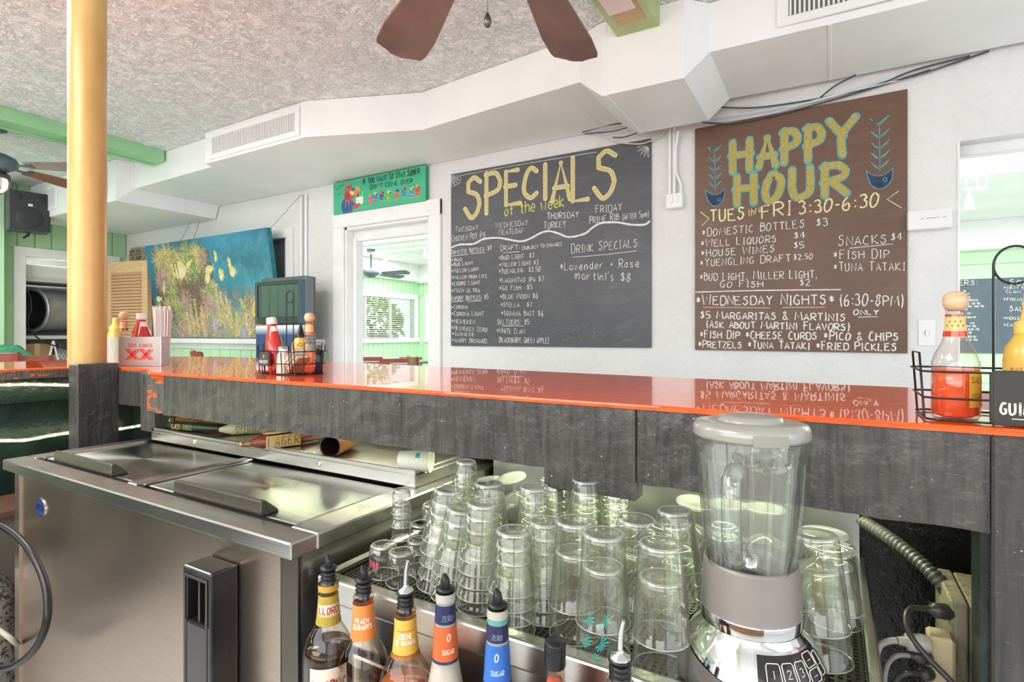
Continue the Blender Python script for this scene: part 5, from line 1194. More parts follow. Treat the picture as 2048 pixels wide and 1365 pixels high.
liquor('blue_syrup_bottle', 'frosted bottle with navy and bright blue neck label, black spout', 995, 1178, 0.60, dict(prof=taper, steel=False, glass=M_pale, rings=False, liq=(0.72, '#c9b39e'), labels=[
    (0.735, 0.745, 4, '#26305c', [], None), (0.745, 0.88, 4, '#2f6cc0', [('0%', -0.2, 0.45, 0.62, 0.82, 0.0014, '#e3efff'), ('SUGAR', -0.5, 0.5, 0.25, 0.38, 0.0009, '#cfe2ff')], None), (0.89, 0.95, 4, '#232a52', [('ZERO', -0.5, 0.4, 0.2, 0.5, 0.001, '#8087a8')], None), (0.955, 0.965, 4, '#3fae9c', [], None), (0.97, 1.0, 4, '#b9b4ab', [], None)]))
liquor('orange_bitters_bottle', 'small orange bottle with black screw cap in the rail', 1110, 1283, 0.60, dict(prof=[(0.030, 0.003), (0.032, 0.03), (0.032, 0.55), (0.022, 0.72), (0.0135, 0.83), (0.0115, 0.87), (0.0115, 0.99), (0.0115, 1.0)], cap=True, steel=False, liq=(0.86, '#e0561a'), glass=M_bglass, labels=[(0.70, 0.82, 4, '#e2601c', [('V', -0.25, 0.25, 0.1, 0.45, 0.0014, '#e9c04a')], None)]))
liquor('steel_spout_bottle', 'bottle with tall bright steel pour spout, rightmost in the rail', 1240, 1240, 0.60, dict(prof=round_, steel=True, liq=(0.4, '#a9793f'), pr=0.0128, labels=[(0.80, 0.94, 4, '#3a3329', [], None)]))

# ================================================================ BLENDER
bx_, by_, bz_ = -0.092, 0.77, DZ0 + 0.0
bl = thing('blender', 'blender with ribbed glass jar, grey lid and chrome base on the drainboard', 'blender', (bx_, by_, bz_)); ca = CAMA(bx_, by_)
def prof_r(z):      # base shell radius by height
    pts = [(0, 0.090), (0.02, 0.0885), (0.035, 0.084), (0.05, 0.076), (0.062, 0.067), (0.070, 0.061)]
    for (z0, r0), (z1, r1) in zip(pts[:-1], pts[1:]):
        if z <= z1: return r0 + (r1 - r0) * (z - z0) / (z1 - z0)
    return pts[-1][1]
M_bgrey = plain('blender_grey', '#8f8884', 0.4, 0.2); M_bgrey2 = plain('blender_hull_grey', '#77716f', 0.3, 0.3, 0.3)
a = MB(); a.lathe([(0, 0)] + [(prof_r(z), z) for z in (0, 0.01, 0.02, 0.03, 0.04, 0.05, 0.06, 0.07)] + [(0.0605, 0.072)], (0, 0, 0), 48); a.build('base_shell', M_chrome, bl, world=False)
def hull(s, k):
    zb = 0.030 - 0.020 * math.cos(s - ca - 1.1); z = zb * k; r = prof_r(z) + 0.0016
    return Vector((r * math.cos(s), r * math.sin(s), z))
a = MB(); patch(a, lambda s, t: hull(s, t), -math.pi, math.pi, 0, 1, 60, 5); a.build('base_hull', M_bgrey2, bl, world=False)
a = MB(); a.lathe([(0.060, 0.070), (0.0605, 0.086), (0.0595, 0.088)], (0, 0, 0), 40); a.build('chrome_band', M_chrome, bl, world=False)
a = MB(); a.lathe([(0.0610, 0.088), (0.0600, 0.092), (0.0575, 0.145), (0.0565, 0.149), (0.0545, 0.150), (0.053, 0.146), (0.052, 0.130), (0, 0.128)], (0, 0, 0), 44); a.build('jar_collar', M_bgrey, bl, world=False)
jp = [(0.030, 0.131), (0.0475, 0.133), (0.050, 0.145), (0.0545, 0.175), (0.0595, 0.230), (0.0635, 0.280), (0.0655, 0.290), (0.0655, 0.294), (0.0665, 0.296), (0.0665, 0.308)]
a = MB(); a.lathe(jp, (0, 0, 0), 56, sq=0.22); a.build('jar', M_jar, bl, world=False)
a = MB(); a.lathe([(max(r - 0.004, 0.01), z + 0.003) for r, z in jp[1:6]], (0, 0, 0), 56, sq=0.26); a.build('jar_inner_wall', M_jar, bl, world=False)
for k, da in enumerate((-0.85, -0.45, 0.38, 0.72, 1.25, 2.2, 3.1, 4.0)):      # moulded ribs inside the jar
    s_ = ca + da; a = MB(); pts = []
    for (r, z) in jp[2:6]: pts.append(((r + 0.0005) * 1.0 * math.cos(s_), (r + 0.0005) * math.sin(s_), z))
    a.tube(pts, [0.0035, 0.0045, 0.004, 0.002], 10); a.build('jar_rib', M_jar, bl, world=False)
hs = ca - 0.22; ux, uy = math.cos(hs), math.sin(hs)
a = MB(); hp = [(0.060, 0.272), (0.078, 0.277), (0.090, 0.268), (0.093, 0.245), (0.090, 0.205), (0.082, 0.180), (0.066, 0.170), (0.055, 0.168)]
a.tube([(r * ux, r * uy, z) for r, z in hp], [0.010, 0.011, 0.012, 0.0115, 0.0115, 0.011, 0.010, 0.010], 14)
a.build('handle', glass('handle_glass', (0.9, 0.92, 0.9), 2.5, 0.04, 0.3, 0.05), bl, world=False)
a = MB()
for k in range(4):
    an = k * math.pi / 2 + 0.4; a.add([(0.004 * math.cos(an + 1.5), 0.004 * math.sin(an + 1.5), 0.150), (0.026 * math.cos(an), 0.026 * math.sin(an), 0.158 if k % 2 else 0.146), (-0.004 * math.cos(an + 1.5), -0.004 * math.sin(an + 1.5), 0.150)], [(0, 1, 2), (2, 1, 0)])
a.lathe([(0.012, 0.133), (0.010, 0.152), (0, 0.155)], (0, 0, 0), 12); a.build('blade', M_chrome, bl, world=False)
M_lid = plain('lid_grey', '#a3a29a', 0.28, 0.1, 0.5)
a = MB(); a.lathe([(0.066, 0.306), (0.0685, 0.307), (0.0715, 0.311), (0.0695, 0.321), (0.067, 0.325), (0.050, 0.328), (0, 0.329)], (0, 0, 0), 48); lid = a.build('lid', M_lid, bl, world=False)
a = MB(); a.lathe([(0.040, 0.328), (0.038, 0.3325), (0.030, 0.3345), (0, 0.3350)], (0, 0, 0), 36); a.build('fill_cap', M_lid, lid, world=False)
fl = lambda s, t: Vector(((0.0722 - 0.03 * (t - 0.311)) * math.cos(s), (0.0722 - 0.03 * (t - 0.311)) * math.sin(s), t))
a = MB(); patch(a, fl, ca + 0.05, ca + 0.62, 0.3065, 0.3195, 10, 1); a.build('pour_tab', plain('lid_grey_tab', '#959389', 0.3), lid, world=False)
# control panel and keys
fc = lambda off: (lambda s, t: Vector(((prof_r(t) + off) * math.cos(s), (prof_r(t) + off) * math.sin(s), t)))
A0, A1 = ca + 0.10, ca + 1.30
a = MB(); patch(a, fc(0.0010), A0 - 0.03, A1 + 0.03, 0.0285, 0.0645, 20, 5); cp = a.build('control_panel', M_chrome, bl, world=False)
a = MB(); patch(a, fc(0.0016), A0, A1, 0.0310, 0.0620, 20, 5); a.build('panel_face', plain('panel_dark', '#33302f', 0.15, 0.4), cp, world=False)
keys = [('1', .10, .27, .2, .8), ('2', .30, .45, .2, .8), ('3', .48, .63, .2, .8), ('', .66, .84, .55, .95), ('', .66, .84, .08, .48), ('', .87, .98, .15, .85)]
for i_, (tx, q0, q1, p0, p1) in enumerate(keys):
    s0, s1, t0, t1 = A0 + (A1 - A0) * q0, A0 + (A1 - A0) * q1, 0.031 + 0.031 * p0, 0.031 + 0.031 * p1
    f = fc(0.0026); a = MB()
    cs = [(s0 + .02, t0), (s1 - .02, t0), (s1, t0 + .002), (s1, t1 - .002), (s1 - .02, t1), (s0 + .02, t1), (s0, t1 - .002), (s0, t0 + .002)]
    a.tube([f(*q) for q in cs], 0.0006, 6, closed=True)
    if tx: wtext(a, tx, f, s0 + (s1 - s0) * .3, s1 - (s1 - s0) * .3, t0 + (t1 - t0) * .3, t1 - (t1 - t0) * .3, 0.0008)
    else: wtext(a, '-', f, s0 + (s1 - s0) * .2, s1 - (s1 - s0) * .2, t0 + (t1 - t0) * .2, t1 - (t1 - t0) * .2, 0.0008)
    a.build('key', plain('key_print', '#e4dfd8', 0.4), cp, world=False)
# ================================================================ THINGS ON THE BAR
M_ketch = plain('ketchup_red', '#c8241a', 0.12, coat=1.0, var=0.1); M_cap = plain('white_cap', '#e6e0d8', 0.4)
M_must = plain('mustard_yellow', '#dcb84e', 0.3, coat=0.3); M_cork = woodmat('turned_wood_cap', '#c9a27c', '#e2c39f', (6, 6, 30), 0.5)
M_hot = plain('hot_sauce_orange', '#ee5510', 0.2, coat=0.5, var=0.1); M_clear = glass('clear_bottle', (0.97, 0.95, 0.92), 1.0, 0.03, 0.65, 0.02)
def hot_sauce(label, x, y, lvl=0.5, z=BT, top=0.187, face=None, wide=1.0):
    t_ = thing('hot_sauce_bottle', label, 'bottle', (x, y, z)); k = top / 0.187; ca = CAMA(x, y) if face is None else face
    pr = [(0.0210, 0.001), (0.0230, 0.006), (0.0230, 0.050), (0.0226, 0.084), (0.0205, 0.098), (0.0165, 0.111), (0.0142, 0.121), (0.0118, 0.142), (0.0112, 0.155), (0.0112, 0.158), (0.0122, 0.159), (0.0122, 0.162)]
    pr = [(r * k * (1 + (wide - 1) * max(0, min(1, (0.118 - q) / 0.03))), q * k) for r, q in pr]
    a = MB(); a.lathe([(0, 0.001)] + pr, (0, 0, 0), 28); a.build('glass_body', M_clear, t_, world=False)
    a = MB(); zl = lvl * 0.12 * k; a.lathe([(0, 0.003), (0.019 * k, 0.003)] + [(r - 0.0013, q + 0.002) for r, q in pr[1:] if q + 0.002 < zl] + [((conef((0, 0, 0), pr, -0.0013)(0, zl)).x, zl), (0, zl)], (0, 0, 0), 26); a.build('sauce', M_hot, t_, world=False)
    a = MB(); a.lathe([(r * k, q * k) for r, q in ((0.008, 0.160), (0.0105, 0.1615), (0.0125, 0.163), (0.0150, 0.168), (0.0160, 0.1745), (0.0150, 0.181), (0.0120, 0.1860), (0.007, 0.1885), (0, 0.189))], (0, 0, 0), 26); a.build('wooden_cap', M_cork, t_, world=False)
    f = conef((0, 0, 0), pr, 0.0006)
    a = MB(); patch(a, f, -math.pi, math.pi, 0.121 * k, 0.155 * k, 24, 5); nl = a.build('neck_label', plain('label_cream_gold', '#e2c27a', 0.4), t_, world=False)
    f2 = conef((0, 0, 0), pr, 0.0011)
    for z0, z1, m in ((0.122, 0.130, M_ketch), (0.1515, 0.155, M_ketch)):
        a = MB(); patch(a, f2, -math.pi, math.pi, z0 * k, z1 * k, 24, 1); a.build('label_band', m, nl, world=False)
    a = MB()
    for j in range(7): an = ca - 0.8 + j * 0.26; q = 0.138 + (j % 2) * 0.006; a.add([f2(an - .1, q * k), f2(an, (q + 0.0025) * k), f2(an + .12, q * k), f2(an, (q - 0.002) * k)], [(0, 1, 2, 3)])
    a.build('flower_print', plain('print_green_red', '#7a8a3a', 0.5), nl, world=False, kind='stuff')
    a = MB(); patch(a, f, ca + 0.55, ca + 2.0, 0.020 * k, 0.070 * k, 10, 4); bl_ = a.build('body_label', plain('label_ochre', '#dda63c', 0.4), t_, world=False)
    a = MB(); wtext(a, 'IIIIIIII', f2, ca + 0.65, ca + 1.3, 0.030 * k, 0.040 * k, 0.0007); wtext(a, 'SALSA', f2, ca + 0.65, ca + 1.5, 0.055 * k, 0.064 * k, 0.0008); a.build('label_print', plain('label_brown_print', '#6b4a22', 0.5), bl_, world=False)
    return t_
def ketchup(label, x, y, z=BT, h=0.19, lean=(0, 0), wide=1.0):
    t_ = thing('ketchup_bottle', label, 'bottle', (x, y, z)); M = Vector((0, 0, 1)).rotation_difference(Vector((lean[0], lean[1], 1)).normalized()).to_matrix().to_4x4(); k = h / 0.19; ca = CAMA(x, y)
    pr = [(0.022, 0), (0.0265, 0.006), (0.0265, 0.035), (0.024, 0.050), (0.0285, 0.075), (0.0285, 0.085), (0.0255, 0.110), (0.019, 0.140), (0.015, 0.160), (0.0145, 0.168)]
    pr = [(r * (1 + (wide - 1) * max(0, min(1, (0.165 - q) / 0.05))), q) for r, q in pr]
    a = MB(); a.lathe([(0, 0)] + [(r * k, q * k) for r, q in pr], (0, 0, 0), 30, M=M); a.build('bottle_body', M_ketch, t_, world=False)
    a = MB(); a.lathe([(0.0165 * k, 0.166 * k), (0.0175 * k, 0.168 * k), (0.0165 * k, 0.187 * k), (0.0150 * k, 0.19 * k), (0, 0.19 * k)], (0, 0, 0), 28, M=M, smooth=False); a.build('cap', M_cap, t_, world=False)
    f = conef((0, 0, 0), [(r * k, q * k) for r, q in pr], 0.0006); g_ = lambda s, t: (M @ f(s, t).to_4d()).to_3d()
    a = MB(); patch(a, g_, ca - 0.3, ca + 1.2, 0.140 * k, 0.158 * k, 8, 1); a.build('neck_label', plain('label_white', '#e5e0d6', 0.5), t_, world=False)
    return t_
def mustard(label, x, y, z=BT, h=0.172, dark=True):
    t_ = thing('mustard_bottle', label, 'bottle', (x, y, z)); k = h / 0.172; ca = CAMA(x, y)
    pr = [(0.026, 0), (0.031, 0.006), (0.0315, 0.085), (0.029, 0.105), (0.020, 0.120), (0.018, 0.126)]
    pr = [(r * k, q * k) for r, q in pr]
    a = MB(); a.lathe([(0, 0)] + pr, (0, 0, 0), 30); a.build('bottle_body', M_must, t_, world=False)
    a = MB()
    if dark: a.lathe([(0.0195 * k, 0.124 * k), (0.0195 * k, 0.136 * k), (0.012 * k, 0.139 * k), (0.0075 * k, 0.156 * k), (0.0055 * k, 0.166 * k), (0.004 * k, 0.172 * k), (0, 0.172 * k)], (0, 0, 0), 22); a.build('cone_cap', M_black, t_, world=False)
    else: a.lathe([(0.0195 * k, 0.124 * k), (0.0195 * k, 0.140 * k), (0.013 * k, 0.144 * k), (0.010 * k, 0.160 * k), (0.011 * k, 0.168 * k), (0.008 * k, 0.172 * k), (0, 0.172 * k)], (0, 0, 0), 22); a.build('cone_cap', plain('mustard_cap', '#e8c766', 0.35), t_, world=False)
    f = conef((0, 0, 0), pr, 0.0007)
    a = MB(); patch(a, f, ca - 0.9, ca + 0.9, 0.020 * k, 0.085 * k, 12, 2); lb = a.build('paper_label', plain('mustard_label', '#dda443' if not dark else '#e3b559', 0.4), t_, world=False)
    f2 = conef((0, 0, 0), pr, 0.0012); a = MB()
    if dark: a.add([f2(ca - .45, .098 * k), f2(ca, .104 * k), f2(ca + .45, .098 * k), f2(ca, .092 * k)], [(0, 1, 2, 3)])
    for j in range(7): wtext(a, 'INGREDIENTS MUSTARD'[j:j + 11], f2, ca - 0.75, ca + 0.7, (0.030 + j * 0.007) * k, (0.0345 + j * 0.007) * k, 0.0006)
    a.build('label_print', plain('label_brown_print', '#6b4a22', 0.5), lb, world=False)
    return t_
def caddy(label, x0, x1, y0, y1, ring, plaque, names, plates):
    t_ = thing('condiment_caddy', label, 'caddy', ((x0 + x1) / 2, (y0 + y1) / 2, BT)); r = 0.0016; zb, zm, zt = BT + r + 0.001, BT + 0.034, BT + 0.072
    c_ = 0.012
    def loop(z, g=0.0): return [(x0 - g + c_, y0 - g, z), (x1 + g - c_, y0 - g, z), (x1 + g, y0 - g + c_, z), (x1 + g, y1 + g - c_, z), (x1 + g - c_, y1 + g, z), (x0 - g + c_, y1 + g, z), (x0 - g, y1 + g - c_, z), (x0 - g, y0 - g + c_, z)]
    for z, g_ in ((zb, 0), (zm, 0.003), (zt, 0.006)):
        a = MB(); a.tube(loop(z, g_), r, 6, closed=True); a.build('wire_ring', M_wire, t_)
    n = 4
    for i in range(2 if ring[0] > 0 else 0, n):
        x = x0 + 0.02 + (x1 - x0 - 0.04) * i / (n - 1)
        a = MB(); a.tube([(x, y0 - 0.006, zt), (x, y0 - 0.001, zb), (x, y1, zb), (x, y1 + 0.006, zt)], r, 6); a.build('cross_wire', M_wire, t_)
    for x in (x0, x1):
        s_ = -1 if x == x0 else 1
        a = MB(); q0, q1 = y0 + 0.2 * (y1 - y0), y0 + 0.8 * (y1 - y0); a.tube([(x, q0, zb), (x + s_ * 0.006, q0, zt + 0.026), (x + s_ * 0.006, q1, zt + 0.026), (x, q1, zb)], r, 6); a.build('end_hoop', M_wire, t_)
    for xx in ((x1 - 0.018,) if ring[0] > 0 else (x0 + 0.018, x1 - 0.018)):
        a = MB(); a.tube([(xx - 0.012, y0 - 0.001, zb), (xx - 0.012, y0 - 0.007, zt + 0.020), (xx + 0.012, y0 - 0.007, zt + 0.020), (xx + 0.012, y0 - 0.001, zb)], r, 6); a.build('front_hoop', M_wire, t_)
    (hx, hy, hz, hr) = ring; a = MB()
    a.tube([(hx - hr, hy, zb), (hx - hr, hy, hz)], r * 1.1, 8); a.tube([(hx + hr, hy, zb), (hx + hr, hy, hz)], r * 1.1, 8)
    a.tube([(hx + hr * math.cos(q), hy, hz + hr * 1.15 * math.sin(q)) for q in [math.radians(k) for k in range(0, 360, 15)]], r * 1.1, 8, closed=True)
    a.build('carry_handle', M_wire, t_)
    (px, py, pw_, pz0, pz1) = plaque
    a = MB(); ch = 0.005
    a.prism([(px, py, pz0 + ch), (px + ch, py, pz0), (px + pw_ - ch, py, pz0), (px + pw_, py, pz0 + ch), (px + pw_, py, pz1 - ch), (px + pw_ - ch, py, pz1), (px + ch, py, pz1), (px, py, pz1 - ch)], (0, 0.004, 0)); pq = a.build('plaque', plain('plaque_rim_dark', '#2c302e', 0.4), t_, bevel=0.001)
    a = MB(); a.box(px + 0.004, px + pw_ - 0.004, py - 0.0006, py, pz0 + 0.004, pz1 - 0.004); a.build('plaque_face', plain(*plates), pq)
    a = MB(); hgt = pz1 - pz0; wtext(a, 'GUINNESS', planef((px, py - 0.0012, pz0), (1, 0, 0), (0, 0, 1)), pw_ * 0.12, pw_ * 0.88, hgt * 0.22, hgt * 0.42, hgt * 0.035); a.box(px + pw_ * .25, px + pw_ * .75, py - 0.0012, py - 0.0008, pz0 + hgt * 0.13, pz0 + hgt * 0.145); a.build('plaque_lettering', plain('plaque_white', '#ece8df', 0.5), pq)
    a = MB(); hx0 = px + pw_ * 0.5; k = hgt; a.prism([(hx0 - .09 * k, py - 0.0012, pz0 + .86 * k), (hx0 - .06 * k, py - 0.0012, pz0 + .60 * k), (hx0 + .03 * k, py - 0.0012, pz0 + .50 * k), (hx0 + .07 * k, py - 0.0012, pz0 + .62 * k), (hx0 + .11 * k, py - 0.0012, pz0 + .88 * k), (hx0 + .05 * k, py - 0.0012, pz0 + .80 * k)], (0, 0.0004, 0)); a.build('harp_mark', plain('harp_gold', '#cf8a45', 0.4), pq)
    return t_
# left caddy
lx0, lx1, ly0, ly1 = -1.555, -1.375, 1.085, 1.195
caddy('black wire condiment caddy standing on the bar in front of the doorway', lx0, lx1, ly0, ly1, (-1.478, 1.14, BT + 0.243, 0.0165), (-1.535, 1.070, 0.052, BT + 0.028, BT + 0.068), None, ('plaque_green', '#3c4a42', 0.45))
ketchup('red ketchup bottle leaning left in the caddy before the doorway', -1.512, 1.118, BT + 0.004, 0.175, (-0.16, 0.0))
mustard('honey-yellow mustard bottle with black cone cap in the caddy before the doorway', -1.475, 1.178, BT + 0.004, 0.152)
hot_sauce('hot sauce bottle with wooden cap in the caddy before the doorway', -1.405, 1.155, 0.55, BT + 0.004, 0.185)
t_ = thing('salt_shaker', 'ribbed glass salt shaker with chrome top in the caddy', 'shaker', (-1.468, 1.108, BT + 0.004)); a = MB(); n = 24; 
vs = [((0.0185 + 0.0012 * math.cos(12 * 2 * math.pi * k / 48)) * q * math.cos(2 * math.pi * k / 48), (0.0185 + 0.0012 * math.cos(12 * 2 * math.pi * k / 48)) * q * math.sin(2 * math.pi * k / 48), z) for q, z in ((1.0, 0), (1.02, 0.03), (0.9, 0.058), (0.8, 0.064)) for k in range(48)]
a.add(vs, [(j * 48 + k, j * 48 + (k + 1) % 48, (j + 1) * 48 + (k + 1) % 48, (j + 1) * 48 + k) for j in range(3) for k in range(48)], True); a.build('glass_body', plain('shaker_milky', '#d9d2bf', 0.2, coat=0.8), t_, world=False)
a = MB(); a.lathe([(0.0165, 0.062), (0.0165, 0.076), (0.013, 0.082), (0, 0.084)], (0, 0, 0), 20); a.build('shaker_top', M_chrome, t_, world=False)
t_ = thing('sugar_packets', 'stack of kraft napkins and sugar packets slanting in the left caddy', 'packets', (-1.41, 1.115, BT + 0.004)); 
Mx = Matrix.Translation((-1.420, 1.112, BT + 0.014)) @ Matrix.Rotation(-0.75, 4, 'Y')
for k in range(9):
    a = MB(); o_ = k * 0.0042; a.box(-0.002, 0.055, -0.020, 0.020, o_, o_ + 0.0030, M=Mx); a.build('packet', plain('packet_white', '#e2dccf', 0.6) if k % 3 else plain('packet_kraft', '#b08a5c', 0.6), t_)
a = MB(); a.box(-0.006, 0.060, -0.022, 0.022, -0.004, -0.0005, M=Mx); a.build('wrapper', plain('packet_kraft', '#b08a5c', 0.6), t_)
t_ = thing('pepper_shaker', 'small dark navy pepper shaker at the right end of the left caddy', 'shaker', (-1.388, 1.172, BT + 0.004)); a = MB(); a.lathe([(0, 0), (0.015, 0), (0.016, 0.05), (0.012, 0.06)], (0, 0, 0), 18); a.build('shaker_body', plain('navy_plastic', '#20304f', 0.3), t_, world=False); a = MB(); a.lathe([(0.0125, 0.058), (0.015, 0.062), (0.015, 0.072), (0, 0.076)], (0, 0, 0), 18); a.build('shaker_top', M_black, t_, world=False)
# right caddy
caddy('black wire condiment caddy at the right end of the bar', 0.118, 0.335, 0.985, 1.115, (at(2030, 530, Y=1.078).x, 1.078, at(2030, 530, Y=1.078).z, 0.0245), (0.186, 0.976, 0.090, BT + 0.001, BT + 0.076), None, ('plaque_black', '#35332f', 0.45))
hot_sauce('large hot sauce bottle with wooden cap in the right end caddy', 0.158, 1.036, 0.62, wide=1.28)
ketchup('red ketchup bottle behind the mustard in the right end caddy', 0.272, 1.128, BT + 0.002, 0.19)
mustard('pale yellow mustard bottle cut by the right picture edge', 0.243, 1.036, BT + 0.002, 0.172, False)
# six-sided napkin and bottle caddy by the pole
p0, p1, p2, p3 = at(212, 720, d=2.30), at(237, 735, d=2.14), at(323, 735, d=2.12), at(340, 728, d=2.30)
nc = thing('printed_bar_caddy', 'silver bar caddy with red XX lettering beside the gold pole', 'caddy', ((p1.x + p2.x) / 2, (p1.y + p2.y) / 2, BT)); hz_ = BT + 0.113
back = [at(222, 700, d=2.44), at(332, 700, d=2.44)]; ringp = [p0, p1, p2, p3, back[1], back[0]]
M_brush = plain('brushed_silver_print', '#a9a39d', 0.35, 0.25, var=0.08, vscale=6)
for i in range(6):
    q0, q1 = ringp[i], ringp[(i + 1) % 6]; q0 = Vector((q0.x, q0.y, 0)); q1 = Vector((q1.x, q1.y, 0)); d = (q1 - q0).normalized(); nn = Vector((-d.y, d.x, 0)) * 0.004
    a = MB(); a.prism([q0 + Vector((0, 0, BT + 0.001)), q1 + Vector((0, 0, BT + 0.001)), q1 + nn + Vector((0, 0, BT + 0.001)), q0 + nn + Vector((0, 0, BT + 0.001))], (0, 0, hz_ - BT)); 
    wl = a.build('caddy_wall', M_brush if i == 1 else plain('mottled_silver', '#c9cdd0', 0.3, 0.3, var=0.3, vscale=60), nc)
    if i == 1:
        f = planef(q0 + Vector((d.y, -d.x, 0)) * 0.0009 + Vector((0, 0, BT + 0.001)), d, (0, 0, 1)); W_ = (q1 - q0).length; a = MB()
        wtext(a, 'DOS EQUIS', f, W_ * 0.24, W_ * 0.78, 0.074, 0.086, 0.0026, 0.35); 
        for xo in (0.16, 0.48):
            for sgn in (1, -1):
                for w0, w1 in ((0.0, 0.075), (0.095, 0.12)):
                    s_ = lambda q: q * W_
                    xa, xb = (xo, xo + 0.22) if sgn == 1 else (xo + 0.22, xo)
                    a.add([f(s_(xa + w0), 0.064), f(s_(xa + w1), 0.064), f(s_(xb + w1), 0.024), f(s_(xb + w0), 0.024)], [(0, 1, 2, 3)])
            a.add([f(W_ * (xo), 0.066), f(W_ * (xo + 0.13), 0.066), f(W_ * (xo + 0.13), 0.063), f(W_ * xo, 0.063)], [(0, 1, 2, 3)])
        a.build('lettering', plain('red_print', '#cf3a2c', 0.4), wl)
def inbox(u, d): q = at(u, 668, d=d); return q.x, q.y
x, y = inbox(283, 2.25); ketchup('red ketchup bottle standing in the silver XX caddy', x, y, BT + 0.002, 0.208, wide=1.3)
x, y = inbox(248, 2.24); hot_sauce('hot sauce bottle with wooden cap in the silver XX caddy', x, y, 0.1, BT + 0.002, 0.212)
x, y = inbox(231, 2.33); mustard('yellow mustard bottle at the back of the silver XX caddy', x, y, BT + 0.002, 0.190, False)
x, y = inbox(324, 2.27); st = thing('straw_bundle', 'dense bundle of white paper-wrapped straws in the silver XX caddy', 'straws', (x, y, BT + 0.002)); first = None
for k in range(46):
    an = k * 2.399; r_ = 0.0042 * math.sqrt(k) * 1.0
    a = MB(); b0 = Vector((r_ * math.cos(an), r_ * math.sin(an), 0)) * 0.8; tp = Vector((r_ * math.cos(an) * 1.15, r_ * math.sin(an) * 1.15, 0.232 + rnd.uniform(-0.012, 0.008)))
    a.tube([b0, tp], 0.0034, 6); a.build('straw', M_cap if k % 2 else plain('straw_paper', '#e2e0dc', 0.7), st, world=False)
# ================================================================ TAP HANDLES ON THE COOLER LEDGE
LZ = 0.872
def lay(u, v, Y=None): return at(u, v, Z=LZ + 0.02)
def tap(name, label, a_px, b_px, wid, m, text=None, tm=None, flip=False, knob=True, panelm=None, thick=0.03, th_=None):
    A, B = at(a_px[0], a_px[1], Z=LZ + thick / 2), at(b_px[0], b_px[1], Z=LZ + thick / 2); A.z = B.z = LZ + thick / 2
    t_ = thing(name, label, 'tap handle', A, 0, 'beer tap handles laid on the cooler ledge'); d = (B - A); L = d.length; d.normalize(); s_ = Vector((0, 0, 1)).cross(d)
    M = Matrix(((d.x, s_.x, 0, A.x), (d.y, s_.y, 0, A.y), (0, 0, 1, A.z), (0, 0, 0, 1)))
    prof = [(0.0, 0.3), (0.08, 0.62), (0.16, 0.9), (0.55, 1.0), (0.7, 0.8), (1.0, 0.45)]; a = MB(); vs = []; N_ = 12
    for q, w in prof:
        for k in range(N_):
            an = 2 * math.pi * k / N_; e = 4; rr = (abs(math.cos(an)) ** e + abs(math.sin(an)) ** e) ** (-1 / e)
            vs.append((q * L, math.cos(an) * rr * w * wid / 2, math.sin(an) * rr * w * thick / 2))
    a.add(vs, [(i * N_ + k, i * N_ + (k + 1) % N_, (i + 1) * N_ + (k + 1) % N_, (i + 1) * N_ + k) for i in range(len(prof) - 1) for k in range(N_)], True, M)
    a.add(vs[:N_], [tuple(range(N_))[::-1]], False, M); a.add(vs[-N_:], [tuple(range(N_))], False, M); a.build('handle_body', m, t_)
    if knob:
        a = MB(); a.lathe([(0, -0.026), (0.006, -0.025), (0.008, -0.018), (0.005, -0.012), (0.009, -0.006), (0.009, 0.004)], (0, 0, 0), 14, M=M @ Matrix.Rotation(math.pi / 2, 4, 'Y')); a.build('brass_ferrule', M_brass, t_)
    if text:
        z = thick / 2 + 0.0012; side = -wid / 2 * 1.0
        # lettering on the top and front faces
        def f(s, q): 
            return (M @ Vector((s, q, z)).to_4d()).to_3d() if True else None
        # front side face (toward the photographer)
        def g_(s, q): 
            y_ = -wid / 2 - 0.0015
            return (M @ Vector((s, y_, q)).to_4d()).to_3d()
        sgn = -1 if M.to_3x3() @ Vector((0, 1, 0)) @ Vector((0, 0, 0)) else 1
        toward = (M.to_3x3() @ Vector((0, 1, 0))).y < 0       # local +y looks to the photographer
        yo = (wid / 2 + 0.0012) * (1 if toward else -1)
        g2 = lambda s, q: (M @ Vector((s, yo, q)).to_4d()).to_3d()
        if panelm: a = MB(); a.add([g2(L * .17, -thick * .42), g2(L * .60, -thick * .42), g2(L * .60, thick * .42), g2(L * .17, thick * .42)], [(0, 1, 2, 3)]); a.add([f(L * .17, -wid * .42), f(L * .60, -wid * .42), f(L * .60, wid * .42), f(L * .17, wid * .42)], [(0, 1, 2, 3)]); pm = a.build('label_panel', panelm, t_)
        z += 0.0006; a = MB(); q0, q1 = wid * .34, -wid * .34
        if toward == (not flip): q0, q1 = q1, q0
        wtext(a, text, f, L * (.58 if flip else .2), L * (.2 if flip else .58), q0, q1, 0.0022, 0.35)
        yo2 = yo + (0.0006 if toward else -0.0006); g3 = lambda s, q: (M @ Vector((s, yo2, q)).to_4d()).to_3d()
        wtext(a, text, g3, L * (.58 if flip else .2), L * (.2 if flip else .58), thick * .3 * (1 if flip else -1), -thick * .3 * (1 if flip else -1), 0.0018, 0.35)
        a.build('handle_lettering', tm, t_)
    return t_
M_amber = plain('amber_wood', '#c9772e', 0.3, coat=0.5, var=0.2); M_redw = plain('red_brown_lacquer', '#8a3524', 0.25, coat=0.8, var=0.2, vscale=20)
tap('tap_handle', 'red-brown tap handle lettered LAGER lying on the cooler ledge', (498, 888), (655, 868), 0.040, M_redw, 'LAGER', plain('lager_red', '#a5341f', 0.4), panelm=plain('lager_yellow', '#e6d18a', 0.4), thick=0.042)
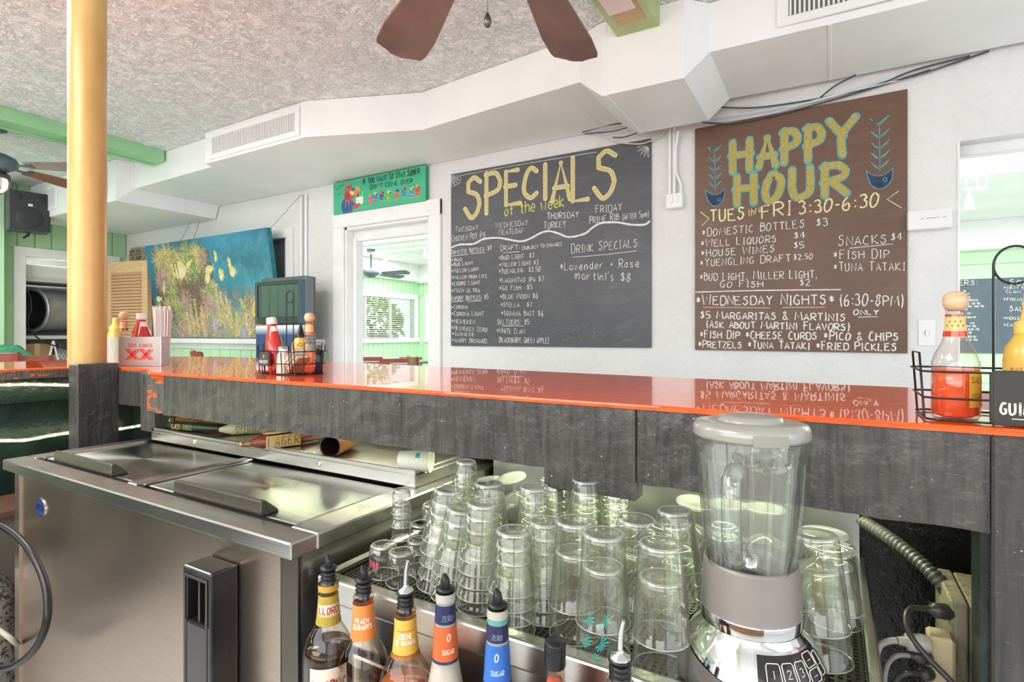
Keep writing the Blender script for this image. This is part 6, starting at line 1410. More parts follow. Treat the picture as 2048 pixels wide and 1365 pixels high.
tap('tap_handle', 'cream tap handle with upside-down LAGUNITAS lettering', (438, 860), (600, 850), 0.044, plain('cream_resin', '#e3dcae', 0.4), 'LAGUNITAS', plain('lag_dark', '#4a4a3a', 0.5), flip=True, knob=False, thick=0.040)
tap('tap_handle', 'amber and dark green tap handle at the left end of the ledge', (332, 850), (440, 858), 0.036, plain('dark_green_resin', '#2f4a3f', 0.35, coat=0.4), 'ZOOZ SDPS', plain('yellow_print', '#d8c96a', 0.5), flip=True, knob=False, thick=0.028)
tap('tap_handle', 'amber wooden tap handle lying behind the green one', (350, 838), (470, 846), 0.03, M_amber, knob=True, thick=0.028)
t_ = thing('cardboard_tube', 'open amber cardboard tube lying mouth forward on the ledge', 'tube', (0, 0, 0)); pa = at(660, 894, Z=LZ + 0.030); t_.location = pa; d = Vector((-0.38, 0.92, 0)).normalized()
a = MB(); a.tube([pa, pa + d * 0.12], 0.0290, 28, cap=False); a.build('outer_tube', plain('amber_card', '#c98a48', 0.5, var=0.15), t_)
a = MB(); a.tube([pa + d * 0.12, pa + d * 0.0002], 0.0262, 28, cap=False); a.lathe([(0.0262, 0), (0.0290, 0)], (0, 0, 0), 28, M=Matrix.Translation(pa) @ d.to_track_quat('Z', 'Y').to_matrix().to_4x4()); a.lathe([(0, 0.118), (0.0262, 0.118)], (0, 0, 0), 20, M=Matrix.Translation(pa) @ d.to_track_quat('Z', 'Y').to_matrix().to_4x4()); a.build('inner_lining', plain('dark_lining', '#3a2420', 0.4), t_)
t_ = thing('foam_cup', 'tipped white cup with small teal mark on the right end of the ledge', 'cup', (0, 0, 0)); pa = at(800, 920, Z=LZ + 0.028); t_.location = pa; d = Vector((0.93, 0.36, -0.0)).normalized(); Mx = Matrix.Translation(pa) @ d.to_track_quat('Z', 'Y').to_matrix().to_4x4()
a = MB(); a.lathe([(0, 0), (0.020, 0), (0.027, 0.075), (0.0285, 0.077), (0.0260, 0.077), (0.019, 0.003), (0, 0.003)], (0, 0, 0), 26, M=Mx); a.build('cup_body', plain('foam_white', '#dcdccb', 0.6), t_)
a = MB(); fcn = conef((0, 0, 0), [(0.020, 0), (0.027, 0.075)], 0.0008); g_ = lambda s, t: (Mx @ fcn(s, t).to_4d()).to_3d()
for s_ in (-2.2, -0.5, 2.2): patch(a, g_, s_, s_ + 0.5, 0.045, 0.055, 4, 1)
a.build('cup_mark', plain('teal_print', '#35b3a4', 0.4), t_)
# ================================================================ RIGHT-HAND CAVITY
hose('corrugated_hose', 'grey corrugated hose arching across the dark cavity at right', [at(u, v, Y=Y) for u, v, Y in ((1700, 1030, 1.27), (1740, 1052, 1.24), (1790, 1085, 1.20), (1840, 1125, 1.17), (1880, 1165, 1.15), (1905, 1200, 1.15), (1935, 1230, 1.16))], 0.0125, plain('grey_corrugated', '#63655f', 0.35, 0.2), ribs=0.0075)
wb = thing('wood_block_box', 'weathered wood block box holding the outlets in the right cavity', 'box', (0.17, 1.10, 0.5)); M_oldw = woodmat('weathered_wood', '#6d6655', '#a89e86', (22, 22, 5), 0.75, scale=4)
q0 = at(1900, 1165, Y=1.06); q1 = at(1972, 1165, Y=1.06)
a = MB(); a.box(q0.x, q0.x + (q1.x - q0.x) * 0.53, 1.06, 1.20, 0.66, 0.792); a.build('wood_block', M_oldw, wb, bevel=0.003)
a = MB(); a.box(q0.x + (q1.x - q0.x) * 0.56, q1.x + 0.03, 1.055, 1.20, 0.66, 0.790); blk = a.build('wood_block', M_oldw, wb, bevel=0.003)
a = MB()
for zz_ in (0.745, 0.715): a.tube([(q1.x - 0.006, 1.0545, zz_), (q1.x - 0.006, 1.058, zz_)], 0.003, 8)
a.build('nail_hole', M_dark, wb)
a = MB(); a.box(q0.x + 0.01, q1.x + 0.03, 1.07, 1.22, 0.50, 0.655); a.build('lower_board', M_oldw, wb, bevel=0.004)
ob = thing('outlet_box', 'tan outlet block with plugs in it under the wood blocks', 'outlet', (0.13, 1.03, 0.6)); o0 = at(1858, 1290, Y=1.02); o1 = at(1905, 1290, Y=1.02)
a = MB(); a.box(o0.x, o1.x + 0.004, 1.02, 1.06, 0.56, o0.z + 0.012); a.build('block', plain('tan_block', '#cbb893', 0.6), ob, bevel=0.004)
def cable(name, label, pl, r, m, plugm, pa, pb):
    h_ = hose(name, label, pl, r, m, 'cable', group='cables and plugs in the right cavity'); pa, pb = Vector(pa), Vector(pb)
    MB().tube([pa, pa.lerp(pb, .25), pa.lerp(pb, .3), pa.lerp(pb, .8), pb], [r * 1.2, r * 1.6, r * 2.6, r * 2.9, r * 2.4], 10).build('plug', plugm, h_)
M_gcab = plain('grey_cable', '#a8a59d', 0.4); M_bcab = plain('black_cable', '#3d3b3a', 0.35)
cable('power_cable', 'black power cable with plug bending down from the wood blocks', [at(u, v, Y=Y) for u, v, Y in ((1850, 1218, 1.05), (1822, 1218, 1.04), (1812, 1235, 1.02), (1820, 1270, 1.0), (1850, 1310, .99), (1900, 1362, .98), (1915, 1385, .98))], 0.0042, M_bcab, M_bcab, at(1850, 1218, Y=1.05), at(1902, 1226, Y=1.07))
cable('power_cable', 'light grey power cable with square plug, upper left of the outlet block', [at(u, v, Y=Y) for u, v, Y in ((1795, 1282, 1.0), (1775, 1284, 1.0), (1758, 1295, 1.0), (1750, 1330, 1.0), (1746, 1400, 1.0))], 0.0048, M_gcab, M_gcab, at(1795, 1282, Y=1.0), at(1857, 1290, Y=1.01))
cable('power_cable', 'thin grey cable with dark plug below the square plug', [at(u, v, Y=Y) for u, v, Y in ((1818, 1312, 1.0), (1795, 1312, .99), (1778, 1325, .99), (1770, 1350, .99), (1768, 1400, .99))], 0.0036, plain('mid_grey_cable', '#8b8983', 0.4), M_bcab, at(1818, 1312, Y=1.0), at(1858, 1316, Y=1.02))
cable('power_cable', 'black cable lowest of those plugged into the outlet block', [at(u, v, Y=Y) for u, v, Y in ((1835, 1348, 1.0), (1815, 1348, .99), (1795, 1358, .99), (1780, 1390, .99))], 0.0036, M_bcab, M_bcab, at(1835, 1348, Y=1.0), at(1860, 1348, Y=1.02))
# ================================================================ CEILING FANS
def fan(name, label, hub, radius, angles, mblade, drop, zc, mhub, wid, light=False, pitch=0.18, tilt=0.0, narrow=0.62, lampscale=1.0, chain=None, cat='ceiling fan'):
    t_ = thing(name, label, cat, hub); h = Vector(hub)
    a = MB(); a.lathe([(0.0, zc - h.z), (0.065, zc - h.z), (0.06, zc - h.z - 0.045), (0.014, zc - h.z - 0.055), (0.014, 0.06)], (0, 0, 0), 24); a.build('downrod', mhub, t_, world=False)
    a = MB(); a.lathe([(0, 0.09), (0.06, 0.085), (0.115, 0.055), (0.13, 0.02), (0.12, -0.015), (0.08, -0.035), (0.05, -0.06), (0, -0.062)], (0, 0, 0), 32); a.build('motor_housing', mhub, t_, world=False)
    for i, an in enumerate(angles):
        Mx = Matrix.Rotation(an, 4, 'Z') @ Matrix.Rotation(tilt, 4, 'Y') @ Matrix.Rotation(pitch, 4, 'X')
        r0 = 0.20; L = radius; w0, w1 = wid * narrow / 2, wid / 2
        out = [(r0, -w0), (r0 + 0.03, -w0 * 1.05), (L * 0.8, -w1), (L - 0.055, -w1), (L - 0.03, -w1 * 0.93), (L - 0.022, -w1 * 0.7), (L - 0.012, -w1 * 0.45), (L - 0.001, -w1 * 0.25), (L, 0), (L - 0.001, w1 * 0.25), (L - 0.012, w1 * 0.45), (L - 0.022, w1 * 0.7), (L - 0.03, w1 * 0.93), (L - 0.055, w1), (L * 0.8, w1), (r0 + 0.03, w0 * 1.05), (r0, w0)]
        a = MB(); a.prism([(x, y, 0.0) for x, y in out], (0, 0, 0.007), M=Mx); b = a.build('fan_blade', mblade[i % len(mblade)], t_, world=False, bevel=0.002)
        a = MB(); a.prism([(0.09, -0.018, -0.004), (0.17, -0.012, -0.004), (0.25, -0.03, -0.004), (0.25, 0.03, -0.004), (0.17, 0.012, -0.004), (0.09, 0.018, -0.004)], (0, 0, 0.0035), M=Mx); a.build('blade_bracket', mhub, b, world=False)
    if light:
        a = MB(); a.lathe([(0.05, -0.06), (0.075, -0.07), (0.08, -0.10), (0.06, -0.105)], (0, 0, 0), 26); a.build('light_collar', M_steeld, t_, world=False)
        a = MB(); a.lathe([(0.058, -0.10), (0.066, -0.13), (0.06, -0.175), (0.035, -0.205), (0, -0.212)], (0, 0, 0), 26); a.build('lamp_globe', emit('lamp_glow', '#fff0d0', 2.6), t_, world=False)
        for k in range(6):
            an = k * math.pi / 3; a = MB(); a.tube([(r * math.cos(an), r * math.sin(an), z) for r, z in ((0.074, -0.10), (0.078, -0.14), (0.068, -0.185), (0.038, -0.216), (0.0, -0.222))], 0.0035, 6); a.build('cage_wire', M_steeld, t_, world=False)
    if chain:
        c0 = Vector(chain[0]) - h; n = int(chain[1] / 0.0065); a = MB()
        for k in range(n): a.lathe([(0, -0.0022), (0.0022, 0), (0, 0.0022)], (c0.x, c0.y, c0.z + 0.018 + k * 0.0065), 6)
        a.build('pull_chain', M_steeld, t_, world=False, kind='stuff')
        a = MB(); a.lathe([(0, 0.018), (0.003, 0.015), (0.0075, 0.004), (0.008, -0.004), (0.005, -0.012), (0, -0.014)], (c0.x, c0.y, c0.z), 14); a.build('chain_pull', M_steeld, t_, world=False)
    return t_
M_fh = plain('fan_housing_bronze', '#3c3530', 0.35, 0.6); M_fh2 = plain('fan_housing_slate', '#5f6e78', 0.4, 0.3)
bis = math.radians(124.0)
fan('ceiling_fan', 'near brown-bladed ceiling fan with pull chain at the top of the view', (-0.60, 0.95, 2.10), 0.735, [bis + math.radians(24.3 + 48.6 * k - 48.6) for k in range(7)][:0] + [math.radians(147.5), math.radians(100.0), math.radians(47), math.radians(-8), math.radians(-62), math.radians(-117), math.radians(-165)], [M_fanw], 0.5, 2.70, M_fh, 0.158, chain=(at(975, 42, d=1.12), 0.16), narrow=0.5)
hp_ = at(-6, 330, d=4.2)
fan('ceiling_fan', 'ceiling fan with caged lamp at the left picture edge, beyond the green beam', hp_, 0.66, [math.radians(k) for k in (38, 110, 182, 254, 326)], [M_fang, M_fanw2, M_fanw2, M_fang, M_fanw2], 0.3, ZC, M_fh2, 0.15, light=True, pitch=-0.25)
hp2 = at(742, 548, d=8.6)
fan('ceiling_fan', 'blue-grey ceiling fan in the far room seen through the doorway', hp2, 0.68, [math.radians(k) for k in (12, 84, 156, 228, 300)], [plain('slate_blade', '#54626e', 0.4), plain('slate_blade', '#54626e', 0.4), plain('grey_blade', '#8a949b', 0.4)], 0.3, ZF, M_fh2, 0.15, pitch=-0.32)
# track lights of the far rooms
def track(label, p0, p1, heads, zc, grp=None):
    p0, p1 = Vector(p0), Vector(p1); t_ = thing('track_light', label, 'track light', p0)
    MB().tube([p0, p1], 0.012, 8).build('rail', M_trim, t_)
    for f_ in (0.15, 0.6, 0.95):
        q = p0.lerp(p1, f_); MB().tube([q, (q.x, q.y, zc)], 0.006, 6).build('hanger', M_trim, t_)
    for f_ in heads:
        q = p0.lerp(p1, f_); a = MB(); a.tube([q, q - Vector((0, 0, 0.05))], 0.008, 6); a.lathe([(0.012, -0.05), (0.02, -0.06), (0.028, -0.11), (0.035, -0.155), (0.03, -0.157), (0, -0.12)], q, 14); a.build('lamp_head', M_trim, t_)
track('white track light rail on the far room ceiling behind the doorway', at(700, 511, Y=6.1), at(880, 493, Y=6.1), (0.08, 0.42, 0.85), ZF)
track('short white track light high in the right opening', at(1926, 378, Y=5.1), at(1975, 376, Y=5.1), (0.25,), ZF)
# ================================================================ SPEAKER
sp_ = at(60, 423, d=5.6); spk = thing('loudspeaker', 'black wall loudspeaker with grey side mounted high on the green wall', 'loudspeaker', sp_, math.atan2(RT.y, RT.x) + 0.86)
a = MB(); a.box(-0.165, 0.165, 0.0, 0.22, -0.20, 0.20); a.build('cabinet', plain('speaker_grey', '#4a4b4f', 0.5), spk, world=False, bevel=0.01)
a = MB(); a.box(-0.155, 0.155, -0.008, 0.002, -0.19, 0.19); gr = a.build('grille', plain('speaker_grille', '#333539', 0.6, bump=0.3, bscale=300), spk, world=False, bevel=0.006)
a = MB(); a.lathe([(0.112, 0), (0.105, 0.004), (0.03, 0.002), (0, 0.003)], (0, 0, 0), 26, M=Matrix.Translation((0, -0.008, -0.07)) @ Matrix.Rotation(math.pi / 2, 4, 'X')); a.lathe([(0.035, 0), (0.03, 0.003), (0, 0.002)], (0, 0, 0), 18, M=Matrix.Translation((-0.09, -0.008, 0.13)) @ Matrix.Rotation(math.pi / 2, 4, 'X')); a.lathe([(0.035, 0), (0.03, 0.003), (0, 0.002)], (0, 0, 0), 18, M=Matrix.Translation((0.09, -0.008, 0.13)) @ Matrix.Rotation(math.pi / 2, 4, 'X')); a.build('driver_ring', plain('speaker_cone', '#2c2e32', 0.5), gr, world=False, kind='stuff')
a = MB(); a.box(-0.015, 0.02, -0.011, -0.007, 0.05, 0.075); a.build('badge', M_cap, gr, world=False)
a = MB(); a.tube([(0, 0.1, -0.2), (0, 0.1, -0.23), (0, 0.35, -0.23)], 0.012, 8); a.build('bracket', M_black, spk, world=False)
# ================================================================ CLOSET CONTENTS
dk = thing('duct_fan', 'round silver duct fan lying on the closet shelf', 'duct fan', (-7.9, 2.75, 1.45)); M_galv = plain('galvanised', '#b4b6b8', 0.35, 0.5, var=0.15, vscale=10)
A_ = at(62, 618, X=-7.72); B_ = at(150, 618, X=-7.72); r_ = 0.24
ax = Vector((0, 1, 0)); A_ = Vector((-7.86, A_.y + 0.06, 1.47)); Mx = Matrix.Translation(A_) @ Vector((0.32, -1, 0)).normalized().to_track_quat('Z', 'Y').to_matrix().to_4x4()
a = MB(); a.lathe([(0.255, 0.0), (0.262, 0.01), (0.262, 0.02), (0.22, 0.02), (0.22, 0.0)], (0, 0, 0), 36, M=Mx); a.lathe([(0.235, 0.0), (0.235, -0.62)], (0, 0, 0), 36, M=Mx); a.build('fan_casing', M_galv, dk)
a = MB(); a.lathe([(0, -0.12), (0.2, -0.12), (0.215, 0.015)], (0, 0, 0), 30, M=Mx); a.build('fan_throat', plain('throat_dark', '#3f4145', 0.5, 0.4), dk)
sh = MB(); sh.box(-8.25, -7.62, CY0 - 0.2, CY1 + 0.1, 1.14, 1.18); shf = thing('closet_shelf', 'grey shelf across the closet recess under the duct fan', 'shelf', (-7.9, 2.9, 1.14)); sh.build('board', plain('shelf_grey', '#c4c4c4', 0.5), shf)
sh = MB(); sh.box(-8.25, -7.62, CY0 - 0.2, CY1 + 0.1, 1.78, 1.81); shf = thing('closet_shelf', 'upper grey shelf in the closet above the duct fan', 'shelf', (-7.9, 2.9, 1.78)); sh.build('board', plain('shelf_grey', '#c4c4c4', 0.5), shf)
bxx = thing('fuse_panel_box', 'white metal box on the upper closet shelf', 'box', (-7.8, 2.8, 1.81)); a = MB(); a.box(-7.95, -7.66, CY0 + 0.05, CY1 - 0.1, 1.81, 1.97); a.build('box_body', plain('enamel_white', '#d9d9d6', 0.4), bxx, bevel=0.006)
a = MB(); a.box(-7.665, -7.655, CY0 + 0.09, CY1 - 0.14, 1.83, 1.95); a.build('box_door', plain('enamel_white', '#d9d9d6', 0.4), bxx, bevel=0.004)
cb = thing('foil_duct', 'crumpled silver foil duct below the closet shelf', 'duct', (-7.8, 2.95, 0.6)); a = MB(); pts = []; rr = []
for k in range(60): pts.append((-7.8, 2.78 + 0.008 * k, 0.98 - 0.10 * math.sin(k / 60 * 3.1))); rr.append(0.14 if k % 3 else 0.125)
a.tube(pts, rr, 16); a.build('foil_hose', M_galv, cb)
cb = thing('cardboard_box', 'brown cardboard box below the closet shelf', 'box', (-7.85, 2.55, 0.75)); a = MB(); a.box(-8.1, -7.7, CY0 + 0.02, CY0 + 0.30, 0.70, 1.09, M=None); a.build('carton', plain('cardboard', '#b08c68', 0.7), cb, bevel=0.004); a = MB(); a.box(-7.70, -7.695, CY0 + 0.13, CY0 + 0.18, 0.70, 1.09); a.build('tape', plain('tape_tan', '#c9b083', 0.3), cb)
t_ = thing('folding_stool', 'white folding stool frame leaning in the closet opening', 'stool', (-7.6, 2.85, 0.62)); a = MB()
for y_ in (2.74, 2.98):
    for s_ in (-1, 1): MB().tube([(-7.62, y_ + s_ * 0.0, 1.12), (-7.62 , y_ + s_ * 0.10, 0.62)], 0.011, 8).build('leg', M_trim, t_)
MB().tube([(-7.62, 2.70, 0.85), (-7.62, 3.02, 0.85)], 0.009, 8).build('rung', M_trim, t_)
hose('loose_cable', 'loose black cable hanging from the closet shelves', [(-7.6, 2.50, 1.72), (-7.58, 2.53, 1.5), (-7.58, 2.50, 1.3), (-7.58, 2.62, 1.12), (-7.58, 2.85, 1.02), (-7.58, 2.95, 0.9)], 0.007, M_black, 'cable')
# ================================================================ LOUVRED DOOR
A_ = at(211, 668, d=6.42); B_ = at(294, 668, d=6.20); lv = thing('louvred_door', 'pine louvred bifold door leaning in the corner beside the painting', 'door', (A_.x, A_.y, 0), math.atan2(B_.y - A_.y, B_.x - A_.x)); W_ = (Vector((B_.x, B_.y)) - Vector((A_.x, A_.y))).length; HZ = 2.035
for q0, q1, z0, z1 in ((0, 0.085, 0, HZ), (W_ - 0.085, W_, 0, HZ), (0.085, W_ - 0.085, HZ - 0.13, HZ), (0.085, W_ - 0.085, 0, 0.12), (0.085, W_ - 0.085, 1.02, 1.12)):
    a = MB(); a.box(q0, q1, 0, 0.03, z0, z1); a.build('stile' if q1 - q0 < 0.1 else 'door_rail', M_pine, lv, world=False, bevel=0.003)
first = None; k = 0; z = 1.125
while z < HZ - 0.15:
    if first is None:
        a = MB(); a.prism([(0.085, 0.000, z), (0.085, 0.006, z), (0.085, 0.028, z + 0.026), (0.085, 0.022, z + 0.028)], (W_ - 0.17, 0, 0)); first = a.build('slat', M_pine, lv, world=False); z_0 = z
    else: c_ = first.copy(); C.objects.link(c_); c_.parent = lv; c_.location = (0, 0, z - z_0)
    z += 0.036
a = MB(); a.box(0, W_, 0.034, 0.064, 0, HZ); a.build('second_leaf', M_pine, lv, world=False, bevel=0.003)
# little saying plaque
pz = [at(258, 523, Y=3.41), at(285, 521, Y=3.41)]; lg = thing('saying_plaque', 'small round-topped wooden plaque reading LAUGH above the louvred door', 'plaque', (pz[0].x, 3.43, pz[0].z)); w_ = pz[1].x - pz[0].x; zt = at(271, 495, Y=3.41).z; hgt = zt - pz[0].z
a = MB(); pts = [(pz[0].x, 3.41, pz[0].z), (pz[1].x, 3.41, pz[0].z), (pz[1].x, 3.41, zt - hgt * .25), (pz[1].x - w_ * .1, 3.41, zt - hgt * .06), (pz[1].x - w_ * .3, 3.41, zt), (pz[0].x + w_ * .3, 3.41, zt), (pz[0].x + w_ * .1, 3.41, zt - hgt * .06), (pz[0].x, 3.41, zt - hgt * .25)]
a.prism(pts, (0, 0.035, 0)); a.build('board', plain('plaque_tan', '#a8997c', 0.7, var=0.2, vscale=20), lg)
a = MB(); f = planef((pz[0].x, 3.4085, pz[0].z), (1, 0, 0), (0, 0, 1))
wtext(a, 'LAUGH', f, w_ * .40, w_ * .92, hgt * .06, hgt * .30, 0.010); wtext(a, 'LIVE', f, w_ * .1, w_ * .35, hgt * .08, hgt * .26, 0.006); wtext(a, 'ALWAYS', f, w_ * .1, w_ * .9, hgt * .38, hgt * .54, 0.008); wtext(a, 'LOVE WELL', f, w_ * .1, w_ * .9, hgt * .62, hgt * .80, 0.008)
a.build('lettering', plain('dark_brown_print', '#3f342c', 0.6), lg)
# ================================================================ SCREEN CABINET by the painting
Yc = 3.08; A_ = at(510, 566, Y=Yc); B_ = at(600, 558, Y=Yc); zt = (A_.z + B_.z) / 2; s1 = A_.x; s2 = B_.x
kb = thing('screen_cabinet', 'grey cabinet with a glossy dark framed screen, right of the painting', 'cabinet', ((s1 + s2) / 2, Yc, 0)); M_cab = plain('cabinet_grey', '#6f7379', 0.35, 0.5)
a = MB(); a.box(s1 + 0.01, s2 + 0.004, Yc + 0.05, Yc + 0.145, 0, zt + 0.035); a.build('cabinet_body', M_cab, kb, bevel=0.006)
a = MB(); a.box(s2 - 0.01, s2 + 0.006, Yc + 0.145, Yc + 0.155, 0, zt + 0.03); a.build('brown_edge', plain('brown_edge', '#7a5b45', 0.5), kb)
zs = at(555, 648, Y=Yc).z
for q in ((s1, s1 + 0.025, zs, zt), (s2 - 0.02, s2, zs, zt), (s1 + 0.025, s2 - 0.02, zt - 0.035, zt), (s1 + 0.025, s2 - 0.02, zs, zs + 0.06)):
    a = MB(); a.box(q[0], q[1], Yc, Yc + 0.05, q[2], q[3]); a.build('frame_bar', plain('frame_black', '#23262a', 0.2, coat=0.5), kb, bevel=0.003)
t = NT('dark_glossy_screen'); t.set(srgb('#39474f'), 0.03, 0.0, 1.0); t.b.inputs['Specular IOR Level'].default_value = 1.0; t.b.inputs['Metallic'].default_value = 0.45
a = MB(); a.box(s1 + 0.025, s2 - 0.02, Yc + 0.012, Yc + 0.02, zs + 0.06, zt - 0.035); a.build('screen', t.m, kb)
a = MB(); a.box(s2, s2 + 0.003, Yc + 0.004, Yc + 0.05, zs, zt); a.build('blue_side_band', plain('slate_blue', '#3b6079', 0.4), kb)
t = NT('white_to_blue_panel'); tc = t.n('ShaderNodeTexCoord'); sp2 = t.n('ShaderNodeSeparateXYZ'); t.l(tc.outputs['Generated'], sp2.inputs[0])
t.set(t.ramp(sp2.outputs[2], [(0.93, srgb('#3a4a78')), (0.97, srgb('#b9c4da')), (0.985, srgb('#e4e2e4'))]), 0.3)
a = MB(); a.box(s1, s2, Yc + 0.01, Yc + 0.05, 0.05, zs - 0.012); a.build('lower_panel', t.m, kb)
a = MB(); a.box(s1, s2 - 0.3, Yc + 0.004, Yc + 0.01, zs - 0.012, zs - 0.004); a.build('red_line', plain('red_print', '#cf3a2c', 0.4), kb)
# ================================================================ CONDUITS, SWITCHES, WIRES
def tubes(name, label, cat, runs, r, m, part='conduit'):
    t_ = thing(name, label, cat, runs[0][0]); 
    for k in runs: MB().tube(k, r, 10).build(part, m, t_)
    return t_
c0 = at(601, 0, Y=3.42); tubes('wall_conduit', 'pair of thin white conduits running down beside the doorway', 'conduit', [[(c0.x, 3.43, 2.5), (c0.x, 3.43, 1.2)], [(c0.x + 0.06, 3.435, 2.5), (c0.x + 0.06, 3.435, 1.2)]], 0.012, M_trim)
sb = at(1348, 400, Y=3.40); swb = thing('switch_box', 'white double switch box with three conduits between the two big chalkboards', 'switch', (sb.x, 3.45, sb.z))
w0, w1 = at(1332, 418, Y=3.40), at(1365, 385, Y=3.40); a = MB(); a.box(w0.x, w1.x, 3.395, 3.45, w0.z, w1.z); a.build('box_body', M_trim, swb, bevel=0.004)
for k in (0.25, 0.62): xx = w0.x + (w1.x - w0.x) * k; a = MB(); a.box(xx, xx + 0.016, 3.385, 3.396, w0.z + 0.03, w0.z + 0.075); a.build('toggle', M_trim, swb, bevel=0.002)
for k, u in enumerate((1339, 1348)):
    c0 = at(u, 300, Y=3.42); MB().tube([(c0.x, 3.425, w1.z), (c0.x, 3.425, 2.50)], 0.011, 8).build('conduit', M_trim, swb)
MB().tube([at(1362, 388, Y=3.42), at(1362, 370, Y=3.42), at(1352, 345, Y=3.42), at(1351, 300, Y=3.42), at(1356, 262, Y=3.40)], 0.009, 8).build('flexible_conduit', M_trim, swb)
p0, p1 = at(1815, 462, Y=3.40), at(1904, 419, Y=3.40); t_ = thing('blank_panel_box', 'flat white wooden box on the wall right of the brown chalkboard', 'panel', (p0.x, 3.45, p0.z)); a = MB(); a.box(p0.x, p1.x, 3.39, 3.45, at(1860, 458, Y=3.40).z, at(1860, 419, Y=3.40).z); a.build('panel_box', M_white, t_, bevel=0.004)
a = MB(); zz_ = at(1860, 437, Y=3.39).z
for xx in (0.3, 0.42, 0.5, 0.57, 0.65, 0.8): a.box(p0.x + (p1.x - p0.x) * xx, p0.x + (p1.x - p0.x) * xx + 0.012, 3.3885, 3.39, zz_, zz_ + 0.003)
a.build('crack', plain('crack_grey', '#9a9a9a', 0.8), t_, kind='stuff')
p0, p1 = at(1837, 692, Y=3.43), at(1872, 640, Y=3.43); t_ = thing('wall_switch', 'white wall switch plate low on the wall right of the brown chalkboard', 'switch', (p0.x, 3.45, p0.z)); a = MB(); a.box(p0.x, p1.x, 3.443, 3.45, p0.z, p1.z); a.build('switch_plate', M_trim, t_, bevel=0.003)
cx_ = (p0.x + p1.x) / 2; a = MB(); a.box(cx_ - 0.006, cx_ + 0.006, 3.434, 3.443, (p0.z + p1.z) / 2 - 0.012, (p0.z + p1.z) / 2 + 0.012); a.build('toggle', M_chrome, t_, bevel=0.002)
def wires(name, label, lists, m, r=0.004):
    t_ = thing(name, label, 'cable', at(*lists[0][0][:2], Y=lists[0][0][2]))
    for L_ in lists:
        P = [at(u, v, Y=y) for u, v, y in L_]; P = [p for p in P]
        path = []
        for i in range(len(P) - 1):
            q0, q1, q2, q3 = P[max(i - 1, 0)], P[i], P[i + 1], P[min(i + 2, len(P) - 1)]
            for k in range(6): u = k / 6; path.append(0.5 * ((2 * q1) + (q2 - q0) * u + (2 * q0 - 5 * q1 + 4 * q2 - q3) * u * u + (3 * q1 - q0 - 3 * q2 + q3) * u ** 3))
        path.append(P[-1]); MB().tube(path, r, 6).build('wire', m, t_)
wires('wall_cables', 'bundle of dark cables drooping along the duct above the brown chalkboard', [[(1430, 214, 3.40), (1500, 216, 3.41), (1580, 207, 3.41), (1700, 185, 3.42), (1850, 145, 3.42), (1978, 102, 3.43)], [(1400, 244, 3.41), (1460, 247, 3.41), (1560, 228, 3.42), (1700, 190, 3.42), (1860, 140, 3.43)],
    [(1640, 196, 3.40), (1670, 172, 3.40), (1712, 150, 3.38)], [(1640, 197, 3.42), (1740, 175, 3.42), (1830, 140, 3.42), (1940, 112, 3.42)]], plain('dark_cable', '#4a4c50', 0.5), 0.0045)
wires('wall_cables', 'white and blue cables running below the dark bundle', [[(1390, 246, 3.41), (1480, 238, 3.41), (1560, 222, 3.41), (1640, 198, 3.41), (1800, 160, 3.42)], [(1385, 240, 3.40), (1500, 225, 3.40), (1640, 200, 3.41), (1790, 155, 3.42)]], plain('pale_cable', '#d5d8dc', 0.5), 0.004)
wires('wall_cables', 'loose wires drooping above the SPECIALS chalkboard corner', [[(1165, 265, 3.40), (1210, 252, 3.38), (1252, 246, 3.36)], [(1170, 268, 3.41), (1230, 262, 3.38), (1262, 252, 3.36)], [(1225, 275, 3.41), (1250, 274, 3.40), (1285, 262, 3.38)]], plain('dark_cable', '#4a4c50', 0.5), 0.004)
wires('wall_cables', 'pale wire looping from the duct over the SPECIALS corner to the conduits', [[(1190, 266, 3.40), (1230, 283, 3.41), (1280, 288, 3.41), (1315, 275, 3.41), (1336, 256, 3.41)]], plain('cream_wire', '#d9d2bf', 0.5), 0.004)
# ================================================================ CHAIRS AND TABLES
def chair(label, loc, rot, grp, sc=1.0, first=[None]):
    if first[0] is None:
        t_ = thing('dining_chair', label, 'chair', (0, 0, 0), 0, grp); first[0] = t_
        for sx in (-0.19, 0.19):
            a = MB(); a.tube([(sx, 0.17, 0), (sx, 0.18, 0.45), (sx * 1.05, 0.215, 0.92)], [0.017, 0.019, 0.016], 8); a.build('rear_leg', M_cherry, t_)
            a = MB(); a.tube([(sx, -0.19, 0), (sx, -0.18, 0.44)], [0.015, 0.019], 8); a.build('leg', M_cherry, t_)
        a = MB(); a.box(-0.21, 0.21, -0.21, 0.20, 0.44, 0.475); a.build('seat', M_seat, t_, bevel=0.012)
        a = MB(); n = 10; vs = []
        for i in range(n + 1):
            x = -0.205 + 0.41 * i / n; y = 0.205 + 0.03 * (1 - (2 * i / n - 1) ** 2)
            vs += [(x, y, 0.80), (x, y + 0.022, 0.80), (x, y + 0.022 + 0.01, 0.925), (x, y + 0.01, 0.925)]
        fs = [(4 * i + k, 4 * (i + 1) + k, 4 * (i + 1) + (k + 1) % 4, 4 * i + (k + 1) % 4) for i in range(n) for k in range(4)] + [(3, 2, 1, 0), (4 * n, 4 * n + 1, 4 * n + 2, 4 * n + 3)]
        a.add(vs, fs); a.build('top_rail', M_cherry, t_, bevel=0.004)
        a = MB(); a.box(-0.175, 0.175, 0.200, 0.232, 0.60, 0.865); a.build('back_pad', M_seat, t_, bevel=0.01)
    else: t_ = copy_tree(first[0])
    t_['label'] = label; t_.location = loc; t_.rotation_euler = (0, 0, rot); t_.scale = (sc, sc, sc); t_['group'] = grp
    return t_
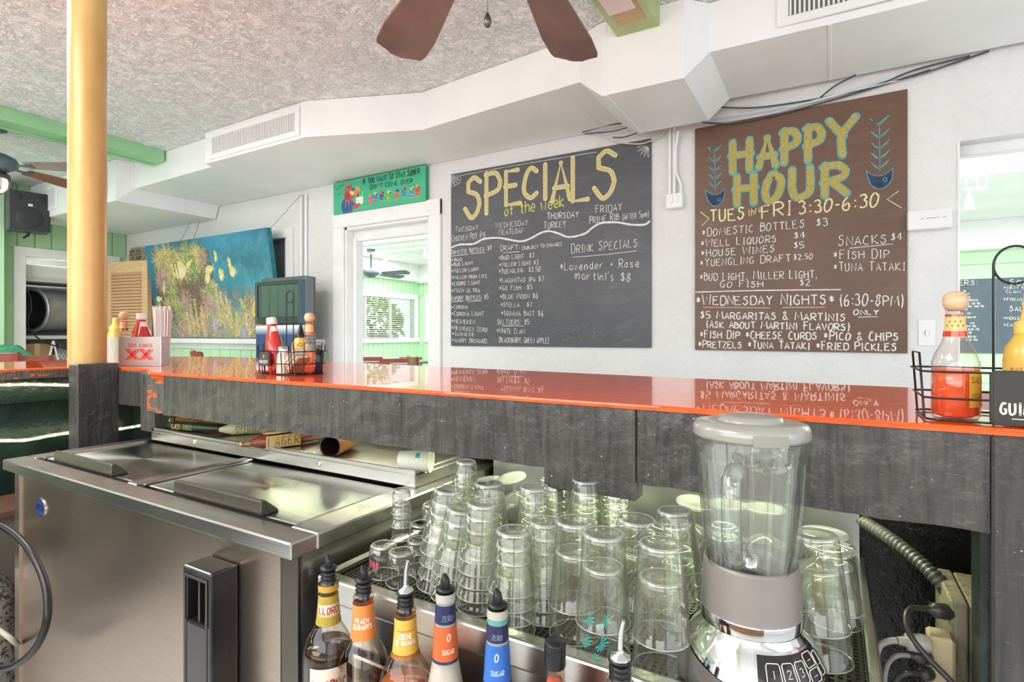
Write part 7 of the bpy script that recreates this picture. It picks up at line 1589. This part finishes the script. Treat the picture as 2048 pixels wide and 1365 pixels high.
def chair_at(label, u, vtop, d, rot, grp, hgt=0.93):
    p = at(u, vtop, d=d); chair(label, (p.x, p.y, 0), rot, grp, p.z / hgt)
GA = 'high chairs beyond the bar'; GB = 'chairs in the far room through the doorway'
cam_dir = math.atan2(0.8634, -0.5045) - math.pi / 2
chair_at('cherry wood chair back rising over the bar at the left picture edge', 20, 703, 4.6, cam_dir + 3.3, GA)
chair_at('cherry wood chair half hidden behind the gold pole', 118, 709, 5.5, cam_dir + 2.9, GA)
chair_at('grey-padded cherry chair seen edge on below the painting', 455, 701, 5.1, cam_dir + 2.2, GA)
chair_at('cherry chair nearest in the far room, its back toward the doorway', 752, 722, 6.2, cam_dir + 3.14, GB)
chair_at('grey-padded chair leftmost in the far room', 733, 715, 7.3, cam_dir + 0.2, GB); chair_at('chair behind the nearest one in the far room', 766, 716, 8.3, cam_dir + 3.0, GB)
chair_at('grey-padded chair facing the doorway, middle of the far room', 806, 718, 7.0, cam_dir + 0.3, GB); chair_at('chair farthest in the far room beside the wall corner', 822, 713, 9.3, cam_dir + 3.3, GB)
chair_at('chair cut by the right jamb of the doorway', 862, 712, 6.6, cam_dir + 2.0, GB)
def table(label, u, v, d, sx, sy, grp='tables beyond the bar'):
    p = at(u, v, d=d); t_ = thing('dining_table', label, 'table', (p.x, p.y, 0), 0, grp); z = p.z
    a = MB(); a.box(p.x - sx / 2, p.x + sx / 2, p.y - sy / 2, p.y + sy / 2, z - 0.03, z); a.build('tabletop', plain('dark_table_top', '#4b4f52', 0.25, coat=0.4), t_, bevel=0.004)
    MB().tube([(p.x, p.y, 0.02), (p.x, p.y, z - 0.03)], 0.035, 12).build('pedestal', M_black, t_)
    a = MB(); a.box(p.x - 0.25, p.x + 0.25, p.y - 0.03, p.y + 0.03, 0, 0.025); a.box(p.x - 0.03, p.x + 0.03, p.y - 0.25, p.y + 0.25, 0, 0.025); a.build('table_foot', M_black, t_)
table('dark table between the chairs in the far room', 832, 722, 8.0, 0.55, 0.6, None)
t_ = thing('green_tablecloth', 'green patterned cloth bunched on a table at the left edge', 'cloth', at(15, 700, d=5.3)); a = MB(); P = at(12, 712, d=5.3); n = 10; vs = []
for j in range(n + 1):
    for i in range(n + 1):
        x = -0.2 + 0.42 * i / n; y = -0.14 + 0.28 * j / n; z = 0.11 * max(0, 1 - (x / 0.22) ** 4) * max(0, 1 - (y / 0.15) ** 4) + 0.012 * math.sin(i * 1.9 + j)
        vs.append((P.x + x, P.y + y, P.z + z - 0.01))
a.add(vs, [(j * (n + 1) + i, j * (n + 1) + i + 1, (j + 1) * (n + 1) + i + 1, (j + 1) * (n + 1) + i) for j in range(n) for i in range(n)], True); a.build('cloth', plain('cloth_green', '#3f8a66', 0.8, var=0.35, vscale=25), t_)
P = at(12, 714, d=5.3); t2 = thing('side_table', 'small table holding the green cloth at the left edge', 'table', (P.x, P.y, 0), 0, None); a = MB(); a.box(P.x - 0.22, P.x + 0.2, P.y - 0.17, P.y + 0.15, P.z - 0.045, P.z - 0.012); a.build('tabletop', M_seat, t2); MB().tube([(P.x, P.y, 0), (P.x, P.y, P.z - 0.04)], 0.03, 10).build('pedestal', M_black, t2)
a = MB(); p = at(6, 640, X=-7.3); a.box(-7.535, -7.36, p.y - 0.55, p.y + 0.03, 0, ZC - 0.01); struct('trim_8', a, M_green2, 0.003)

area('closet_fill_light', (-7.75, 2.85, 2.2), (-7.9, 2.85, 0), 0.3, 0.3, 9, (1, 1, 1))  # unseen lamp added to brighten the closet contents
